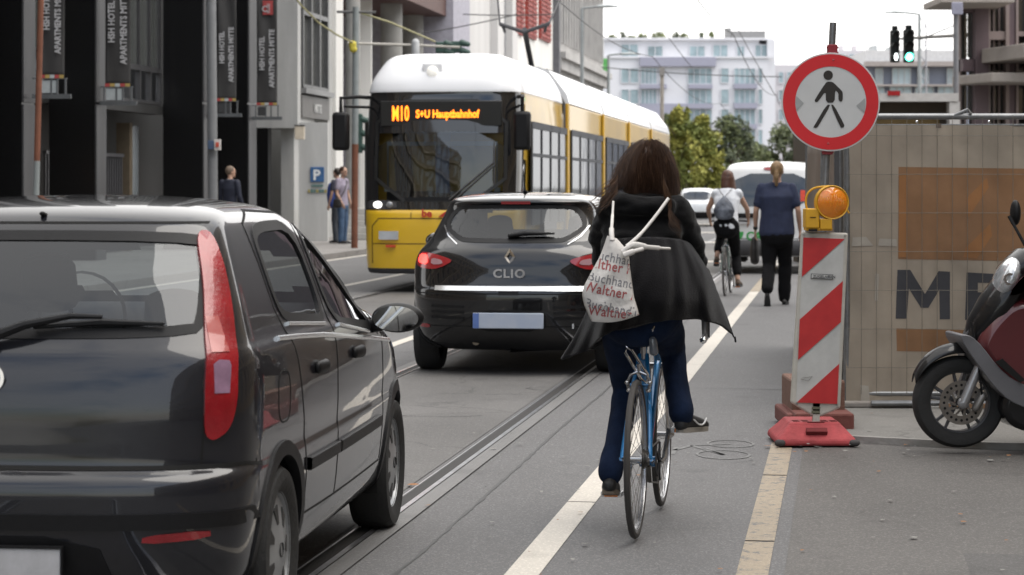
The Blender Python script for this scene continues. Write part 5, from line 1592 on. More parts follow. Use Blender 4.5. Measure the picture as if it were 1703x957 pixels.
# ---- scooter at the right edge (front towards the left)
def scooter():
    cx, cy = 2.535, 12.98
    hd = math.radians(183)      # local +x (forward) points left and slightly away
    r = thing('motor_scooter', 'parked maroon and black motor scooter cut by the right edge', 'scooter', (cx, cy, .035), hd)
    mar = M('maroon_paint', (.085, .010, .013), .35, 0, .08, 3, coat=.6)
    blk_ = M('scooter_black', (.006, .006, .007), .35, coat=.5, spec=.2)
    gry = M('scooter_grey', (.10, .10, .105), .45, .3)
    R_ = .262
    # local: x forward (photo left), y left of rider (towards camera), z up; front hub at (0,0,R)
    mb = MB(); prof = [(R_*.66, -.045), (R_*.78, -.058), (R_*.92, -.055), (R_*.985, -.03), (R_, 0), (R_*.985, .03), (R_*.92, .055), (R_*.78, .058), (R_*.66, .045)]
    mb.lathe(prof, ax='y', n=56); w = mb.build('front_wheel', tyrem, r); w.location = (0, 0, R_)
    mb = MB(); mb.lathe([(R_*.68, -.04), (R_*.63, -.03), (R_*.63, .03), (R_*.68, .04)], ax='y', n=48); mb.lathe([(.04, -.05), (.045, 0), (.04, .05)], ax='y', n=20)
    for k in range(5):
        for dl_ in (-.10, .10):
            a = 2*PI*k/5+.35+dl_; a2 = 2*PI*k/5+.35+dl_*.4
            mb.tube([(.035*math.cos(a2), .0, .035*math.sin(a2)), (R_*.65*math.cos(a+dl_), 0, R_*.65*math.sin(a+dl_))], [.012, .009], 6)
    mb.build('rim', gry, w)
    mb = MB(); mb.ring((0, .075, 0), .075, .125, (0, 1, 0), 48, .004)
    for k in range(10):
        a = 2*PI*k/10; mb.obox(V((.055*math.cos(a), .073, .055*math.sin(a))), V((.028*math.cos(a+.5), 0, .028*math.sin(a+.5))), (0, .0015, 0), V((-.006*math.sin(a+.5), 0, .006*math.cos(a+.5))))
    mb.lathe([(.035, .078), (.038, .06), (.04, .05)], ax='y', n=20)
    dsc = mb.build('brake_disc', M('disc_steel', (.22, .20, .18), .35, .8, .2, 20), w)
    mb = MB()
    for k in range(20):
        a = 2*PI*k/20; mb.disc((.1*math.cos(a), .0765, .1*math.sin(a)), .008, (0, 1, 0), 8, .001)
    mb.build('disc_holes', seamm, dsc)
    # fork and caliper
    for sg in (1, -1):
        mb = MB(); mb.tube([(-.005, sg*.095, R_), (-.10, sg*.095, R_+.22), (-.17, sg*.08, R_+.40)], [.028, .026, .022], 12); mb.ball((-.005, sg*.095, R_), (.035, .02, .035), 8); mb.build('fork_leg', M('fork_silver', (.34, .34, .35), .35, .6), r)
    mb = MB(); mb.loft([((-.075, .09, R_-.03), .028, .022), ((-.115, .09, R_+.04), .032, .024)], (0, 1, 0)); mb.build('brake_caliper', M('caliper_grey', (.22, .21, .2), .4, .6), r)
    # fender
    def fen(u, v):
        a = math.radians(20+ (146-20)*(1-u)) if False else math.radians(34+(160-34)*u)-math.radians(34)*0; rr_ = R_+.03+.045*math.sin(PI*u); wd = .078*(.45+.55*math.sin(PI*min(1, u*1.15+.1)))
        q = (v-.5)*2
        return (rr_*math.cos(a)*1.02+.01, wd*q, R_+rr_*math.sin(a) - .055*abs(q)**2.2)
    mb = MB(); mb.grid(fen, 36, 10); f_ = mb.build('front_fender', blk_, r); s_ = f_.modifiers.new('s', 'SOLIDIFY'); s_.thickness = .006
    # front cowl and leg shield: side outlines with thickness
    def slab(name, pts, m, hw, bv=.02, it=2, parent=r, y0=None):
        ou = chaikin([V((a, b)) for a, b in pts], it)
        mb = MB()
        if y0 is None: mb.prism([(p.x, -hw, p.y) for p in ou], (0, 2*hw, 0))
        else: mb.prism([(p.x, y0, p.y) for p in ou], (0, hw, 0))
        return mb.build(name, m, parent, smooth=40, bevel=bv)
    # side profile in local coordinates (x forward = photo left)
    mb = MB(); mb.loft([((-.05, 0, .58), .06, .03), ((-.12, 0, .68), .13, .08), ((-.21, 0, .80), .17, .10), ((-.30, 0, .92), .17, .10), ((-.34, 0, 1.00), .13, .07)], (0, 1, 0), 20); cow = mb.build('nose_cowl', blk_, r)
    slab('nose_grille', [(-.02, .57), (-.035, .66), (-.19, .90), (-.23, .88), (-.10, .66), (-.05, .57)], gry, .045, .01)
    slab('inner_shield', [(-.12, .50), (-.07, .60), (-.14, .72), (-.26, .84), (-.42, .86), (-.60, .70), (-.62, .45), (-.45, .30), (-.25, .34)], mar, .165, .05)
    slab('side_trim', [(.02, .60), (.035, .66), (-.05, .64), (-.22, .42), (-.40, .34), (-.64, .33), (-.62, .24), (-.38, .22), (-.20, .30)], M('trim_grey', (.13, .13, .14), .4, .2), .19, .02)
    mb = MB(); ou = [(-.16, .50), (-.20, .52), (-.33, .40), (-.30, .385)]; mb.prism([(a, .193, b) for a, b in ou], (0, .008, 0)); mb.build('trim_slot', seamm, r)
    slab('floor_fairing', [(-.24, .34), (-.20, .24), (-.26, .13), (-.45, .08), (-1.0, .10), (-1.2, .2), (-1.1, .36), (-.7, .36), (-.45, .40)], blk_, .175, .04)
    slab('leg_shield', [(-.22, .85), (-.34, 1.0), (-.44, .98), (-.50, .62), (-.56, .40), (-.70, .32), (-.72, .40), (-.60, .62), (-.52, 1.0)], mar, .2, .04)
    # headlight and headset
    mb = MB(); mb.loft([((-.30, 0, .99), .13, .08), ((-.38, 0, 1.05), .16, .09), ((-.48, 0, 1.08), .14, .07)], (0, 1, 0), 20); mb.build('handlebar_cowl', blk_, r)
    hlm = M('headlamp_glass', (.50, .52, .54), .10, .35, .45, 11, coat=1)
    mb = MB(); rot = Matrix.Rotation(math.radians(-24), 3, 'Y'); mb.ball((-.262, .045, .965), (.062, .150, .128), 16, rot=rot); hl = mb.build('headlight', hlm, r)
    mb = MB(); mb.ring(V((-.245, .19, .965)), .022, .034, (0, 1, 0), 20, .01); mb.build('lamp_bezel', chrome, hl)
    mb = MB(); 
    for sg in (1, -1):
        mb.tube([(-.36, 0, 1.06), (-.38, sg*.2, 1.06), (-.42, sg*.36, 1.04)], [.018, .016, .018], 8)
    mb.tube([(-.30, .28, 1.08), (-.28, .40, 1.08)], .007, 6)
    mb.build('handlebar', blackpl, r)
    for sg in (1, -1):
        mb = MB(); mb.tube([(-.47, sg*.22, 1.10), (-.40, sg*.27, 1.25), (-.375, sg*.30, 1.31)], [.010, .009, .012], 8); mb.ball((-.42, sg*.33, 1.33), (.03, .05, .075), 12); mi_ = mb.build('mirror', blackpl, r)
    slab('seat', [(-.85, .74), (-.95, .80), (-1.2, .80), (-1.7, .86), (-1.72, .80), (-1.2, .72)], M('seat_vinyl', (.02, .02, .02), .6), .14, .03)
    slab('rear_body', [(-.85, .72), (-.82, .42), (-1.0, .36), (-1.35, .50), (-1.75, .70), (-1.8, .82), (-1.2, .74)], mar, .16, .05)
    mb = MB(); mb.lathe(prof, ax='y', n=48); w2 = mb.build('rear_wheel', tyrem, r); w2.location = (-1.48, 0, R_)
    mb = MB(); mb.lathe([(R_*.66, -.04), (R_*.1, -.03), (R_*.1, .03), (R_*.66, .04)], ax='y', n=40); mb.build('rim', gry, w2)
    mb = MB(); mb.tube([(-1.0, .12, .25), (-1.48, .12, R_)], .05, 8); mb.tube([(-1.0, -.15, .2), (-1.7, -.18, .36)], .055, 10); mb.build('engine', gry, r)
    mb = MB(); mb.tube([(-1.0, .0, .2), (-.98, .18, .0)], .012, 6); mb.build('side_stand', gry, r)
    mb = MB(); mb.tube([(-.05, .1, .72), (-.08, .13, .5), (-.11, .11, R_+.03)], .006, 6); mb.build('brake_hose', blackpl, r)
    return r
scooter()
# ------------------------------------------------------------------ bicycles
def bicycle(name, label, pos, hd, fcol, lean=0.0, chromefork=True, crank=0.0, R=.34):
    r = thing(name, label, 'bicycle', pos, PI/2-hd)
    fm = M('frame_'+name+label[:4], fcol, .25, .3, .05, 3, coat=1)
    silver = M('bike_silver', (.45, .45, .46), .25, .9, .1, 20)
    dark = M('bike_dark', (.03, .03, .032), .5, .2)
    tyr = M('bike_tyre', (.045, .042, .04), .8)
    A = V((0, 0, R)); F = V((1.0, 0, R)); B = V((.42, 0, .28)); ST_ = V((.27, 0, .80)); HT = V((.80, 0, .84)); HB = V((.835, 0, .70))
    mb = MB()
    mb.tube([B, ST_], .016, 10); mb.tube([ST_, HT], .014, 10); mb.tube([B, HB], .017, 10); mb.tube([HT+V((-.005, 0, .03)), HB-V((-.005, 0, .03))], .019, 10)
    for s in (1, -1):
        mb.tube([ST_+V((.0, s*.015, -.03)), V((.17, s*.040, .62)), A+V((0, s*.062, 0))], .0095, 8)
        mb.tube([B+V((0, s*.025, 0)), V((.30, s*.040, .29)), A+V((0, s*.064, 0))], .010, 8)
    mb.lathe([(.025, -.035), (.025, .035)], B, 'y', 14)
    mb.tube([V((.155, -.045, .645)), V((.155, .045, .645))], .008, 8)
    mb.build('frame', fm, r)
    mb = MB()
    for s in (1, -1): mb.tube([V((.845, s*.045, .67)), V((.90, s*.05, .52)), F+V((0, s*.05, 0))], [.013, .012, .008], 8)
    mb.tube([V((.845, -.05, .675)), V((.845, .05, .675))], .015, 8)
    mb.build('fork', silver if chromefork else fm, r)
    for nm, c in (('rear_wheel', A), ('front_wheel', F)):
        mb = MB()
        prof = [(R-.030+.0, -.008), (R-.020, -.014), (R-.006, -.011), (R, 0), (R-.006, .011), (R-.020, .014), (R-.030, .008)]
        mb.lathe(prof, ax='y', n=64); w = mb.build(nm, tyr, r); w.location = c
        mb = MB(); mb.lathe([(R-.026, -.010), (R-.040, -.010), (R-.043, 0), (R-.040, .010), (R-.026, .010)], ax='y', n=64); mb.build('rim', silver, w)
        mb = MB(); mb.lathe([(.006, -.06), (.02, -.045), (.025, -.035), (.012, -.03), (.012, .03), (.025, .035), (.02, .045), (.006, .06)], ax='y', n=16); mb.build('hub', silver, w)
        mb = MB()
        for k in range(32):
            a = 2*PI*k/32; b = a+(.5 if k % 4 < 2 else -.5); s = 1 if k % 2 else -1
            mb.tube([(.02*math.cos(b), s*.03, .02*math.sin(b)), ((R-.04)*math.cos(a), 0, (R-.04)*math.sin(a))], .0013, 4, caps=False)
        mb.build('spokes', silver, w)
    mb = MB(); mb.tube([ST_-V((.0, 0, .05)), ST_+V((-.03, 0, .10))], .0135, 10)
    mb.tube([V((.20, -.022, .905)), V((.34, -.022, .905))], .004, 6); mb.tube([V((.20, .022, .905)), V((.34, .022, .905))], .004, 6); mb.box(.225, .275, -.03, .03, .885, .915)
    mb.build('seat_post', silver, r)
    mb = MB(); mb.loft([((.13, 0, .94), .075, .02), ((.20, 0, .945), .075, .024), ((.27, 0, .94), .05, .02), ((.40, 0, .935), .022, .016)], (0, 1, 0)); mb.build('saddle', dark, r)
    # coil springs under saddle
    # crankset
    mb = MB(); mb.ring(B+V((0, -.05, 0)), .085, .10, (0, -1, 0), 44, .004)
    for k in range(5):
        a = 2*PI*k/5; mb.tube([B+V((0, -.052, 0)), B+V((.09*math.cos(a), -.052, .09*math.sin(a)))], .006, 5)
    cr_ = mb.build('chainring', dark, r)
    for s, a in ((1, crank), (-1, crank+PI)):
        e = B+V((.17*math.cos(a), s*.085, .17*math.sin(a)))
        mb = MB(); mb.tube([B+V((0, s*.06, 0)), B+V((.02*math.cos(a), s*.075, .02*math.sin(a))), e], [.013, .012, .010], 8); mb.build('crank_arm', silver, r)
        mb = MB(); c = e+V((0, s*.06, 0)); mb.tube([e, c+V((0, s*.04, 0))], .007, 6)
        for dx in (-.035, .035): mb.box(c.x+dx-.004, c.x+dx+.004, c.y-.045, c.y+.045, c.z-.011, c.z+.011)
        for dy in (-.045, .042): mb.box(c.x-.035, c.x+.035, c.y+dy, c.y+dy+.004, c.z-.011, c.z+.011)
        pd = mb.build('pedal', silver, r, smooth=0)
        mb = MB(); mb.box(c.x-.043, c.x-.0395, c.y-.03, c.y+.03, c.z-.008, c.z+.008); mb.build('pedal_reflector', M('amber_reflector', (.8, .22, .02), .3, emis=(1, .3, .02), estr=.0), pd, smooth=0)
    mb = MB(); mb.tube([A+V((0, -.048, .035)), B+V((0, -.052, .095))], .004, 5); mb.tube([A+V((0, -.048, -.035)), A+V((.03, -.048, -.10)), B+V((0, -.052, -.095))], .004, 5)
    for q_ in range(5): mb.ring(A+V((0, -.032-.006*q_, 0)), .02, .045-.004*q_, (0, -1, 0), 20, .003)
    mb.tube([A+V((.0, -.055, -.03)), A+V((.035, -.055, -.10))], .01, 6)
    mb.build('chain', M('chain_metal', (.08, .075, .07), .4, .7), r)
    # rear brake caliper over the wheel
    mb = MB()
    pts = [V((.10, s_, z)) for s_, z in ((-.042, R*2-.055), (-.05, R*2-.02), (-.035, R*2+.012), (0, R*2+.028), (.035, R*2+.012), (.05, R*2-.02), (.042, R*2-.055))]
    mb.tube(pts, .007, 8); 
    for s in (1, -1): mb.ball(V((.10, s*.042, R*2-.055)), (.02, .012, .010), 6); mb.ball(V((.085, s*.05, R*2-.02)), .010, 6)
    mb.tube([V((.10, 0, R*2+.028)), V((.10, .0, R*2+.06))], .009, 8)
    mb.build('rear_brake', silver, r)
    return r, silver, dark, (A, F, B, ST_, HT)

bk, silver, bdark, J = bicycle('road_bicycle', 'blue racing bicycle with dropped handlebar ridden by the person in a black coat', (.532, 9.80, .010), math.radians(10.0), (.01, .14, .34), crank=math.radians(-128))
# stem and drop bars
mb = MB(); mb.tube([(.79, 0, .86), (.775, 0, .93), (.86, 0, .95)], .014, 10); mb.build('stem', silver, bk)
mb = MB()
for s in (1, -1):
    pts = spline([(.86, 0, .95), (.865, s*.12, .95), (.88, s*.19, .95), (.95, s*.20, .935), (.975, s*.205, .88), (.94, s*.21, .81), (.85, s*.21, .795)], 5)
    mb.tube(pts, .0155, 8)
hb = mb.build('handlebar', bdark, bk)
for s in (1, -1):
    mb = MB(); mb.lathe([(.004, .846), (.013, .847), (.017, .852), (.017, .86)], (0, s*.21, .795), 'x', 16); mb.build('bar_end_plug', chrome, hb)
    mb = MB(); mb.loft([((.94, s*.215, .94), .018, .02), ((.985, s*.215, .955), .016, .02), ((.99, s*.215, .99), .012, .014)], (0, 1, 0)); mb.tube([(.985, s*.215, .94), (1.0, s*.222, .88), (.975, s*.225, .80)], [.008, .007, .006], 6); mb.build('brake_lever', bdark, hb)
# folding lock hanging below the saddle, small saddle fittings
lk = MB(); q0 = V((.16, .035, .83)); 
pts = [V((.14, .075, .80)), V((.13, .055, .815)), V((.12, -.02, .70)), V((.12, -.035, .685)), V((.125, -.045, .70)), V((.13, .045, .825))]
lk.tube([V((.11, .055, .81)), V((.105, .06, .79)), V((.10, -.01, .675)), V((.10, -.035, .66)), V((.10, -.04, .69)), V((.105, .03, .80))], .0065, 8, closed=True)
u = lk.build('u_lock', chrome, None)
u.parent = bk
mb = MB(); mb.tube([(.165, -.09, .93), (.15, -.02, .90), (.15, .05, .905), (.17, .09, .93)], .006, 6)
for y in (-.07, -.03, .02, .06): mb.tube([(.16, y, .925), (.14, y*.8, .89), (.16, y*.7, .86)], .005, 6)
mb.build('saddle_spring', silver, bk)
mb = MB(); mb.loft([((.15, -.055, .84), .018, .018), ((.15, -.06, .79), .02, .018)], (0, 1, 0)); mb.build('rear_lamp', M('smoked_lamp', (.10, .11, .13), .2, coat=1), bk)

# ------------------------------------------------------------------ people
skin = M('skin', (.42, .25, .18), .55, 0, .08, 8)
skin2 = M('skin_tan', (.40, .24, .17), .55, 0, .08, 8)
eyem = M('eye_dark', (.02, .015, .012), .3)
hair_brown = M('hair_brown', (.040, .020, .012), .5, 0, .45, 60, spec=.3)
hair_tip = M('hair_brown_tip', (.10, .054, .030), .5, 0, .35, 40, spec=.3)
blackcloth = M('black_cloth', (.006, .006, .0065), .95, spec=.12, sheen=.15, bump=.35, scale=25, bscale=180)
blackcloth2 = M('charcoal_cloth', (.014, .013, .014), .8, bump=.35, scale=5, bscale=160)
jeans = M('blue_denim', (.009, .017, .042), .95, 0, .35, 9, spec=.15, bump=.4, bscale=220)

def head(mb, c, f=(1, 0, 0), s=1.0):
    """skull, jaw, nose, ears, neck stub; f = facing"""
    f = V(f).normalized(); side = V((0, 0, 1)).cross(f).normalized(); up = f.cross(side)
    R3 = Matrix((f, side, up)).transposed()
    c = V(c)
    mb.ball(c+up*.015*s, (.098*s, .076*s, .105*s), 12, rot=R3)
    mb.ball(c+f*.025*s-up*.055*s, (.066*s, .056*s, .062*s), 10, rot=R3)
    mb.ball(c+f*.097*s-up*.012*s, (.020*s, .015*s, .026*s), 8, rot=R3)
    mb.ball(c+f*.070*s-up*.095*s, (.03*s, .03*s, .022*s), 8, rot=R3)
    mb.ball(c+f*.083*s-up*.058*s, (.014*s, .026*s, .011*s), 8, rot=R3)
    for k in (1, -1): mb.ball(c+side*.078*s*k-up*.01*s-f*.005*s, (.018*s, .012*s, .030*s), 8, rot=R3)
    return f, side, up
def face(root, c, f, s=1.0, iv=None):
    f = V(f).normalized(); side = V((0, 0, 1)).cross(f).normalized(); up = f.cross(side); c = V(c)
    mb = MB()
    for k in (1, -1): mb.ball(c+f*.087*s+side*.031*s*k+up*.012*s, (.012*s, .014*s, .009*s), 8)
    mb.build('eyes', eyem, root, inv=iv)
    mb = MB(); mb.tube([c+f*.094*s+side*.025*s-up*.06*s, c+f*.100*s-up*.057*s, c+f*.094*s-side*.025*s-up*.06*s], .005*s, 6); mb.build('mouth', M('lip', (.32, .13, .10), .5), root, inv=iv)
def hand(mb, w, d, palm, s=1.0, curl=.6, thumb=1):
    """palm plus five fingers; w wrist, d direction, palm = facing normal"""
    w = V(w); d = V(d).normalized(); palm = V(palm); palm = (palm-d*palm.dot(d)).normalized(); sd = d.cross(palm)*thumb
    mb.loft([(w, .026*s, .018*s), (w+d*.05*s, .040*s, .017*s), (w+d*.09*s, .041*s, .014*s)], sd)
    for i, L in enumerate((.070, .080, .075, .058)):
        b = w+d*.088*s+sd*(.030-.020*i)*s; k1 = b+d*L*.45*s+palm*L*.15*s*curl; k2 = k1+(d*(1-curl*.6)+palm*curl).normalized()*L*.32*s; k3 = k2+(d*(1-curl)+palm*curl*1.2).normalized()*L*.25*s
        mb.tube([b, k1, k2, k3], [.0095*s, .009*s, .008*s, .006*s], 8)
    b = w+d*.03*s+sd*.03*s; mb.tube([b, b+d*.03*s+sd*.022*s+palm*.01*s, b+d*.062*s+sd*.024*s+palm*.028*s], [.012*s, .011*s, .008*s], 8)
def shoe(name, parent, heel, d, L=.27, w=.045, m=None, sole=None, h=.085, up=(0, 0, 1), iv=None):
    d = V(d).normalized(); up = V(up); up = (up-d*up.dot(d)).normalized(); sd = up.cross(d)
    heel = V(heel)
    mb = MB()
    mb.loft([(heel+up*.035+d*.01, w*.72, .03), (heel+up*.045+d*L*.25, w*.80, .042), (heel+up*.038+d*L*.55, w*.98, .034), (heel+up*.028+d*L*.88, w*.85, .024)], sd)
    mb.loft([(heel+up*.05+d*L*.17, w*.68, .045), (heel+up*h+d*L*.17, w*.62, .046)], sd)
    s_ = blob(name, mb, .008, m, parent, 4, iv=iv)
    mb = MB(); n = 20; ou = []
    for k in range(n):
        a = 2*PI*k/n; x = .5+.5*math.cos(a); ww = w*(1.0 if x > .5 else .85)*abs(math.sin(a))**.6*(1 if math.sin(a) > 0 else -1)
        ou.append(heel+d*(x*L*1.0-.02*L)+sd*ww)
    mb.prism(ou, up*.022); mb.build('sole', sole, s_, inv=iv)
    return s_

# ---- the person in the black coat on the bicycle
def main_rider():
    base = P(1063, 310, 10.05); base.z = 0
    hd = math.radians(9)
    r = thing('person', 'person with long brown hair in a black coat riding the blue bicycle, seen from behind', 'person', (base.x, base.y, 0), PI/2-hd)
    iv = inv(r); Mr = mat_of(r)
    bkm = mat_of(bk)
    def bl(x, y, z): return iv @ (bkm @ V((x, y, z)))     # bicycle coordinates to rider coordinates
    # joints in rider coordinates (x forward, y left, z up)
    hipL, hipR = V((.0, .088, .965)), V((.0, -.088, .965))
    sh = 1.405
    shL, shR = V((.17, .165, sh)), V((.17, -.165, sh))
    hc = V((.28, -.02, 1.59))
    elL, elR = V((.36, .205, 1.17)), V((.36, -.215, 1.15))
    wrL, wrR = bl(.93, .205, .985), bl(.93, -.205, .985)
    pedL = bl(.42+.17*math.cos(math.radians(-128)), .140, .28+.17*math.sin(math.radians(-128)))
    pedR = bl(.42+.17*math.cos(math.radians(52)), -.140, .28+.17*math.sin(math.radians(52)))
    anL = pedL+V((-.10, .0, .135)); anR = pedR+V((-.11, -.01, .115))
    knL = V((.33, .090, .60)); knR = V((.44, -.105, .78))
    # body
    mb = MB()
    mb.loft([((.0, 0, .96), .15, .11), ((.05, 0, 1.10), .125, .09), ((.12, 0, 1.28), .15, .10), ((.17, 0, 1.40), .14, .075)], (0, 1, 0))
    mb.loft([((.19, -.0, 1.40), .055, .055), ((.25, -.01, 1.52), .05, .052)], (0, 1, 0))
    hf = V((1, -.08, -.12)); head(mb, hc, hf, 1.0)
    for a, b_, c in ((shL, elL, wrL), (shR, elR, wrR)):
        mb.loft([(a.lerp(V((.15, 0, 1.38)), .25), .038, .038), ((a+b_)/2, .038, .038), (b_, .034, .034)], (0, 1, 0)); mb.loft([(b_, .034, .034), ((b_*.6+c*.4), .034, .034), (c, .024, .024)], (0, 1, 0))
    hand(mb, wrL, (.8, 0, -.5), (0, 0, -1), 1, .9, 1); hand(mb, wrR, (.8, 0, -.5), (0, 0, -1), 1, .9, -1)
    for a, b_, c in ((hipL, knL, anL), (hipR, knR, anR)):
        mb.loft([(a, .07, .07), (a.lerp(b_, .5), .055, .055), (b_, .042, .042)], (0, 1, 0)); mb.loft([(b_, .042, .042), (b_.lerp(c, .35), .038, .038), (c, .030, .030)], (0, 1, 0))
        mb.loft([(c, .030, .030), (c+V((.02, 0, -.06)), .030, .034)], (0, 1, 0))
    blob('body', mb, .011, skin, r, 4)
    face(r, hc, hf)
    # jeans
    mb = MB()
    mb.loft([((-.01, 0, .93), .165, .12), ((.02, 0, 1.05), .155, .115)], (0, 1, 0))
    for a, b_, c, hemz in ((hipL, knL, anL, .0), (hipR, knR, anR, 0)):
        e = c+V((.012, 0, -.028))
        mb.loft([(a, .100, .10), (a.lerp(b_, .5), .085, .085), (b_, .066, .068)], (0, 1, 0)); mb.loft([(b_, .064, .066), (b_.lerp(e, .4), .056, .060), (b_.lerp(e, .8), .054, .062), (e, .058, .068)], (0, 1, 0))
    blob('jeans', mb, .010, jeans, r, 4, fold=.006, fscale=9, fdir=(1, 1, .7))
    nb = M('black_sneaker', (.012, .012, .013), .6, bump=.2, scale=30); sole_w = M('sole_grey', (.25, .23, .20), .7)
    s1 = shoe('shoe', r, anL+V((-.055, .0, -.115)), (.82, .05, -.16), .265, .044, nb, M('sole_brown', (.16, .13, .10), .7), .10)
    s2 = shoe('shoe', r, anR+V((-.02, .005, -.115)), (.86, -.32, -.05), .265, .046, nb, sole_w, .10)
    # white curved side mark on the right shoe
    d = V((.86, -.32, -.05)).normalized(); up = V((0, 0, 1)); sd = up.cross(d).normalized(); hl = anR+V((-.02, .005, -.115))
    for sg in (1, -1):
        mb = MB(); pts = [hl+d*.06+sd*sg*.043+up*.058, hl+d*.10+sd*sg*.048+up*.036, hl+d*.14+sd*sg*.052+up*.036, hl+d*.19+sd*sg*.044+up*.060]
        mb.tube(spline(pts, 4), [.0042]*13, 6); mb.build('side_mark', M('swoosh_white', (.55, .55, .55), .5), s2)
    # coat: upper part with sleeves, hood
    mb = MB()
    mb.loft([((.03, 0, 1.00), .165, .125), ((.05, 0, 1.12), .165, .125), ((.10, 0, 1.24), .178, .125), ((.15, 0, 1.35), .18, .115), ((.175, 0, 1.415), .155, .085)], (0, 1, 0), 20)
    for a, b_, c, sg in ((shL, elL, wrL, 1), (shR, elR, wrR, -1)):
        mb.loft([(a+V((-.01, -sg*.025, 0)), .073, .072), (a.lerp(b_, .5)+V((0, 0, 0)), .069, .069), (b_, .058, .062)], (0, 1, 0)); mb.loft([(b_, .058, .062), (b_.lerp(c, .5), .052, .055), (c, .042, .045)], (0, 1, 0))
    # hood lying on the back and shoulder collar
    mb.loft([((.12, .145, 1.435), .05, .045), ((.055, .07, 1.43), .055, .05), ((.04, -.02, 1.42), .055, .05), ((.08, -.11, 1.43), .045, .045)], (0, 0, 1))
    mb.loft([((.20, -.0, 1.43), .10, .07), ((.22, -.0, 1.48), .085, .065)], (0, 1, 0))
    up_ = blob('coat', mb, .010, blackcloth, r, 4, fold=.020, fscale=7.5, fdir=(1, .8, 1.8))
    # flared coat skirt, spread by the wind: columns left to right, rows top to bottom (world points)
    colsP = [
        [(1006, 405, 10.30), (992, 478, 10.36), (965, 545, 10.42), (934, 598, 10.48)],
        [(1008, 402, 10.10), (1003, 478, 10.10), (988, 530, 10.15), (975, 584, 10.22)],
        [(1030, 398, 9.96), (1027, 466, 9.88), (1017, 515, 9.90), (1008, 557, 9.96)],
        [(1060, 396, 9.92), (1060, 462, 9.79), (1060, 505, 9.76), (1060, 541, 9.84)],
        [(1092, 396, 9.93), (1103, 458, 9.80), (1110, 500, 9.79), (1116, 533, 9.85)],
        [(1120, 398, 9.98), (1138, 452, 9.91), (1150, 495, 9.90), (1160, 531, 9.98)],
        [(1140, 403, 10.08), (1168, 450, 10.04), (1183, 500, 10.06), (1196, 541, 10.14)],
        [(1150, 410, 10.22), (1180, 458, 10.20), (1203, 512, 10.22), (1222, 563, 10.26)]]
    CP = [spline([iv @ P(*p) for p in c], 8) for c in colsP]
    nrow = len(CP[0])
    rowsP = [spline([c[i] for c in CP], 8) for i in range(nrow)]
    mb = MB(); vs = []; nc = len(rowsP[0])
    for i, rw in enumerate(rowsP):
        for j, p in enumerate(rw):
            f = i/(nrow-1)
            w_ = math.sin(j*.42+1.3)*.034*f**1.5 + math.sin(j*.83+i*.12)*.015*f + math.sin(j*1.3+i*.3+noise.noise(V((j*.1, i*.1, 0)))*3)*.006 + noise.noise(V((j*.12, i*.07, 3)))*.035*f + noise.noise(V((j*.3, i*.16, 9)))*.010
            edge = 1 if 0 < j < nc-1 else 0
            vs.append(p+V((-1, 0, 0))*w_*edge + V((0, 0, 1))*(noise.noise(V((j*.15, 8, 0)))*.010 if f == 1 else 0))
    fs = [(i*nc+j, i*nc+j+1, (i+1)*nc+j+1, (i+1)*nc+j) for i in range(nrow-1) for j in range(nc-1)]
    mb.add(vs, fs); sk = mb.build('coat_skirt', M('coat_skirt_cloth', (.0085, .008, .009), .95, spec=.12, sheen=.15, bump=.35, scale=5, bscale=160), r, smooth=80, recalc=False)
    so = sk.modifiers.new('s', 'SOLIDIFY'); so.thickness = .006
    # tiny corner toggle and label
    mb = MB(); a = iv @ P(1222, 563, 10.26); mb.tube([a+V((0, 0, .008)), a+V((0, -.004, -.018))], .005, 6); mb.build('toggle', blackpl, sk)
    mb = MB(); a = iv @ P(953, 543, 10.40); mb.obox(a, (.002, 0, 0), (0, .004, 0), (0, 0, .011)); mb.build('label_tag', M('tag_white', (.6, .6, .6), .6), sk, smooth=0)
    # hair: cap and many wavy locks
    mb = MB()
    mb.ball(hc+V((-.02, 0, .02)), (.110, .095, .110), 14)
    mb.loft([(hc+V((-.045, 0, .02)), .095, .08), (hc+V((-.06, -.0, -.04)), .11, .075), (hc+V((-.08, -.0, -.09)), .12, .05)], (0, 1, 0), 16)
    hcap = blob('hair', mb, .012, hair_brown, r, 4, fold=.007, fscale=16, fdir=(1, 1, .25))
    rnd = random.Random(11)
    mb = MB()
    for gi in range(150):
        a = -2.35+4.7*((gi*.6180339) % 1.0); tilt = ((gi*.7548777) % 1.0)**.8
        th_ = .15+1.25*tilt
        st = hc + V((-.02-.095*math.cos(a)*math.sin(th_), .088*math.sin(a)*math.sin(th_), .02+.112*math.cos(th_)))
        zend = rnd.uniform(1.465, 1.515) - (.035 if a < -.9 else 0)
        tg = V((hc.x-.06-.105*math.cos(a), hc.y+(.158 if a > 0 else .132)*math.sin(a)*rnd.uniform(.85, 1.1), zend))
        n = 16; ph = rnd.random()*6.3; amp = rnd.uniform(.004, .011)*(1.5 if abs(a) > 1.2 else 1); w_ = rnd.uniform(6, 10)
        G = []
        for k in range(n):
            f = k/(n-1); e = min(1, f*1.05)**.85
            p = V((st.x+(tg.x-st.x)*e, st.y+(tg.y-st.y)*e, st.z-(st.z-zend)*f**1.25))
            p += V((-math.cos(a), math.sin(a), 0))*(.010*math.sin(PI*min(1, f*1.2)))
            p += amp*f*V((math.cos(ph+f*w_), math.sin(ph+f*w_), .3*math.sin(ph+f*w_)))
            if a > .6: p += V((0, .05, .03))*max(0, f-.65)**1.3
            G.append(p)
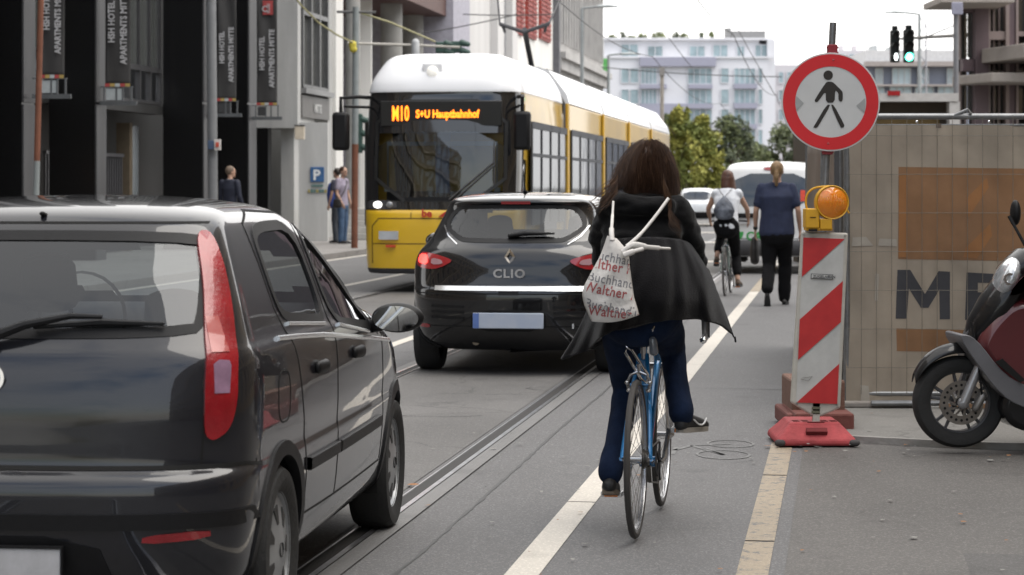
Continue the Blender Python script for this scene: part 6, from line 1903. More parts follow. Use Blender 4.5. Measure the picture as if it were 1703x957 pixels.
        for c_ in range(30):
            o_ = V((rnd.gauss(0, 1), rnd.gauss(0, 1), rnd.gauss(0, 1)))*.5; fl = rnd.gauss(0, .006) ; cut = rnd.uniform(.8, 1.0); fz = V((rnd.gauss(0, 1), rnd.gauss(0, 1), 0))*(.006 if rnd.random() < .85 else .022)
            rr_ = rnd.uniform(.0005, .0012)
            pts = []
            for k in range(n):
                f = k/(n-1)*cut; q = f*(n-1); i0 = min(int(q), n-2); p = G[i0].lerp(G[i0+1], q-i0)
                pts.append(p+o_*(.017*(1-.55*f))+fz*f*f)
            mb.tube(pts, [rr_*(1-.8*(k/(n-1))**2) for k in range(n)], 3, caps=False, mi=0 if (rnd.random() < .93-.45*(tilt > .5)*(abs(a) > .9)) else 1)
    hs = mb.build('hair_locks', [hair_brown, hair_tip], hcap, smooth=80, recalc=False)
    # loose curls: right side and blown tips at left
    for side_ in (1, -1):
      mb = MB()
      for i in range(70 if side_ > 0 else 45):
        sgn = side_
        if sgn > 0:      # left side, blown outwards
            st = V((.05, .10, 1.55+rnd.uniform(-.06, .03))); n = 16; pts = []; ph = rnd.random()*6; Lx = rnd.uniform(.07, .13)
            for k in range(n):
                f = k/(n-1); pts.append(st+V((-.05*f, Lx*f, -.13*f+.04*f*f))+.012*f*V((math.cos(ph+f*8), 0, math.sin(ph+f*8))))
        else:
            st = V((.06, -.10, 1.56+rnd.uniform(-.06, .02))); n = 20; pts = []; ph = rnd.random()*1.0; amp = rnd.uniform(.012, .026)
            for k in range(n):
                f = k/(n-1); pts.append(st+V((-.06*f, -.065*f, -.225*f))+amp*f*V((math.cos(ph+f*11), math.sin(ph+f*11), 0)))
        rr_ = rnd.uniform(.0008, .0018)
        mb.tube(pts, [rr_*(1-.7*k/(n-1)) for k in range(n)], 4, caps=False, mi=i % 2)
      mb.build('loose_hair', [hair_brown, hair_tip], hcap, smooth=80, recalc=False)
    return r, iv
rider, riv = main_rider()

# ---- cloth bag on the back
def bag():
    Yb = 9.72
    o = P(1020, 535, Yb)
    r = thing('tote_bag', 'off-white printed cloth bag hanging on the back of the black coat', 'bag', tuple(o), 0)
    iv = inv(r)
    cot = M('cotton', (.62, .60, .575), .9, 0, .05, 9, bump=.2, bscale=60)
    left = [(1010, 392), (998, 425), (982, 455), (969, 483), (971, 505), (978, 522), (984, 535)]
    right = [(1026, 397), (1044, 420), (1048, 447), (1051, 470), (1055, 495), (1060, 512), (1063, 524)]
    Lp = spline([V((x, y, 0)) for x, y in left], 7); Rp = spline([V((x, y, 0)) for x, y in right], 7)
    n = len(Lp); m = 30
    def surf(u, v, sg):
        i = min(int(v*(n-1)), n-2); t = v*(n-1)-i
        l = Lp[i].lerp(Lp[i+1], t); q = Rp[i].lerp(Rp[i+1], t); p = l.lerp(q, u)
        if v > .85: p.y += (v-.85)/.15*6*math.sin(u*PI*1.0)*(-1 if False else 1)
        bul = math.sin(PI*u)**.6*math.sin(PI*min(1, v*.93+.04))**.5
        d = .055*bul*(1 if sg > 0 else .35)
        cr_ = noise.noise(V((u*3, v*6, 2)))*.012*bul + .010*math.sin((u*5+v*3))*bul*(v)
        return P(p.x, p.y, Yb+.02-sg*d-cr_)
    mb = MB()
    mb.grid(lambda u, v: surf(u, v, 1), m, 42); mb.grid(lambda u, v: surf(u, v, -1), m, 42)
    vv = [iv @ p for p in mb.v]; mb2 = MB(); mb2.add(vv, mb.f)
    b = mb2.build('sack', cot, r, smooth=70)
    bm = bmesh.new(); bm.from_mesh(b.data); bmesh.ops.remove_doubles(bm, verts=bm.verts, dist=.0015); bmesh.ops.recalc_face_normals(bm, faces=bm.faces); bm.to_mesh(b.data); bm.free()
    # straps
    def strap(name, pts, w):
        mb = MB(); P3 = spline([iv @ P(*p) for p in pts], 8); n_ = len(P3); vs = []
        wd = w if isinstance(w, list) else [w]*n_
        for i, p in enumerate(P3):
            t = (P3[min(i+1, n_-1)]-P3[max(i-1, 0)]).normalized(); s_ = t.cross(V((0, 1, 0))).normalized()
            ww = wd[int(i/(n_-1)*(len(wd)-1))]
            for q in (-1, -.3, .3, 1): vs.append(p+s_*ww*q+V((0, -.006*(1-abs(q)), 0)))
        mb.add(vs, [(i*4+k, i*4+k+1, i*4+k+5, i*4+k+4) for i in range(n_-1) for k in range(3)])
        o_ = mb.build(name, cot, r, smooth=80, recalc=False); s__ = o_.modifiers.new('s', 'SOLIDIFY'); s__.thickness = .004; s__.offset = 0
        return o_
    strap('strap', [(1018, 400, 9.71), (1017, 385, 9.74), (1018, 368, 9.80), (1019, 352, 9.88), (1020, 335, 9.93)], [.010, .006, .004, .003])
    strap('strap', [(1112, 330, 9.90), (1096, 352, 9.845), (1078, 375, 9.80), (1060, 395, 9.74), (1042, 410, 9.70)], [.006, .006, .007, .008])
    strap('strap', [(1034, 420, 9.69), (1052, 408, 9.70), (1075, 411, 9.735), (1098, 413, 9.80), (1115, 414, 9.86)], [.010, .013, .009, .005, .002])
    strap('strap', [(1036, 425, 9.68), (1055, 418, 9.69), (1070, 414, 9.72)], [.012, .008, .003])
    # printed lines, wrapped on the sack
    ink_g = M('print_grey', (.20, .20, .215), .9); ink_r = M('print_red', (.36, .10, .10), .9)
    bvh = BVHTree.FromPolygons([tuple(v.co) for v in b.data.vertices], [tuple(p.vertices) for p in b.data.polygons])
    lines = [('uchhandl', ink_g, 997, 434, .062, .0), ('alther Kö', ink_r, 987, 447, .066, 0), ('Buchhandlung', ink_g, 979, 469, .062, 0), ('Walther König', ink_r, 972, 487, .066, 0), ('Buchhandlung', ink_g, 974, 515, .062, 0), ('Walther König', ink_r, 980, 528, .066, 0)]
    for k, (txt, m_, x, y, sz, _) in enumerate(lines):
        tm = textmesh(txt, sz*.92, 0, .0002 if m_ is ink_g else .0008, 1.05, sx=.86)
        a0 = P(x, y, Yb-.2); ang = math.radians(-11 if k < 5 else -6)
        F_ = frame(a0, (math.cos(ang), 0, math.sin(ang)), (-math.sin(ang), 0, math.cos(ang)))
        vs = []; ok = []
        for p in tm.v:
            q = iv @ (F_ @ p); o_ = q; hit = bvh.ray_cast(o_, V((0, 1, 0)))
            if hit[0] is None: vs.append(q); ok.append(False)
            else: vs.append(hit[0]+V((0, -.0018, 0))); ok.append(hit[0].y < .1)
        fs = [f for f in tm.f if all(ok[i] for i in f)]
        used = sorted({i for f in fs for i in f}); ix = {j: i for i, j in enumerate(used)}
        mb = MB(); mb.add([vs[i] for i in used], [[ix[i] for i in f] for f in fs]); mb.build('printed_line', m_, b, smooth=0)
    return r
bag()

# ---- generic standing or sitting figure
def figure(name, label, pos, rz, J, shirt, pants, shoes, hairm, hair='short', sk=skin, group=None, sleeve=.6, sc=1.0, vox=.014, extra=None, bodyw=1.0, pants_len=1.0):
    r = thing(name, label, 'person', pos, rz, group)
    g = {k: V(v)*sc for k, v in J.items()}
    f = J.get('face', (1, 0, 0))
    mb = MB(); bw = bodyw
    pel = (g['hipL']+g['hipR'])/2; chest = (g['shL']+g['shR'])/2
    mid = pel.lerp(chest, .45)
    def torso(mb, k):
        mb.loft([(pel+V((0, 0, -.02)), .155*k*bw, .11*k*bw), (mid, .14*k*bw, .10*k*bw), (pel.lerp(chest, .78), .165*k*bw, .105*k*bw), (chest, .15*k*bw, .07*k)], (g['shL']-g['shR']).normalized(), 16)
    torso(mb, 1)
    mb.loft([(chest, .055, .055), (chest.lerp(g['head'], .65), .05, .052)], (0, 1, 0))
    head(mb, g['head'], f, 1.0)
    for s in 'LR':
        a, b_, c = g['sh'+s], g['el'+s], g['wr'+s]
        mb.loft([(a, .05, .05), (a.lerp(b_, .5), .044, .044), (b_, .036, .036)], (0, 1, 0)); mb.loft([(b_, .036, .036), (b_.lerp(c, .3), .036, .036), (c, .024, .022)], (0, 1, 0))
        hand(mb, c, (c-b_) + V(J.get('hd', (0, 0, -.1))), (0, 1 if s == 'R' else -1, 0), 1, .5, 1 if s == 'L' else -1)
        a, b_, c = g['hip'+s], g['kn'+s], g['an'+s]
        mb.loft([(a, .085, .085), (a.lerp(b_, .5), .07, .07), (b_, .052, .052)], (0, 1, 0)); mb.loft([(b_, .05, .052), (b_.lerp(c, .35), .05, .055), (c, .034, .036)], (0, 1, 0))
        mb.loft([(c, .034, .036), (c+V((.0, 0, -.05)), .036, .04), (c+V((.09, 0, -.06)), .038, .026)], (0, 1, 0))
    blob('body', mb, vox, sk, r, 3)
    face(r, g['head'], f)
    mb = MB(); torso(mb, 1.13)
    for s in 'LR':
        a, b_ = g['sh'+s], g['el'+s]
        if sleeve: e = a.lerp(b_, min(1, sleeve)); mb.loft([(a, .066, .066), (e, .060 if sleeve < 1 else .05, .060 if sleeve < 1 else .05)], (0, 1, 0))
        if sleeve > 1: mb.loft([(b_, .05, .05), (b_.lerp(g['wr'+s], sleeve-1), .04, .04)], (0, 1, 0))
    blob('shirt', mb, vox, shirt, r, 3, fold=.006, fscale=6)
    mb = MB(); mb.loft([(pel+V((0, 0, -.06)), .168*bw, .125*bw), (pel+V((0, 0, .05)), .160*bw, .118*bw)], (g['hipL']-g['hipR']).normalized())
    for s in 'LR':
        a, b_, c = g['hip'+s], g['kn'+s], g['an'+s]; e = b_.lerp(c, pants_len)
        lw = 1+(bw-1)*.7; mb.loft([(a, .098*lw, .098), (a.lerp(b_, .5), .088*lw, .088), (b_, .072*lw, .072)], (0, 1, 0)); mb.loft([(b_, .072*lw, .072), (b_.lerp(e, .5), .068*lw, .07), (e, .064*lw, .068)], (0, 1, 0))
    blob('trousers', mb, vox, pants, r, 3, fold=.007, fscale=7)
    for s in 'LR':
        c = g['an'+s]; dr = V(J.get('toe'+s, (1, 0, 0)))
        shoe('shoe', r, c+V((-.06, 0, -.085))+dr*0, dr, .26, .045, shoes, M('sole_dark', (.03, .03, .03), .8), .07, up=(0, 0, 1) if abs(dr.z) < .5 else (1, 0, .3))
    fv = V(f).normalized(); side = V((0, 0, 1)).cross(fv).normalized(); up = fv.cross(side); h = g['head']
    mb = MB(); R3 = Matrix((fv, side, up)).transposed()
    mb.ball(h-fv*.022+up*.033, (.100, .086, .100), 12, rot=R3)
    if hair == 'pony': mb.loft([(h-fv*.10+up*.0, .03, .03), (h-fv*.12-up*.08, .035, .03), (h-fv*.11-up*.18, .022, .02)], side)
    if hair == 'long': mb.loft([(h-fv*.04+up*.0, .10, .09), (h-fv*.06-up*.12, .11, .07), (h-fv*.08-up*.20, .10, .045)], side)
    blob('hair', mb, .012, hairm, r, 3, fold=.006, fscale=14, fdir=(1, 1, .4))
    return r, g

navy = M('navy_cotton', (.015, .022, .055), .85, bump=.3, scale=12, bscale=90)
blk_tr = M('black_trousers', (.006, .006, .007), .9, spec=.15, bump=.25, scale=8, bscale=80)
blkshoe = M('black_shoe', (.015, .014, .014), .45)
# walking man in navy shirt
q = P(1292, 310, 29.2)
walk = dict(hipL=(0, .09, .93), hipR=(0, -.09, .93), shL=(.03, .19, 1.49), shR=(.03, -.19, 1.49), head=(.05, 0, 1.70), elL=(.0, .265, 1.20), elR=(-.04, -.27, 1.20), wrL=(.10, .275, .96), wrR=(.06, -.29, .95),
            knL=(-.03, .10, .50), knR=(.12, -.10, .50), anL=(-.34, .11, .22), anR=(.13, -.09, .085), face=(1, -.05, -.02), toeL=(.55, 0, -.85), toeR=(1, -.1, 0), hd=(0, 0, -.1))
wm, g = figure('person', 'walking man in navy T-shirt and black trousers with a blond ponytail', (q.x, 29.2, .004), PI/2-math.radians(8.2), walk, navy, blk_tr, blkshoe, M('hair_dark_blond', (.20, .125, .06), .6, 0, .3, 30), 'pony', skin2, sleeve=.72, sc=1.005, bodyw=1.32)
mb = MB(); c = g['wrL'].lerp(g['elL'], .08); dd = (g['wrL']-g['elL']).normalized(); mb.tube([c-dd*.018, c+dd*.018], .030, 12); mb.build('wrist_watch', blkshoe, wm)
# dark shoulder bag carried at his left hand
t = thing('carry_bag', 'black bag held in the left hand of the walking man', 'bag', tuple(mat_of(wm) @ (g['wrL']+V((.12, .015, -.12)))), PI/2-math.radians(8.2))
mb = MB(); mb.loft([((0, 0, -.02), .10, .045), ((.0, 0, -.14), .135, .06), ((0, 0, -.28), .13, .06)], (1, 0, 0)); blob('pouch', mb, .012, M('bag_black', (.018, .015, .014), .7), t, 3, fold=.006)
mb = MB(); mb.tube([(-.07, 0, -.03), (-.03, 0, .05), (.03, 0, .05), (.07, 0, -.03)], .008, 6); mb.build('handle', blkshoe, t)

# second cyclist
q = P(1202, 310, 31.6)
bk2, _s, _d, _J = bicycle('city_bicycle', 'thin grey green bicycle ridden by the woman in a white top', (q.x+.03, 31.6, .0), math.radians(10), (.05, .08, .07), crank=math.radians(100))
mb = MB(); mb.tube([(.79, 0, .86), (.77, 0, 1.02), (.80, 0, 1.03)], .013, 8); mb.build('stem', _s, bk2)
mb = MB(); mb.tube(spline([(.74, .28, 1.02), (.80, .20, 1.03), (.82, 0, 1.03), (.80, -.20, 1.03), (.74, -.28, 1.02)], 5), .014, 8); mb.build('handlebar', _d, bk2)
J2 = dict(hipL=(.22, .085, .97), hipR=(.22, -.085, .97), shL=(.36, .155, 1.42), shR=(.36, -.155, 1.42), head=(.47, .01, 1.62), elL=(.45, .27, 1.20), elR=(.50, -.27, 1.20), wrL=(.72, .27, 1.06), wrR=(.72, -.27, 1.06),
          knL=(.60, .10, .84), knR=(.52, -.11, .55), anL=(.36, .14, .55), anR=(.34, -.15, .22), face=(.9, .40, -.05), toeL=(.95, .1, -.3), toeR=(.95, -.1, -.1), hd=(0, 0, -.1))
w2, g2 = figure('person', 'woman in white sleeveless top and black trousers cycling ahead of the white van', tuple(bk2.location), PI/2-math.radians(10), J2, M('white_top', (.62, .64, .68), .8, bump=.2, scale=10), blk_tr, M('sandal', (.06, .035, .02), .7), M('hair_auburn', (.075, .030, .017), .5, 0, .35, 30), 'long', skin2, sleeve=.12, vox=.013, pants_len=.72)
rp_ = mat_of(w2) @ V((.10, .02, 1.24))
t = thing('gym_bag', 'dark patterned drawstring bag on the back of the woman in a white top', 'bag', tuple(rp_), PI/2-math.radians(10))
mb = MB(); mb.loft([((.07, 0, .13), .03, .02), ((.03, 0, .05), .11, .045), ((.0, 0, -.06), .155, .06), ((.0, 0, -.14), .13, .05)], (0, 1, 0)); blob('pouch', mb, .012, M('bag_pattern', (.015, .018, .03), .6, 0, .2, 9, col2=(.16, .18, .22)), t, 3)
mb = MB()
for s in (1, -1): mb.tube([(.07, 0, .13), (.12, s*.06, .20), (.22, s*.10, .26)], .005, 6)
mb.build('cord', blkshoe, t)

# men standing at the left pavement
stand = dict(hipL=(0, .09, .94), hipR=(0, -.09, .94), shL=(-.02, .19, 1.50), shR=(-.02, -.19, 1.50), head=(.02, 0, 1.72), elL=(.0, .25, 1.20), elR=(-.02, -.25, 1.20), wrL=(.08, .25, .95), wrR=(.12, -.24, .97),
             knL=(.02, .09, .50), knR=(.02, -.10, .50), anL=(-.02, .10, .09), anR=(0, -.10, .09), face=(1, -.15, 0), hd=(0, 0, -.1))
q = P(570, 310, 55.5)
a, g3 = figure('person', 'man in lilac T-shirt and jeans waiting beside the white pier', (q.x, 55.5, .12), math.radians(-25), stand, M('lilac_cotton', (.26, .23, .29), .85), M('mid_denim', (.05, .09, .16), .85, 0, .2), blkshoe, hair_brown, 'short', skin2, sc=1.02)
t = thing('shoulder_bag', 'small dark bag slung across the man in the lilac T-shirt', 'bag', tuple(mat_of(a) @ V((.0, -.27, .98))), math.radians(-25))
mb = MB(); mb.loft([((0, 0, .08), .11, .04), ((0, 0, -.06), .13, .05)], (1, 0, 0)); blob('pouch', mb, .014, M('bag_black', (.018, .015, .014), .7), t, 3)
mb = MB(); mb.tube(spline([(.05, .0, .10), (.14, .10, .3), (.10, .3, .52), (-.05, .42, .58)], 5), .012, 6); mb.build('strap', blkshoe, t)
q = P(561, 310, 56.2)
b_, g4 = figure('person', 'man with a blue backpack half hidden behind the man in lilac', (q.x, 56.2, .12), math.radians(150), stand, M('dark_shirt', (.03, .03, .05), .85), M('grey_trousers', (.04, .045, .055), .85), blkshoe, M('hair_black', (.02, .014, .01), .6), 'short', skin2, sc=1.0)
t = thing('backpack', 'bright blue backpack worn by the man at the white pier', 'backpack', (q.x-.14, 56.15, 1.32), 0)
mb = MB(); mb.loft([((0, 0, .20), .09, .12), ((0, 0, 0), .12, .16), ((.02, 0, -.24), .11, .15)], (1, 0, 0)); blob('sack', mb, .016, M('backpack_blue', (.02, .05, .22), .7), t, 3)
mb = MB()
for s in (1, -1): mb.tube([(.08, s*.12, .22), (.20, s*.14, .24), (.26, s*.13, .0)], .014, 6)
mb.build('strap', blkshoe, t)
# businessman
q = P(383, 310, 47.5)
suit = M('navy_suit', (.010, .013, .028), .75)
c_, g5 = figure('person', 'bald man in a dark navy suit on the pavement before the black columns', (q.x, 47.5, .12), math.radians(62), dict(stand, wrL=(.05, .25, .93), face=(.8, -.6, 0)), suit, suit, blkshoe, M('hair_grey_short', (.12, .085, .06), .7), 'short', skin2, sleeve=1.95, sc=.985)
mb = MB(); mb.tube([g5['head']+V((-.03, 0, -.17)), g5['head']+V((-.03, 0, -.145))], .064, 14); mb.build('collar', M('collar_white', (.6, .6, .6), .7), c_)
# tram driver, seen through the windscreen
tr = [o for o in bpy.data.objects if o.name == 'tram'][0]
pd = mat_of(tr) @ V((1.25, -.12, .72))
seat = dict(hipL=(0, .10, .55), hipR=(0, -.10, .55), shL=(.02, .20, 1.08), shR=(.02, -.20, 1.08), head=(.06, 0, 1.31), elL=(.12, .30, .82), elR=(.12, -.30, .82), wrL=(.34, .26, .74), wrR=(.34, -.26, .74), knL=(.4, .12, .55), knR=(.4, -.12, .55), anL=(.42, .12, .12), anR=(.42, -.12, .12), face=(1, 0, -.1))
figure('person', 'tram driver in pale short-sleeved shirt and dark vest behind the windscreen', tuple(pd), PI/2-math.radians(8.2)+PI, seat, M('driver_shirt', (.42, .36, .35), .8), blk_tr, blkshoe, hair_brown, 'short', skin2, sleeve=.8, sc=1.0, vox=.018)
# ------------------------------------------------------------------ right-hand side
galv = M('galvanised_steel', (.22, .225, .23), .45, .7, .2, 12)
def prism_px(mb, pts, Y, th, mi=None):
    """flat board outline given in photo pixels at depth Y, with thickness th behind it"""
    mb.prism([P(x, y, Y) for x, y in pts], (0, th, 0), mi)

# ---- warning beacon with its foot
YB = 13.38
bq = P(1356, 742, YB)
r = thing('warning_beacon', 'red and white striped warning beacon on a red rubber foot under the amber lamp', 'beacon', (bq.x, YB, .013)); iv = inv(r)
cream = M('beacon_frame', (.47, .45, .40), .55, 0, .14, 7, bump=.1)
def dirty(name, c): return M(name, c, .5, 0, .2, 5, col2=[min(1, x*1.12) for x in c], bump=.03)
bw_, br_ = M('beacon_white', (.50, .50, .48), .45, 0, .12, 7, col2=(.54, .54, .52)), M('beacon_red', (.46, .022, .025), .4, 0, .12, 7, col2=(.52, .03, .03))
mb = MB(); ou = chaikin([V((x, y, 0)) for x, y in ((1333, 386), (1411, 388), (1404, 540), (1398, 681), (1365, 693), (1349, 692), (1315, 672), (1323, 540))], 2)
ou = []
for a, b_ in zip([(1333, 386), (1411, 388), (1398, 679), (1366, 693), (1350, 692), (1315, 670)], [None]*6): ou.append(a)
prism_px(mb, ou, YB, .045); mb.build('frame', cream, r, smooth=0, bevel=.012, inv=iv)
mb = MB(); prism_px(mb, [(1336, 395), (1404, 397), (1392, 672), (1324, 669)], YB-.004, .01); wh = mb.build('white_sheet', bw_, r, smooth=0, inv=iv)
def zpx(x, y): return (1260+x/2.455, 370+y/2.455)
mb = MB()
for poly in ([(187, 62), (356, 68), (181, 223)], [(348, 240), (340, 407), (165, 562), (172, 397)], [(333, 578), (325, 742), (160, 736)]):
    prism_px(mb, [zpx(*p) for p in poly], YB-.009, .004)
mb.build('red_stripes', br_, wh, smooth=0, inv=iv)
mb = MB(); prism_px(mb, [zpx(*p) for p in ((218, 209), (309, 213), (308, 234), (217, 230))], YB-.010, .004, 0); prism_px(mb, [zpx(*p) for p in ((221, 212), (306, 216), (305, 231), (220, 227))], YB-.012, .002, 1)
lb_ = mb.build('maker_label', [M('label_border', (.12, .12, .12), .6), bw_], wh, smooth=0, inv=iv)
tm = textmesh('ZUGELASSEN', .022, .001, .0008, 1.0); tm.xform(frame(P(*zpx(226, 226), YB-.0125), (1, 0, -.03), (0, 0, 1))); tm.build('lettering', M('label_border', (.12, .12, .12), .6), lb_, smooth=0, inv=iv)
mb = MB(); q = P(*zpx(290, 221), YB-.0125); mb.disc(q, .007, (0, -1, 0), 12, .001); mb.build('label_dot', M('label_border', (.12, .12, .12), .6), lb_, smooth=0, inv=iv)
mb = MB()
for poly in ([(180, 636), (224, 630), (206, 648), (176, 640)],): 
    pts = [P(*zpx(*p), YB-.0095) for p in poly]; mb.tube(pts, .0012, 4)
mb.build('scratch', M('scratch_dark', (.12, .11, .10), .8), wh, inv=iv)
mb = MB(); prism_px(mb, [zpx(*p) for p in ((222, 752), (256, 754), (255, 764), (221, 763))], YB-.004, .006); prism_px(mb, [zpx(*p) for p in ((221, 769), (255, 770), (254, 781), (220, 780))], YB-.004, .006); mb.build('stamp_mark', M('stamp_dark', (.12, .12, .08), .8), wh, smooth=0, inv=iv)
mb = MB(); 
for sx_, y_ in ((188, 50), (357, 55), (160, 742), (325, 746)): 
    q = P(*zpx(sx_, y_), YB-.002); mb.lathe([(.0045, -.006), (.006, 0)], q, 'y', 10)
mb.build('rivet', galv, r, inv=iv)
# foot
ft = M('rubber_foot_red', (.34, .045, .050), .75, 0, .22, 9, bump=.3)
mb = MB()
x0, x1 = bq.x-.235, bq.x+.225; yf, yb = YB-.13, YB+.42
def ringz(z, i, j): return [V((x0+i, yf+j, z)), V((x1-i, yf+j, z)), V((x1-i, yb-j, z)), V((x0+i, yb-j, z))]
lv = [ringz(.013, .0, 0), ringz(.045, .0, 0), ringz(.125, .075, .09), ringz(.14, .085, .10)]
vs = [p for l in lv for p in l]; fs = [(0, 3, 2, 1), (12, 13, 14, 15)]
for i in range(3):
    for k in range(4): fs.append((i*4+k, i*4+(k+1) % 4, i*4+4+(k+1) % 4, i*4+4+k))
mb.add(vs, fs); fo = mb.build('foot', ft, r, smooth=0, bevel=.012, inv=iv)
mb = MB(); mb.obox((bq.x-.005, yf+.042, .088), (.062, 0, 0), (0, .012, .011), (0, -.016, .018)); mb.build('foot_grip', M('foot_recess', (.15, .018, .02), .85), fo, smooth=0, bevel=.003, inv=iv)
mb = MB()
for i in range(-2, 3):
    if i == 0: continue
    mb.box(bq.x+i*.055-.018, bq.x+i*.055+.018, yf+.13, yf+.16, .138, .1425); mb.box(bq.x+i*.055-.018, bq.x+i*.055+.018, yf+.19, yf+.22, .138, .1425)
mb.box(bq.x-.05, bq.x+.05, yf+.10, yf+.12, .138, .143)
mb.build('foot_slots', M('foot_recess', (.15, .018, .02), .85), fo, smooth=0, inv=iv)
for x in (x0+.015, x1-.015):
    mb = MB(); mb.loft([((x-.012, yf+.01, .030), .02, .022), ((x+.012, yf+.01, .030), .02, .022)], (0, 0, 1)); mb.build('foot_corner', M('worn_rubber', (.05, .045, .045), .8), fo, inv=iv)
mb = MB(); q = P(1357, 690, YB+.02); mb.box(q.x-.02, q.x+.02, YB+.0, YB+.04, .13, .30); mb.build('stub', cream, r, smooth=0, inv=iv)

# ---- amber flashing lamp on top of the beacon
YL = 13.36
a = P(1361, 385, YL)
r = thing('warning_lamp', 'round amber construction lamp with yellow battery box on the striped beacon', 'lamp', tuple(a)); iv = inv(r)
yp = M('lamp_yellow', (.62, .33, .015), .5, 0, .08, 6)
mb = MB(); p0, p1 = P(1339, 380, YL), P(1362, 347, YL); mb.box(p0.x, p1.x, YL-.03, YL+.11, p0.z, p1.z); mb.build('battery_box', yp, r, smooth=0, bevel=.008, inv=iv)
mb = MB(); p0, p1 = P(1363, 382, YL), P(1383, 364, YL); mb.box(p0.x, p1.x, YL-.03, YL+.09, p0.z, p1.z); p0, p1 = P(1340, 384, YL), P(1384, 379, YL); mb.box(p0.x, p1.x, YL-.02, YL+.1, p0.z, p1.z); bb_ = mb.build('clamp_box', yp, r, smooth=0, bevel=.006, inv=iv)
mb = MB(); p0, p1 = P(1344, 384, YL), P(1358, 380, YL); mb.box(p0.x, p1.x, YL-.034, YL+.05, p0.z-.004, p1.z-.004); mb.box(P(1346, 0, YL).x, P(1356, 0, YL).x, YL-.034, YL-.028, P(0, 362, YL).z, P(0, 361, YL).z); mb.build('box_mark', blackpl, bb_, smooth=0, inv=iv)
c = P(1383.5, 337, YL-.01); nl = V((.10, -1, .0)).normalized()
amber = M('amber_lens', (.80, .25, .012), .18, 0, .12, 9, coat=1)
b_ = amber.node_tree.nodes['Principled BSDF']; b_.inputs['Subsurface Weight'].default_value = .3; b_.inputs['Subsurface Scale'].default_value = .03
mb = MB(); R_ = .100; n_ = 56
# ribbed lens dome
def lens(u, v):
    a_ = 2*PI*u; rr_ = R_*.93*v; x = rr_*math.cos(a_); z = rr_*math.sin(a_)
    d_ = .030*(1-v*v)+.0022*math.cos(x*2*PI/.0105)*(1-v**6)
    return (x, -.012-d_, z)
mb.grid(lens, n_, 40, close_u=True)
F_ = Matrix.Translation(c) @ Matrix.Rotation(math.radians(6), 4, 'Z')
mb.xform(F_); ln = mb.build('lens', amber, r, smooth=60, inv=iv)
mb = MB(); mb.lathe([(R_*.90, -.016), (R_*.97, -.020), (R_, -.012), (R_, .03), (R_*.93, .035), (R_*.90, .03)], ax='y', n=56); mb.lathe([(R_*.92, .033), (.06, .05), (.001, .055)], ax='y', n=40)
mb.xform(F_); mb.build('rim', yp, r, inv=iv)
mb = MB(); mb.tube(spline([P(1343, 350, YL+.03), P(1340, 338, YL+.03), P(1343, 323, YL+.03), P(1355, 313, YL+.03), P(1378, 310, YL+.03)], 5), .0065, 8); mb.build('carry_handle', yp, r, inv=iv)
mb = MB(); q = P(1382, 366, YL); mb.tube([q+V((.02, .03, .02)), q+V((.02, .03, .05))], .018, 8); mb.tube([P(1412, 355, YL+.02), P(1409, 350, YL+.02)], .006, 6); mb.build('neck', yp, r, inv=iv)

# ---- round prohibition sign on a leaning tube
YS = 13.92
top = P(1385.5, 38, YS); bot = P(1352, 735, YS)
r = thing('sign_post', 'leaning galvanised tube carrying the round pedestrian sign', 'post', (bot.x, YS, 0)); iv = inv(r)
bot = V((bot.x, YS, .013))
mb = MB(); mb.tube([bot, top], .0215, 16); mb.build('tube', galv, r, inv=iv)
mb = MB(); q = P(1372, 300, YS+.02); mb.tube([P(1368, 245, YS+.03), P(1366, 384, YS+.03)], .012, 8); mb.build('brace', galv, r, inv=iv)
for py_, px_ in ((83, 1384), (248, 1376)):
    q = P(px_, py_, YS-.01); mb = MB(); mb.box(q.x-.028, q.x+.028, YS-.045, YS+.03, q.z-.035, q.z+.03)
    for dz in (-.02, .012): mb.box(q.x-.036, q.x+.036, YS-.03, YS-.01, q.z+dz-.006, q.z+dz+.006)
    mb.build('clamp', M('clamp_red', (.26, .02, .03), .5, bump=.2), r, smooth=0, bevel=.004, inv=iv)
mb = MB(); mb.box(bot.x-.10, bot.x+.26, YS+.05, YS+.75, .013, .13); mb.build('footplate', M('brown_rubber_foot', (.16, .055, .045), .85, bump=.3), r, smooth=0, bevel=.015, inv=iv)
YS2 = YS-.06
cs = P(1381.5, 170, YS2); k_ = YS2/FP
r = thing('pedestrian_sign', 'round white sign with red rim and black walking figure', 'sign', tuple(cs)); iv = inv(r)
sred = M('sign_red', (.60, .018, .024), .38, 0, .05, 4); swht = M('sign_white_sheet', (.56, .57, .57), .4, 0, .05, 4); sblk = M('sign_black', (.022, .018, .015), .5); sgry = M('sign_grey', (.33, .34, .34), .5)
rx, ry = 82*k_, 81*k_
mb = MB(); mb.lathe([(0.001, -.002), (rx*.995, -.002), (rx, 0), (rx, .004), (rx*.97, .018), (rx*.95, .004), (.001, .004)], (0, 0, 0), 'y', 96); o_ = mb.build('plate', swht, r, smooth=30)
mb = MB(); mb.lathe([(59*k_, -.0035), (59.05*k_, -.0042), (79.4*k_, -.0042), (79.5*k_, -.0025)], (0, 0, 0), 'y', 96); mb.build('red_ring', sred, r, smooth=30)
def zs(x, y): return ((1260+x/2.586-1381.5)*k_, -.005, (170-(30+y/2.586))*k_)
def poly(pts, it=1):
    q = chaikin([V(zs(*p)) for p in pts], it) if it else [V(zs(*p)) for p in pts]
    return q
mb = MB()
mb.disc(zs(303, 247), 7.9*k_, (0, -1, 0), 32, .001)
T_ = [(292, 279), (303, 274), (318, 275), (329, 281), (361, 313), (366, 322), (366, 352), (360, 360), (351, 358), (347, 351), (347, 324), (333, 310), (331, 365), (293, 365), (293, 314), (262, 357), (253, 363), (245, 359), (246, 351)]
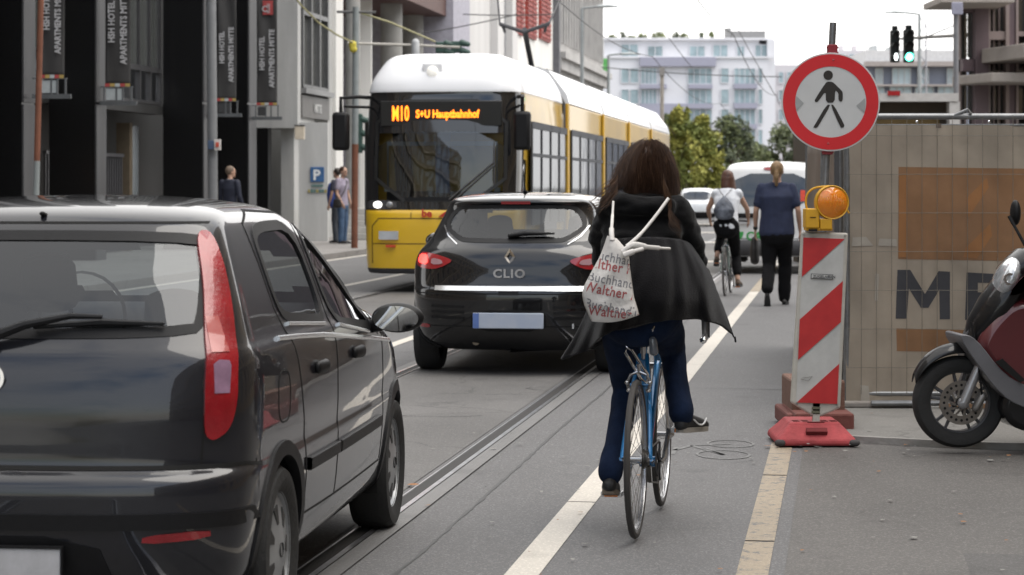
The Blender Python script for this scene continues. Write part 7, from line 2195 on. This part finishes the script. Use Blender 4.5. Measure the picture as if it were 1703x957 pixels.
mb.prism(poly(T_, 1), (0, .001, 0))
mb.prism(poly([(296, 374), (315, 374), (262, 464), (252, 474), (238, 472), (243, 464)], 1), (0, .001, 0)); mb.prism(poly([(313, 374), (327, 374), (373, 460), (371, 470), (361, 474), (354, 467)], 1), (0, .001, 0))
mb.build('walking_figure', sblk, r, smooth=0)
mb = MB(); mb.prism([V(zs(*p)) for p in ((166, 336), (198, 367), (166, 402), (161, 370))], (0, .0006, 0)); mb.build('grey_arrow', sgry, r, smooth=0); mb = MB(); mb.prism([V(zs(*p)) for p in ((461, 346), (424, 378), (459, 408), (464, 378))], (0, .0006, 0)); mb.build('grey_arrow', sgry, r, smooth=0)
mb = MB()
for x, y in ((325, 182), (303, 541)): mb.lathe([(.004, -.006), (.006, -.004)], V(zs(x, y)), 'y', 12)
mb.build('bolt', galv, r)

# ---- mesh site fence with printed tarpaulin
YF = 15.42
f0 = P(1406, 685, YF).x; f1 = f0+3.5; ztop = P(0, 194, YF).z
r = thing('site_fence', 'mesh construction fence panel clad with a dirty printed tarpaulin behind the scooter', 'fence', (f0, YF, .04)); iv = inv(r)
mb = MB()
mb.tube([(f0+.01, YF, .06), (f0+.01, YF, ztop)], .021, 10); mb.tube([(f0, YF, ztop), (f1, YF, ztop)], .021, 10); mb.tube([(f0, YF, .12), (f1, YF, .12)], .019, 10); mb.tube([(f1, YF, .06), (f1, YF, ztop)], .021, 10); mb.tube([(f0, YF, ztop-.06), (f1, YF, ztop-.055)], .008, 6)
mb.build('fence_frame', galv, r, inv=iv)
mb = MB(); x = f0+.1
while x < f1: mb.tube([(x, YF-.050, .12), (x, YF-.050, ztop)], .0019, 4); x += .102
z = .3
while z < ztop: mb.tube([(f0, YF-.054, z), (f1, YF-.054, z)], .0017, 4); z += .26
mb.build('wire_mesh', M('mesh_wire', (.18, .165, .14), .8), r, inv=iv)
# tarpaulin with soft folds
def tarpmat(name, col, amount=.25):
    m = M(name, col, .62, 0, amount, 1.8, bump=.25, bscale=5)
    t = m.node_tree; b = t.nodes['Principled BSDF']
    # vertical water streaks, smears
    co = t.nodes.new('ShaderNodeTexCoord'); mp_ = t.nodes.new('ShaderNodeMapping'); mp_.inputs['Scale'].default_value = (4, 1, .7)
    n = t.nodes.new('ShaderNodeTexNoise'); n.inputs['Scale'].default_value = 1.6; n.inputs['Detail'].default_value = 7
    t.links.new(co.outputs['Object'], mp_.inputs['Vector']); t.links.new(mp_.outputs[0], n.inputs['Vector'])
    rr_ = t.nodes.new('ShaderNodeMapRange'); rr_.inputs['From Min'].default_value = .3; rr_.inputs['From Max'].default_value = .7; rr_.inputs['To Min'].default_value = .92; rr_.inputs['To Max'].default_value = 1.08
    t.links.new(n.outputs['Fac'], rr_.inputs['Value'])
    src = b.inputs['Base Color'].links[0].from_socket
    v = t.nodes.new('ShaderNodeVectorMath'); v.operation = 'SCALE'; t.links.new(src, v.inputs[0]); t.links.new(rr_.outputs[0], v.inputs['Scale']); t.links.new(v.outputs[0], b.inputs['Base Color'])
    return m
tarp = tarpmat('tarpaulin_taupe', (.31, .265, .21), .16); tor = tarpmat('tarpaulin_orange', (.225, .118, .055), .22); tor2 = tarpmat('tarpaulin_orange_bright', (.28, .125, .042), .2); tdk = tarpmat('tarpaulin_ink', (.042, .043, .050), .2)
def ty(x, z): return YF-.020-.014*math.sin(x*4.1+z*1.3)-.014*noise.noise(V((x*2.2, 0, z*1.4)))-.007*math.sin(x*17+z*5)*(.4+.6*math.sin(z*2)**2)-.006*noise.noise(V((x*9+z*4, 3, z*5)))
zb_ = .075
mb = MB(); W_ = f1-f0
mb.grid(lambda u, v: (f0+W_*u, ty(f0+W_*u, zb_+(ztop-.06-zb_)*v), zb_+(ztop-.06-zb_)*v), 120, 60); tp = mb.build('tarpaulin', tarp, r, smooth=60, inv=iv, recalc=False)
def print_on(name, pts, m, off, wob=0, par=tp):
    """printed area given in photo pixels on the tarpaulin"""
    out = resample([V((P(x, y, YF).x, P(x, y, YF).z)) for x, y in pts], .04)
    vs, fs = fillpoly(out, .05)
    mb = MB(); mb.add([V((q.x, ty(q.x, q.y)-off, q.y)) for q in vs], [tuple(f) for f in fs]); return mb.build(name, m, par, smooth=60, inv=iv, recalc=False)
print_on('orange_field', [(1493, 278), (1860, 283), (1860, 437), (1493, 431)], tor, .0015)
print_on('orange_band', [(1490, 546), (1860, 556), (1860, 592), (1491, 584)], tor, .0015)
print_on('orange_stripe', [(1606, 330), (1640, 296), (1643, 312), (1608, 362)], tor2, .003); print_on('orange_stripe', [(1604, 412), (1645, 372), (1648, 392), (1622, 430), (1600, 428)], tor2, .003); print_on('orange_stripe', [(1494, 293), (1507, 291), (1507, 428), (1494, 428)], tor2, .003)
Mx = [(1492, 449), (1513, 449), (1537, 489), (1560, 451), (1579, 452), (1579, 531), (1562, 531), (1561, 482), (1543, 512), (1531, 512), (1511, 480), (1508, 530), (1489, 530)]
print_on('letter', Mx, tdk, .002)
print_on('letter', [(1606, 453), (1665, 456), (1665, 471), (1624, 470), (1624, 486), (1660, 487), (1660, 500), (1623, 500), (1622, 519), (1665, 520), (1665, 534), (1604, 532)], tdk, .002)
print_on('grey_patch', [(1555, 206), (1564, 206), (1564, 213), (1555, 213)], M('patch_brown', (.14, .11, .09), .8), .003)
sm1 = tarpmat('pale_smear', (.36, .33, .285), .2)
for pts in ([(1418, 395), (1440, 394), (1452, 409), (1416, 410)], [(1462, 397), (1490, 398), (1491, 410), (1460, 409)], [(1455, 455), (1461, 456), (1459, 500), (1454, 500)], [(1430, 640), (1444, 642), (1446, 668), (1431, 668)]): print_on('pale_smear', pts, sm1, .0035)
for x in (1525, 1645, 1765):
    mb = MB(); q = P(x, 203, YF-.06); mb.ball(q, (.011, .006, .011), 8); mb.build('grommet', chrome, tp, inv=iv)
mb = MB(); q = P(1607, 190, YF-.01); mb.tube([q+V((-.08, 0, -.01)), q+V((.01, 0, .03)), q+V((.03, -.01, 0))], .012, 6); mb.build('clamp', galv, r, inv=iv)
for x in (f0+.05, f1-.1):
    mb = MB(); mb.box(x-.35, x+.4, YF-.12, YF+.12, .036, .075) ; mb.build('fence_foot', M('fence_foot_concrete', (.24, .22, .20), .9, bump=.3), r, smooth=0, bevel=.01, inv=iv)
# timber and pipe lying along the fence base
r = thing('ground_pipe', 'shiny metal strip lying at the foot of the tarpaulin fence', 'pipe', (f0+.15, YF-.15, .04))
mb = MB(); mb.tube([(0, 0, .03), (.55, .02, .03), (1.1, -.01, .025)], .02, 8); mb.build('tube', galv, r)
mb = MB(); mb.box(.45, 2.2, -.05, -.02, .0, .03); mb.build('board', M('old_timber', (.22, .13, .07), .8, bump=.3), r, smooth=0)
# second panel running back along the street
g0 = V((f0-.02, YF+.08, 0)); g1 = V((P(1343, 300, 21.5).x, 21.5, 0))
r = thing('sheeted_fence', 'brown sheeted fence panel running away behind the round sign post', 'fence', (g0.x, g0.y, 0)); iv = inv(r)
dv = (g1-g0); nv = V((-dv.y, dv.x, 0)).normalized()
mb = MB(); mb.grid(lambda u, v: g0+dv*u+V((0, 0, .08+(ztop-.12)*v))+nv*.015*math.sin(u*20+v*3), 60, 12); s_ = mb.build('sheet', tarpmat('brown_sheet', (.155, .12, .095)), r, inv=iv, recalc=False); so = s_.modifiers.new('s', 'SOLIDIFY'); so.thickness = .01
mb = MB(); mb.tube([g0+V((-.0, 0, .0)), g0+V((0, 0, ztop))], .022, 8); mb.tube([g0+V((0, 0, ztop)), g1+V((0, 0, ztop))], .021, 8); mb.tube([g1, g1+V((0, 0, ztop))], .022, 8); mb.build('fence_frame', galv, r, inv=iv)
q = P(1392, 684, YF-.1)
r = thing('fence_post', 'dark steel post between the beacon and the tarpaulin', 'post', (q.x, YF-.1, .036)); iv = inv(r)
mb = MB(); mb.box(q.x-.018, q.x+.012, YF-.12, YF-.08, .036, P(0, 240, YF).z); mb.build('upright', M('post_dark', (.09, .09, .095), .5, .5), r, smooth=0, inv=iv)
mb = MB(); mb.box(q.x-.09, q.x-.07, YF-.12, YF-.10, .2, P(0, 262, YF).z); mb.build('rod', galv, r, smooth=0, inv=iv)

# brown brick of a foot behind the beacon on its left
q = P(1316, 700, 14.4)
r = thing('spare_foot', 'dirty reddish brown foot block just behind the beacon on its left side', 'block', (q.x+.05, 14.3, .013))
mb = MB(); mb.box(-.11, .3, -.2, .5, 0, .10); mb.build('block', M('brown_rubber_foot', (.16, .055, .045), .85, bump=.3), r, smooth=0, bevel=.015)
mb = MB(); mb.box(-.07, .26, -.1, .45, .101, .30); mb.build('second_block', M('dusty_brown_foot', (.17, .095, .07), .9, bump=.4, scale=9), r, smooth=0, bevel=.015)

# ---- site cabin behind the fence
YC = 44
a, b_ = P(1448, 190, YC), P(1592, 157, YC)
r = thing('site_cabin', 'white framed site cabin with a dark open side behind the fence', 'cabin', (a.x, YC, 0)); iv = inv(r)
mb = MB(); mb.box(a.x-1.2, b_.x, YC+.3, YC+2.4, 0, b_.z-.12); mb.build('body', M('cabin_brown', (.035, .025, .016), .8), r, smooth=0, inv=iv)
mb = MB(); mb.box(a.x-1.25, b_.x+.02, YC-.02, YC+2.45, b_.z-.14, b_.z+.02); mb.box(b_.x-.15, b_.x+.05, YC, YC+2.4, 0, b_.z-.145); mb.build('frame', M('cabin_white', (.45, .44, .43), .6), r, smooth=0, inv=iv)
mb = MB(); q = P(1486, 155, YC); mb.box(q.x-.12, q.x+.12, YC-.05, YC+.0, q.z-.05, q.z+.04); mb.build('red_light', redlens2, r, inv=iv)
mb = MB(); mb.box(a.x-1.1, b_.x-.3, YC+.22, YC+.28, 2.55, 2.9); mb.build('inner_panel', M('cabin_ochre', (.10, .065, .02), .8), r, smooth=0, inv=iv)

# ---- brown office building with canopies at the right
YR = 58
xl = P(1603, 0, YR).x
mau = M('mauve_brown_stone', (.115, .082, .090), .7, 0, .15, 1.2); mau2 = M('light_brown_stone', (.22, .175, .165), .7, 0, .12, 1.2)
r = thing('office_building', 'mauve brown office building with stone piers and concrete canopies above the fence', 'building', (xl, YR, 0)); iv = inv(r)
mb = MB(); mb.prism([(xl+.9, YR+.6, 0), (xl+14, YR+.6, 0), (xl+22, YR+14, 0), ((xl+.9)*(YR+14)/(YR+.6)+.5, YR+14, 0)], (0, 0, 16)); mb.build('wall', M('office_dark', (.035, .03, .034), .5), r, smooth=0, inv=iv)
for (x0, x1, m_, d) in ((1603, 1606, mau2, .5), (1611, 1614, mau2, .5), (1623, 1644, mau, .0), (1645, 1648, mau2, .05), (1655, 1658, mau2, .25), (1664, 1667, mau2, .25), (1673, 1679, mau2, .0), (1680, 1689, mau, .05), (1690, 1694, mau2, .0), (1712, 1730, mau, 0)):
    p0, p1 = P(x0, 0, YR), P(x1, 0, YR)
    mb = MB(); mb.box(p0.x, p1.x, YR+d, YR+.9+d, 0, 16); mb.build('pier', m_, r, smooth=0, inv=iv)
cnm = M('canopy_concrete', (.30, .27, .245), .8, bump=.2, scale=2)
for (x0, y0, x1, y1, dp) in ((1618, 121, 1800, 137, 1.6), (1672, 72, 1800, 97, 2.4)):
    p0, p1 = P(x0, y1, YR-dp), P(x1, y0, YR-dp)
    mb = MB(); mb.prism([(p0.x-.15, YR+.3, p0.z), (p0.x+.45, YR-dp, p0.z), (p1.x, YR-dp, p0.z), (p1.x, YR+.3, p0.z)], (0, 0, p1.z-p0.z)); mb.build('canopy', cnm, r, smooth=0, bevel=.03, inv=iv)
# angled set-back bay at the left with windows
for (y0, y1) in ((20, 95), (130, 190), (-60, 10)):
    for k in range(3):
        p0, p1 = P(1606+6*k, y1, YR+.3), P(1610+6*k, y0, YR+.3)
        mb = MB(); mb.box(p0.x, p1.x, YR+.45, YR+.55, p0.z, p1.z); mb.build('window', winglass, r, smooth=0, inv=iv)
mb = MB(); p0, p1 = P(1603, 118, YR), P(1622, 98, YR); mb.box(p0.x, p1.x, YR+.1, YR+.7, p0.z, p1.z); mb.build('spandrel', mau, r, smooth=0, inv=iv); mb = MB(); p0, p1 = P(1603, 20, YR), P(1622, -5, YR); mb.box(p0.x, p1.x, YR+.1, YR+.7, p0.z, p1.z); mb.build('spandrel', mau, r, smooth=0, inv=iv)
for (x0, x1) in ((1649, 1655), (1658, 1664), (1667, 1673), (1695, 1712)):
    for (y0, y1) in ((-40, 52), (70, 118), (140, 190)):
        p0, p1 = P(x0, y1, YR), P(x1, y0, YR); mb = MB(); mb.box(p0.x, p1.x, YR+.40, YR+.5, p0.z, p1.z); w_ = mb.build('window', winglass, r, smooth=0, inv=iv)
        mb = MB(); mb.box(p0.x, p1.x, YR+.1, YR+.55, p0.z-.12, p0.z); mb.build('sill', mau2, w_, smooth=0, inv=iv)
mb = MB(); p0, p1 = P(1648, 66, YR), P(1676, 52, YR); mb.box(p0.x, p1.x, YR+.05, YR+.5, p0.z, p1.z); mb.build('spandrel', mau2, r, smooth=0, inv=iv)
mb = MB(); p0 = P(1566, 4, YR-2); p1 = P(1620, -6, YR-2); mb.box(p0.x, p1.x+1, YR-2, YR+.5, p0.z, p1.z); mb.build('roof_overhang', cnm, r, smooth=0, inv=iv)

# ---- traffic signals on a mast arm, right
YT = 64
sgm = M('signal_green_black', (.012, .016, .015), .5)
def signal(name, label, px, py0, py1, w, lit=None, lens_w=1.0, back=False, group=None):
    a, b_ = P(px-w/2, py1, YT), P(px+w/2, py0, YT)
    c = (a+b_)/2; r = thing(name, label, 'traffic light', tuple(c), 0, group); H = b_.z-a.z; W = b_.x-a.x
    mb = MB(); mb.box(-W/2, W/2, 0, .22, -H/2, H/2); mb.build('housing', sgm, r, smooth=0, bevel=.04)
    for k in range(3):
        z = H/2-H*(k+.5)/3; mb = MB(); mb.lathe([(W*.40, -.20), (W*.42, -.2), (W*.42, 0), (W*.40, 0)], (0, 0, z), 'y', 20, a0=0, a1=PI); mb.build('visor', sgm, r)
        if k == 2 and lit: m_ = lit
        else: m_ = M('lens_off', (.02, .02, .02), .3)
        mb = MB(); mb.disc((0, -.012, z), W*.38, (0, -1, 0), 24, .01)
        if lens_w < 1: mb.v = [V((p.x*lens_w+.02, p.y, p.z)) for p in mb.v]
        mb.build('lens', m_, r)
    mb = MB(); mb.box(-W*.3, W*.3, .02, .18, H/2, H/2+.12); mb.build('cap', sgm, r, smooth=0, bevel=.02)
    return r
grl = M('green_light', (.1, 1, .6), .4, emis=(.10, 1.0, .62), estr=5); whl = M('white_signal', (1, 1, 1), .4, emis=(.9, 1, .98), estr=4)
signal('traffic_light', 'left one of the two hanging traffic lights, with a narrow white bar lit', 1489, 50, 104, 15, whl, .45, group='traffic lights on the right mast arm')
signal('traffic_light', 'right one of the two hanging traffic lights, its round green lamp lit', 1512, 49, 104, 17, grl, 1.0, group='traffic lights on the right mast arm')
a = P(1690, 200, YT)
r = thing('signal_mast', 'signal mast with long pale arm wrapped in yellow tape in front of the office building', 'mast', (P(1673, 0, YT).x, YT, 0)); iv = inv(r)
polem = M('mast_paint', (.24, .24, .24), .6)
mb = MB(); x = P(1673, 0, YT).x; mb.tube([(x, YT, 0), (x, YT, P(0, 60, YT).z)], .10, 12); mb.build('pole', polem, r, inv=iv)
mb = MB(); mb.tube([P(1480, 66, YT+.1), P(1545, 62, YT+.1), P(1690, 54, YT+.1)], [.03, .045, .075], 8); mb.build('arm', M('arm_cream', (.42, .40, .36), .6), r, inv=iv)
mb = MB()
for k in range(16): 
    q = P(1667+random.uniform(-9, 9), 70+random.uniform(-16, 8), YT-.1); mb.ball(q, (.10, .1, .09), 6)
blob('tape_bundle', mb, .05, M('yellow_tape', (.50, .42, .05), .6), r, 2, iv=iv, fold=.05, fscale=5)
mb = MB(); p0, p1 = P(1670, 195, YT), P(1678, 145, YT); mb.box(p0.x, p1.x, YT-.15, YT-.05, p0.z, p1.z); mb.build('rust_cover', M('rust_paint', (.14, .05, .03), .8), r, smooth=0, inv=iv)
# pole with square panel
r = thing('panel_pole', 'tall grey pole with a square lavender panel on top, right of the traffic lights', 'pole', (P(1590, 0, 55).x, 55, 0)); iv = inv(r)
mb = MB(); x = P(1590, 0, 55).x; mb.tube([(x, 55, 0), (x, 55, P(0, 22, 55).z)], [.075, .06], 12); mb.build('pole', M('pole_mid_grey', (.16, .16, .17), .6), r, inv=iv)
mb = MB(); p0, p1 = P(1582, 25, 54.9), P(1601, 4, 54.9); mb.box(p0.x, p1.x, 54.85, 54.9, p0.z, p1.z); mb.build('panel', M('panel_lav', (.25, .25, .32), .6), r, smooth=0, bevel=.02, inv=iv)
# street lamps
def lamp(label, px, Y, ptop, dx, ptip, thick=.09):
    r = thing('street_lamp', label, 'street lamp', (P(px, 0, Y).x, Y, 0)); iv = inv(r)
    lm = M('lamp_pole_grey', (.27, .29, .29), .6); x = P(px, 0, Y).x; zt = P(0, ptop, Y).z
    mb = MB(); mb.tube([(x, Y, 0), (x, Y, zt)], [thick*1.3, thick*.7], 10); mb.build('pole', lm, r, inv=iv)
    e = P(px+dx, ptip, Y); mb = MB(); mb.tube([(x, Y, zt), e], thick*.5, 8); mb.build('arm', lm, r, inv=iv)
    mb = MB(); s_ = 1 if dx > 0 else -1; mb.loft([(e, .12, .06), (e+V((s_*Y*.004, 0, .02)), .13, .07), (e+V((s_*Y*.008, 0, 0)), .06, .04)], (0, 1, 0)); mb.build('lamp_head', M('lamp_head_pale', (.45, .48, .48), .5), r, inv=iv)
lamp('grey street lamp reaching left above the green traffic light', 1529, 100, 24, -26, 21)
lamp('slim street lamp in front of the grey stone building, arm pointing right', 968, 84, 14, 28, 11, .08)
lamp('far street lamp before the white apartments, arm reaching right', 1012, 120, 92, 22, 90, .10)
r = thing('mast', 'slim pale mast just beyond the tram rear', 'mast', (P(1101, 0, 72).x, 72, 0)); iv = inv(r)
mb = MB(); x = P(1101, 0, 72).x; mb.tube([(x, 72, 0), (x, 72, P(0, 126, 72).z)], [.07, .06], 10); mb.build('pole', M('mast_cream', (.42, .38, .33), .6), r, inv=iv)
mb = MB(); p0, p1 = P(1097, 126, 72), P(1105, 112, 72); mb.box(p0.x, p1.x, 71.9, 72.1, p0.z, p1.z); mb.build('top_box', M('mast_box', (.36, .34, .32), .6), r, smooth=0, inv=iv)
r = thing('mast', 'thin lattice mast beside the street lamp above the blue grey building', 'mast', (P(1534, 0, 120).x, 120, 0)); iv = inv(r)
mb = MB(); x = P(1534, 0, 120).x; zt = P(0, 40, 120).z
for dx in (-.2, .2): mb.tube([(x+dx, 120, 0), (x+dx, 120, zt)], .04, 4)
k = 0; z = 4
while z < zt: mb.tube([(x-.2*(1 if k % 2 else -1), 120, z), (x+.2*(1 if k % 2 else -1), 120, z+.5)], .03, 4); z += .5; k += 1
mb.build('lattice', M('mast_pale_grey', (.34, .34, .36), .6), r, inv=iv)

# ---- left-hand poles
def pole(label, px0, px1, Y, segs, rad, cat='pole', name='pole'):
    b0 = P(px1, 0, Y); r = thing(name, label, cat, (b0.x, Y, 0)); iv = inv(r)
    for i, (y0, y1, m_, nm) in enumerate(segs):
        def xx(y): return px0+(px1-px0)*y/330
        mb = MB(); mb.tube([P(xx(y0), y0, Y), P(xx(y1), y1, Y)], rad*(1+.0*i), 14); mb.build(nm, m_, r, inv=iv)
    return r, iv
rust = M('rusty_orange_paint', (.15, .055, .030), .8, 0, .2, 4, bump=.2)
pole('rusty brown pole with grey base at the far left', 68, 60, 33, [(-180, 268, rust, 'painted_shaft'), (268, 490, M('pale_grey_paint', (.20, .22, .22), .7), 'base_shaft')], .045)
rp2, iv2 = pole('grey lamp pole with two small stickers before the black columns', 351, 354, 43, [(-300, 430, M('lamp_post_grey', (.15, .155, .16), .6), 'shaft')], .095)
mb = MB(); p0, p1 = P(346, 249, 42.85), P(356, 234, 42.85); mb.box(p0.x, p1.x, 42.8, 42.86, p0.z, p1.z); mb.build('blue_sticker', M('sticker_blue', (.04, .07, .13), .5), rp2, smooth=0, bevel=.01, inv=iv2)
mb = MB(); p0, p1 = P(357, 250, 42.85), P(367, 232, 42.85); mb.box(p0.x, p1.x, 42.8, 42.9, p0.z, p1.z, 0); p0, p1 = P(359, 245, 42.8), P(364, 237, 42.8); mb.box(p0.x, p1.x, 42.78, 42.8, p0.z, p1.z, 1); mb.build('red_white_plate', [M('sticker_white', (.5, .48, .46), .5), M('sticker_red', (.45, .06, .03), .5)], rp2, smooth=0, inv=iv2)
Y3 = 52
rp3, iv3 = pole('signal pole with a cream mast arm and yellow tape behind the tram mirror', 592, 590, Y3, [(12, 240, M('pale_grey_paint', (.20, .22, .22), .7), 'upper_shaft'), (240, 420, rust, 'lower_shaft')], .075, 'mast', 'signal_mast')
cream2 = M('arm_cream', (.42, .40, .36), .6)
mb = MB(); mb.tube([P(578, 72, Y3), P(700, 76, Y3), P(765, 79, Y3)], .03, 8); mb.build('arm', cream2, rp3, inv=iv3)
mb = MB()
for k in range(12): mb.ball(P(587+random.uniform(-4, 4), 73+random.uniform(-3, 12), Y3-.1), (.06, .06, .07), 6)
blob('tape_bundle', mb, .03, M('yellow_tape', (.50, .42, .05), .6), rp3, 2, iv=iv3)
mb = MB(); mb.tube([P(560, 20, Y3), P(625, 21, Y3)], .03, 6); mb.build('cross_bar', M('bar_dark', (.08, .08, .08), .6), rp3, inv=iv3)
mb = MB(); p0, p1 = P(684, 92, Y3-.1), P(698, 68, Y3-.1); mb.loft([((p0+p1)/2+V((0, 0, -.12)), .09, .09), ((p0+p1)/2+V((0, 0, .12)), .09, .09)], (1, 0, 0)); mb.build('sensor', M('sensor_pale', (.42, .43, .44), .6), rp3, inv=iv3)
grb = M('signal_housing_green', (.025, .06, .048), .5)
for (x, y, lab) in ((594, 222, 'dark green pedestrian signal seen from behind beside the tram mirror'), (733, 79, 'left small green signal seen edge-on above the tram roof'), (759, 78, 'right small green signal seen edge-on above the tram roof')):
    big = y > 100
    q = P(x, y, Y3); r = thing('traffic_signal', lab, 'traffic light', tuple(q))
    hh = .45 if big else .13
    mb = MB(); mb.box(-.12, .12, 0, .2, -hh, hh); mb.build('housing', grb, r, smooth=0, bevel=.03)
    mb = MB(); n_ = 3 if big else 2
    for k in range(n_):
        mb = MB(); mb.loft([((.12, .05, -hh*.7+1.4*hh*k/(n_-1)), .07, .08), ((.26, .05, -hh*.7+1.4*hh*k/(n_-1)-.03), .06, .06)], (0, 1, 0))
        mb.build('visor', grb, r)
# pair of small green lights seen against the tram side
for i, (x, w, lab) in enumerate(((1028, .06, 'narrow green signal light, left of the pair beside the cyclist hair'), (1045, .09, 'round green signal light, right of the pair beside the cyclist hair'))):
    Yg = 30.0; q = P(x, 257, Yg); 
# ---- overhead wires
def wire(name, label, runs, rad=.012, m=None, cat='cable'):
    r = thing(name, label, cat, tuple(V(runs[0][0])), 0); iv = inv(r)
    for run in runs:
        pts = [V(p) for p in run]
        if len(pts) == 2:
            a, b_ = pts; pts = [a.lerp(b_, k/14)+V((0, 0, -(b_-a).length*.012*4*(k/14)*(1-k/14))) for k in range(15)]
        mb = MB(); mb.tube(pts, rad, 5); mb.build('wire', m or M('wire_dark', (.06, .06, .06), .6), r, inv=iv)
    return r
zc_ = 5.45
wire('contact_wire', 'thin overhead contact wire above the tram', [[ST(-5.73, 18, 5.55), ST(-5.73, 42, 5.5)], [ST(-5.73, 42, 5.5), ST(-5.73, 70, 5.5)], [ST(-5.73, 70, 5.5), ST(-5.73, 110, 5.5)], [ST(-5.73, 110, 5.5), ST(-5.73, 170, 5.5)]])
wire('contact_wire', 'thin overhead contact wire above the near tracks', [[ST(-2.8, 30, 5.6), ST(-2.8, 60, 5.5)], [ST(-2.8, 60, 5.5), ST(-2.8, 100, 5.5)], [ST(-2.8, 100, 5.5), ST(-2.8, 170, 5.5)]])
wire('span_wire', 'dark span wires crossing the sky before the white apartment block', [[P(1000, 112, 80), P(1300, 128, 80)], [P(1040, 38, 80), P(1090, 28, 80)], [P(1215, 42, 80), P(1293, 30, 80)], [P(1110, 60, 95), P(1150, 112, 95)], [P(1225, 45, 95), P(1290, 160, 95)], [P(700, 56, 70), P(860, 24, 70)], [P(770, 24, 70), P(925, 24, 70)], [P(1530, 66, 60), P(1700, -10, 60)]], .018)
wire('yellow_cable', 'pale yellow cable sloping down to the signal arm left of the tram', [[P(478, -22, 50), P(500, 8, 50.4), P(530, 38, 51), P(560, 58, 51.5), P(589, 72, 51.9)], [P(600, 22, 52), P(650, 38, 52), P(724, 70, 52)]], .022, M('cable_yellow', (.30, .28, .15), .6))

# ---- houses beside and behind the camera, mirrored in the car paint
ochre = M('ochre_render', (.34, .25, .15), .85, 0, .12, .8); greyh = M('umber_render', (.16, .13, .11), .85, 0, .12, .8); crm = M('cream_trim', (.45, .40, .32), .8)
def backhouse(name, label, o, dirn, t0, t1, h, m, depth=10):
    r = broot(name, label, 'building', o, t0)
    a, b_ = (o, o+depth) if dirn > 0 else (o-depth, o)
    sbuild('wall', r, m, (a, b_, t0+.01, t1-.01, 0, h))
    n_ = int((t1-t0)/2.6); fl = int(h/3.4)
    for j in range(fl):
        for i in range(n_):
            tc_ = t0+(t1-t0)*(i+.5)/n_; z0 = .9+3.4*j
            e = -dirn*.02
            f = BB(); f.sb(min(o+e*2, o), max(o+e*2, o), tc_-.75, tc_+.75, z0-.15, z0+2.15); f = f.build('window', crm, r, smooth=0, inv=inv(r))
            g = BB(); g.sb(min(o+e*4, o+e*2), max(o+e*4, o+e*2), tc_-.55, tc_+.55, z0, z0+2.0); g.build('pane', M('mirror_pane', (.03, .035, .04), .1), f, smooth=0, inv=inv(r))
        if j: sbuild('cornice', r, crm, (min(o, o-dirn*.3), max(o, o-dirn*.3), t0+.02, t1-.02, 3.4*j-.1, 3.4*j+.15))
    return r
backhouse('corner_house', 'ochre corner house right of the street, mirrored in the side of the near car', 9.3, 1, 4, 34, 17, ochre)
backhouse('town_house', 'umber town house behind the viewpoint on the right', 9.3, 1, -30, 3.9, 16, greyh)
backhouse('town_house', 'umber town house behind the viewpoint on the left', -14.5, -1, -30, 18, 17, greyh)
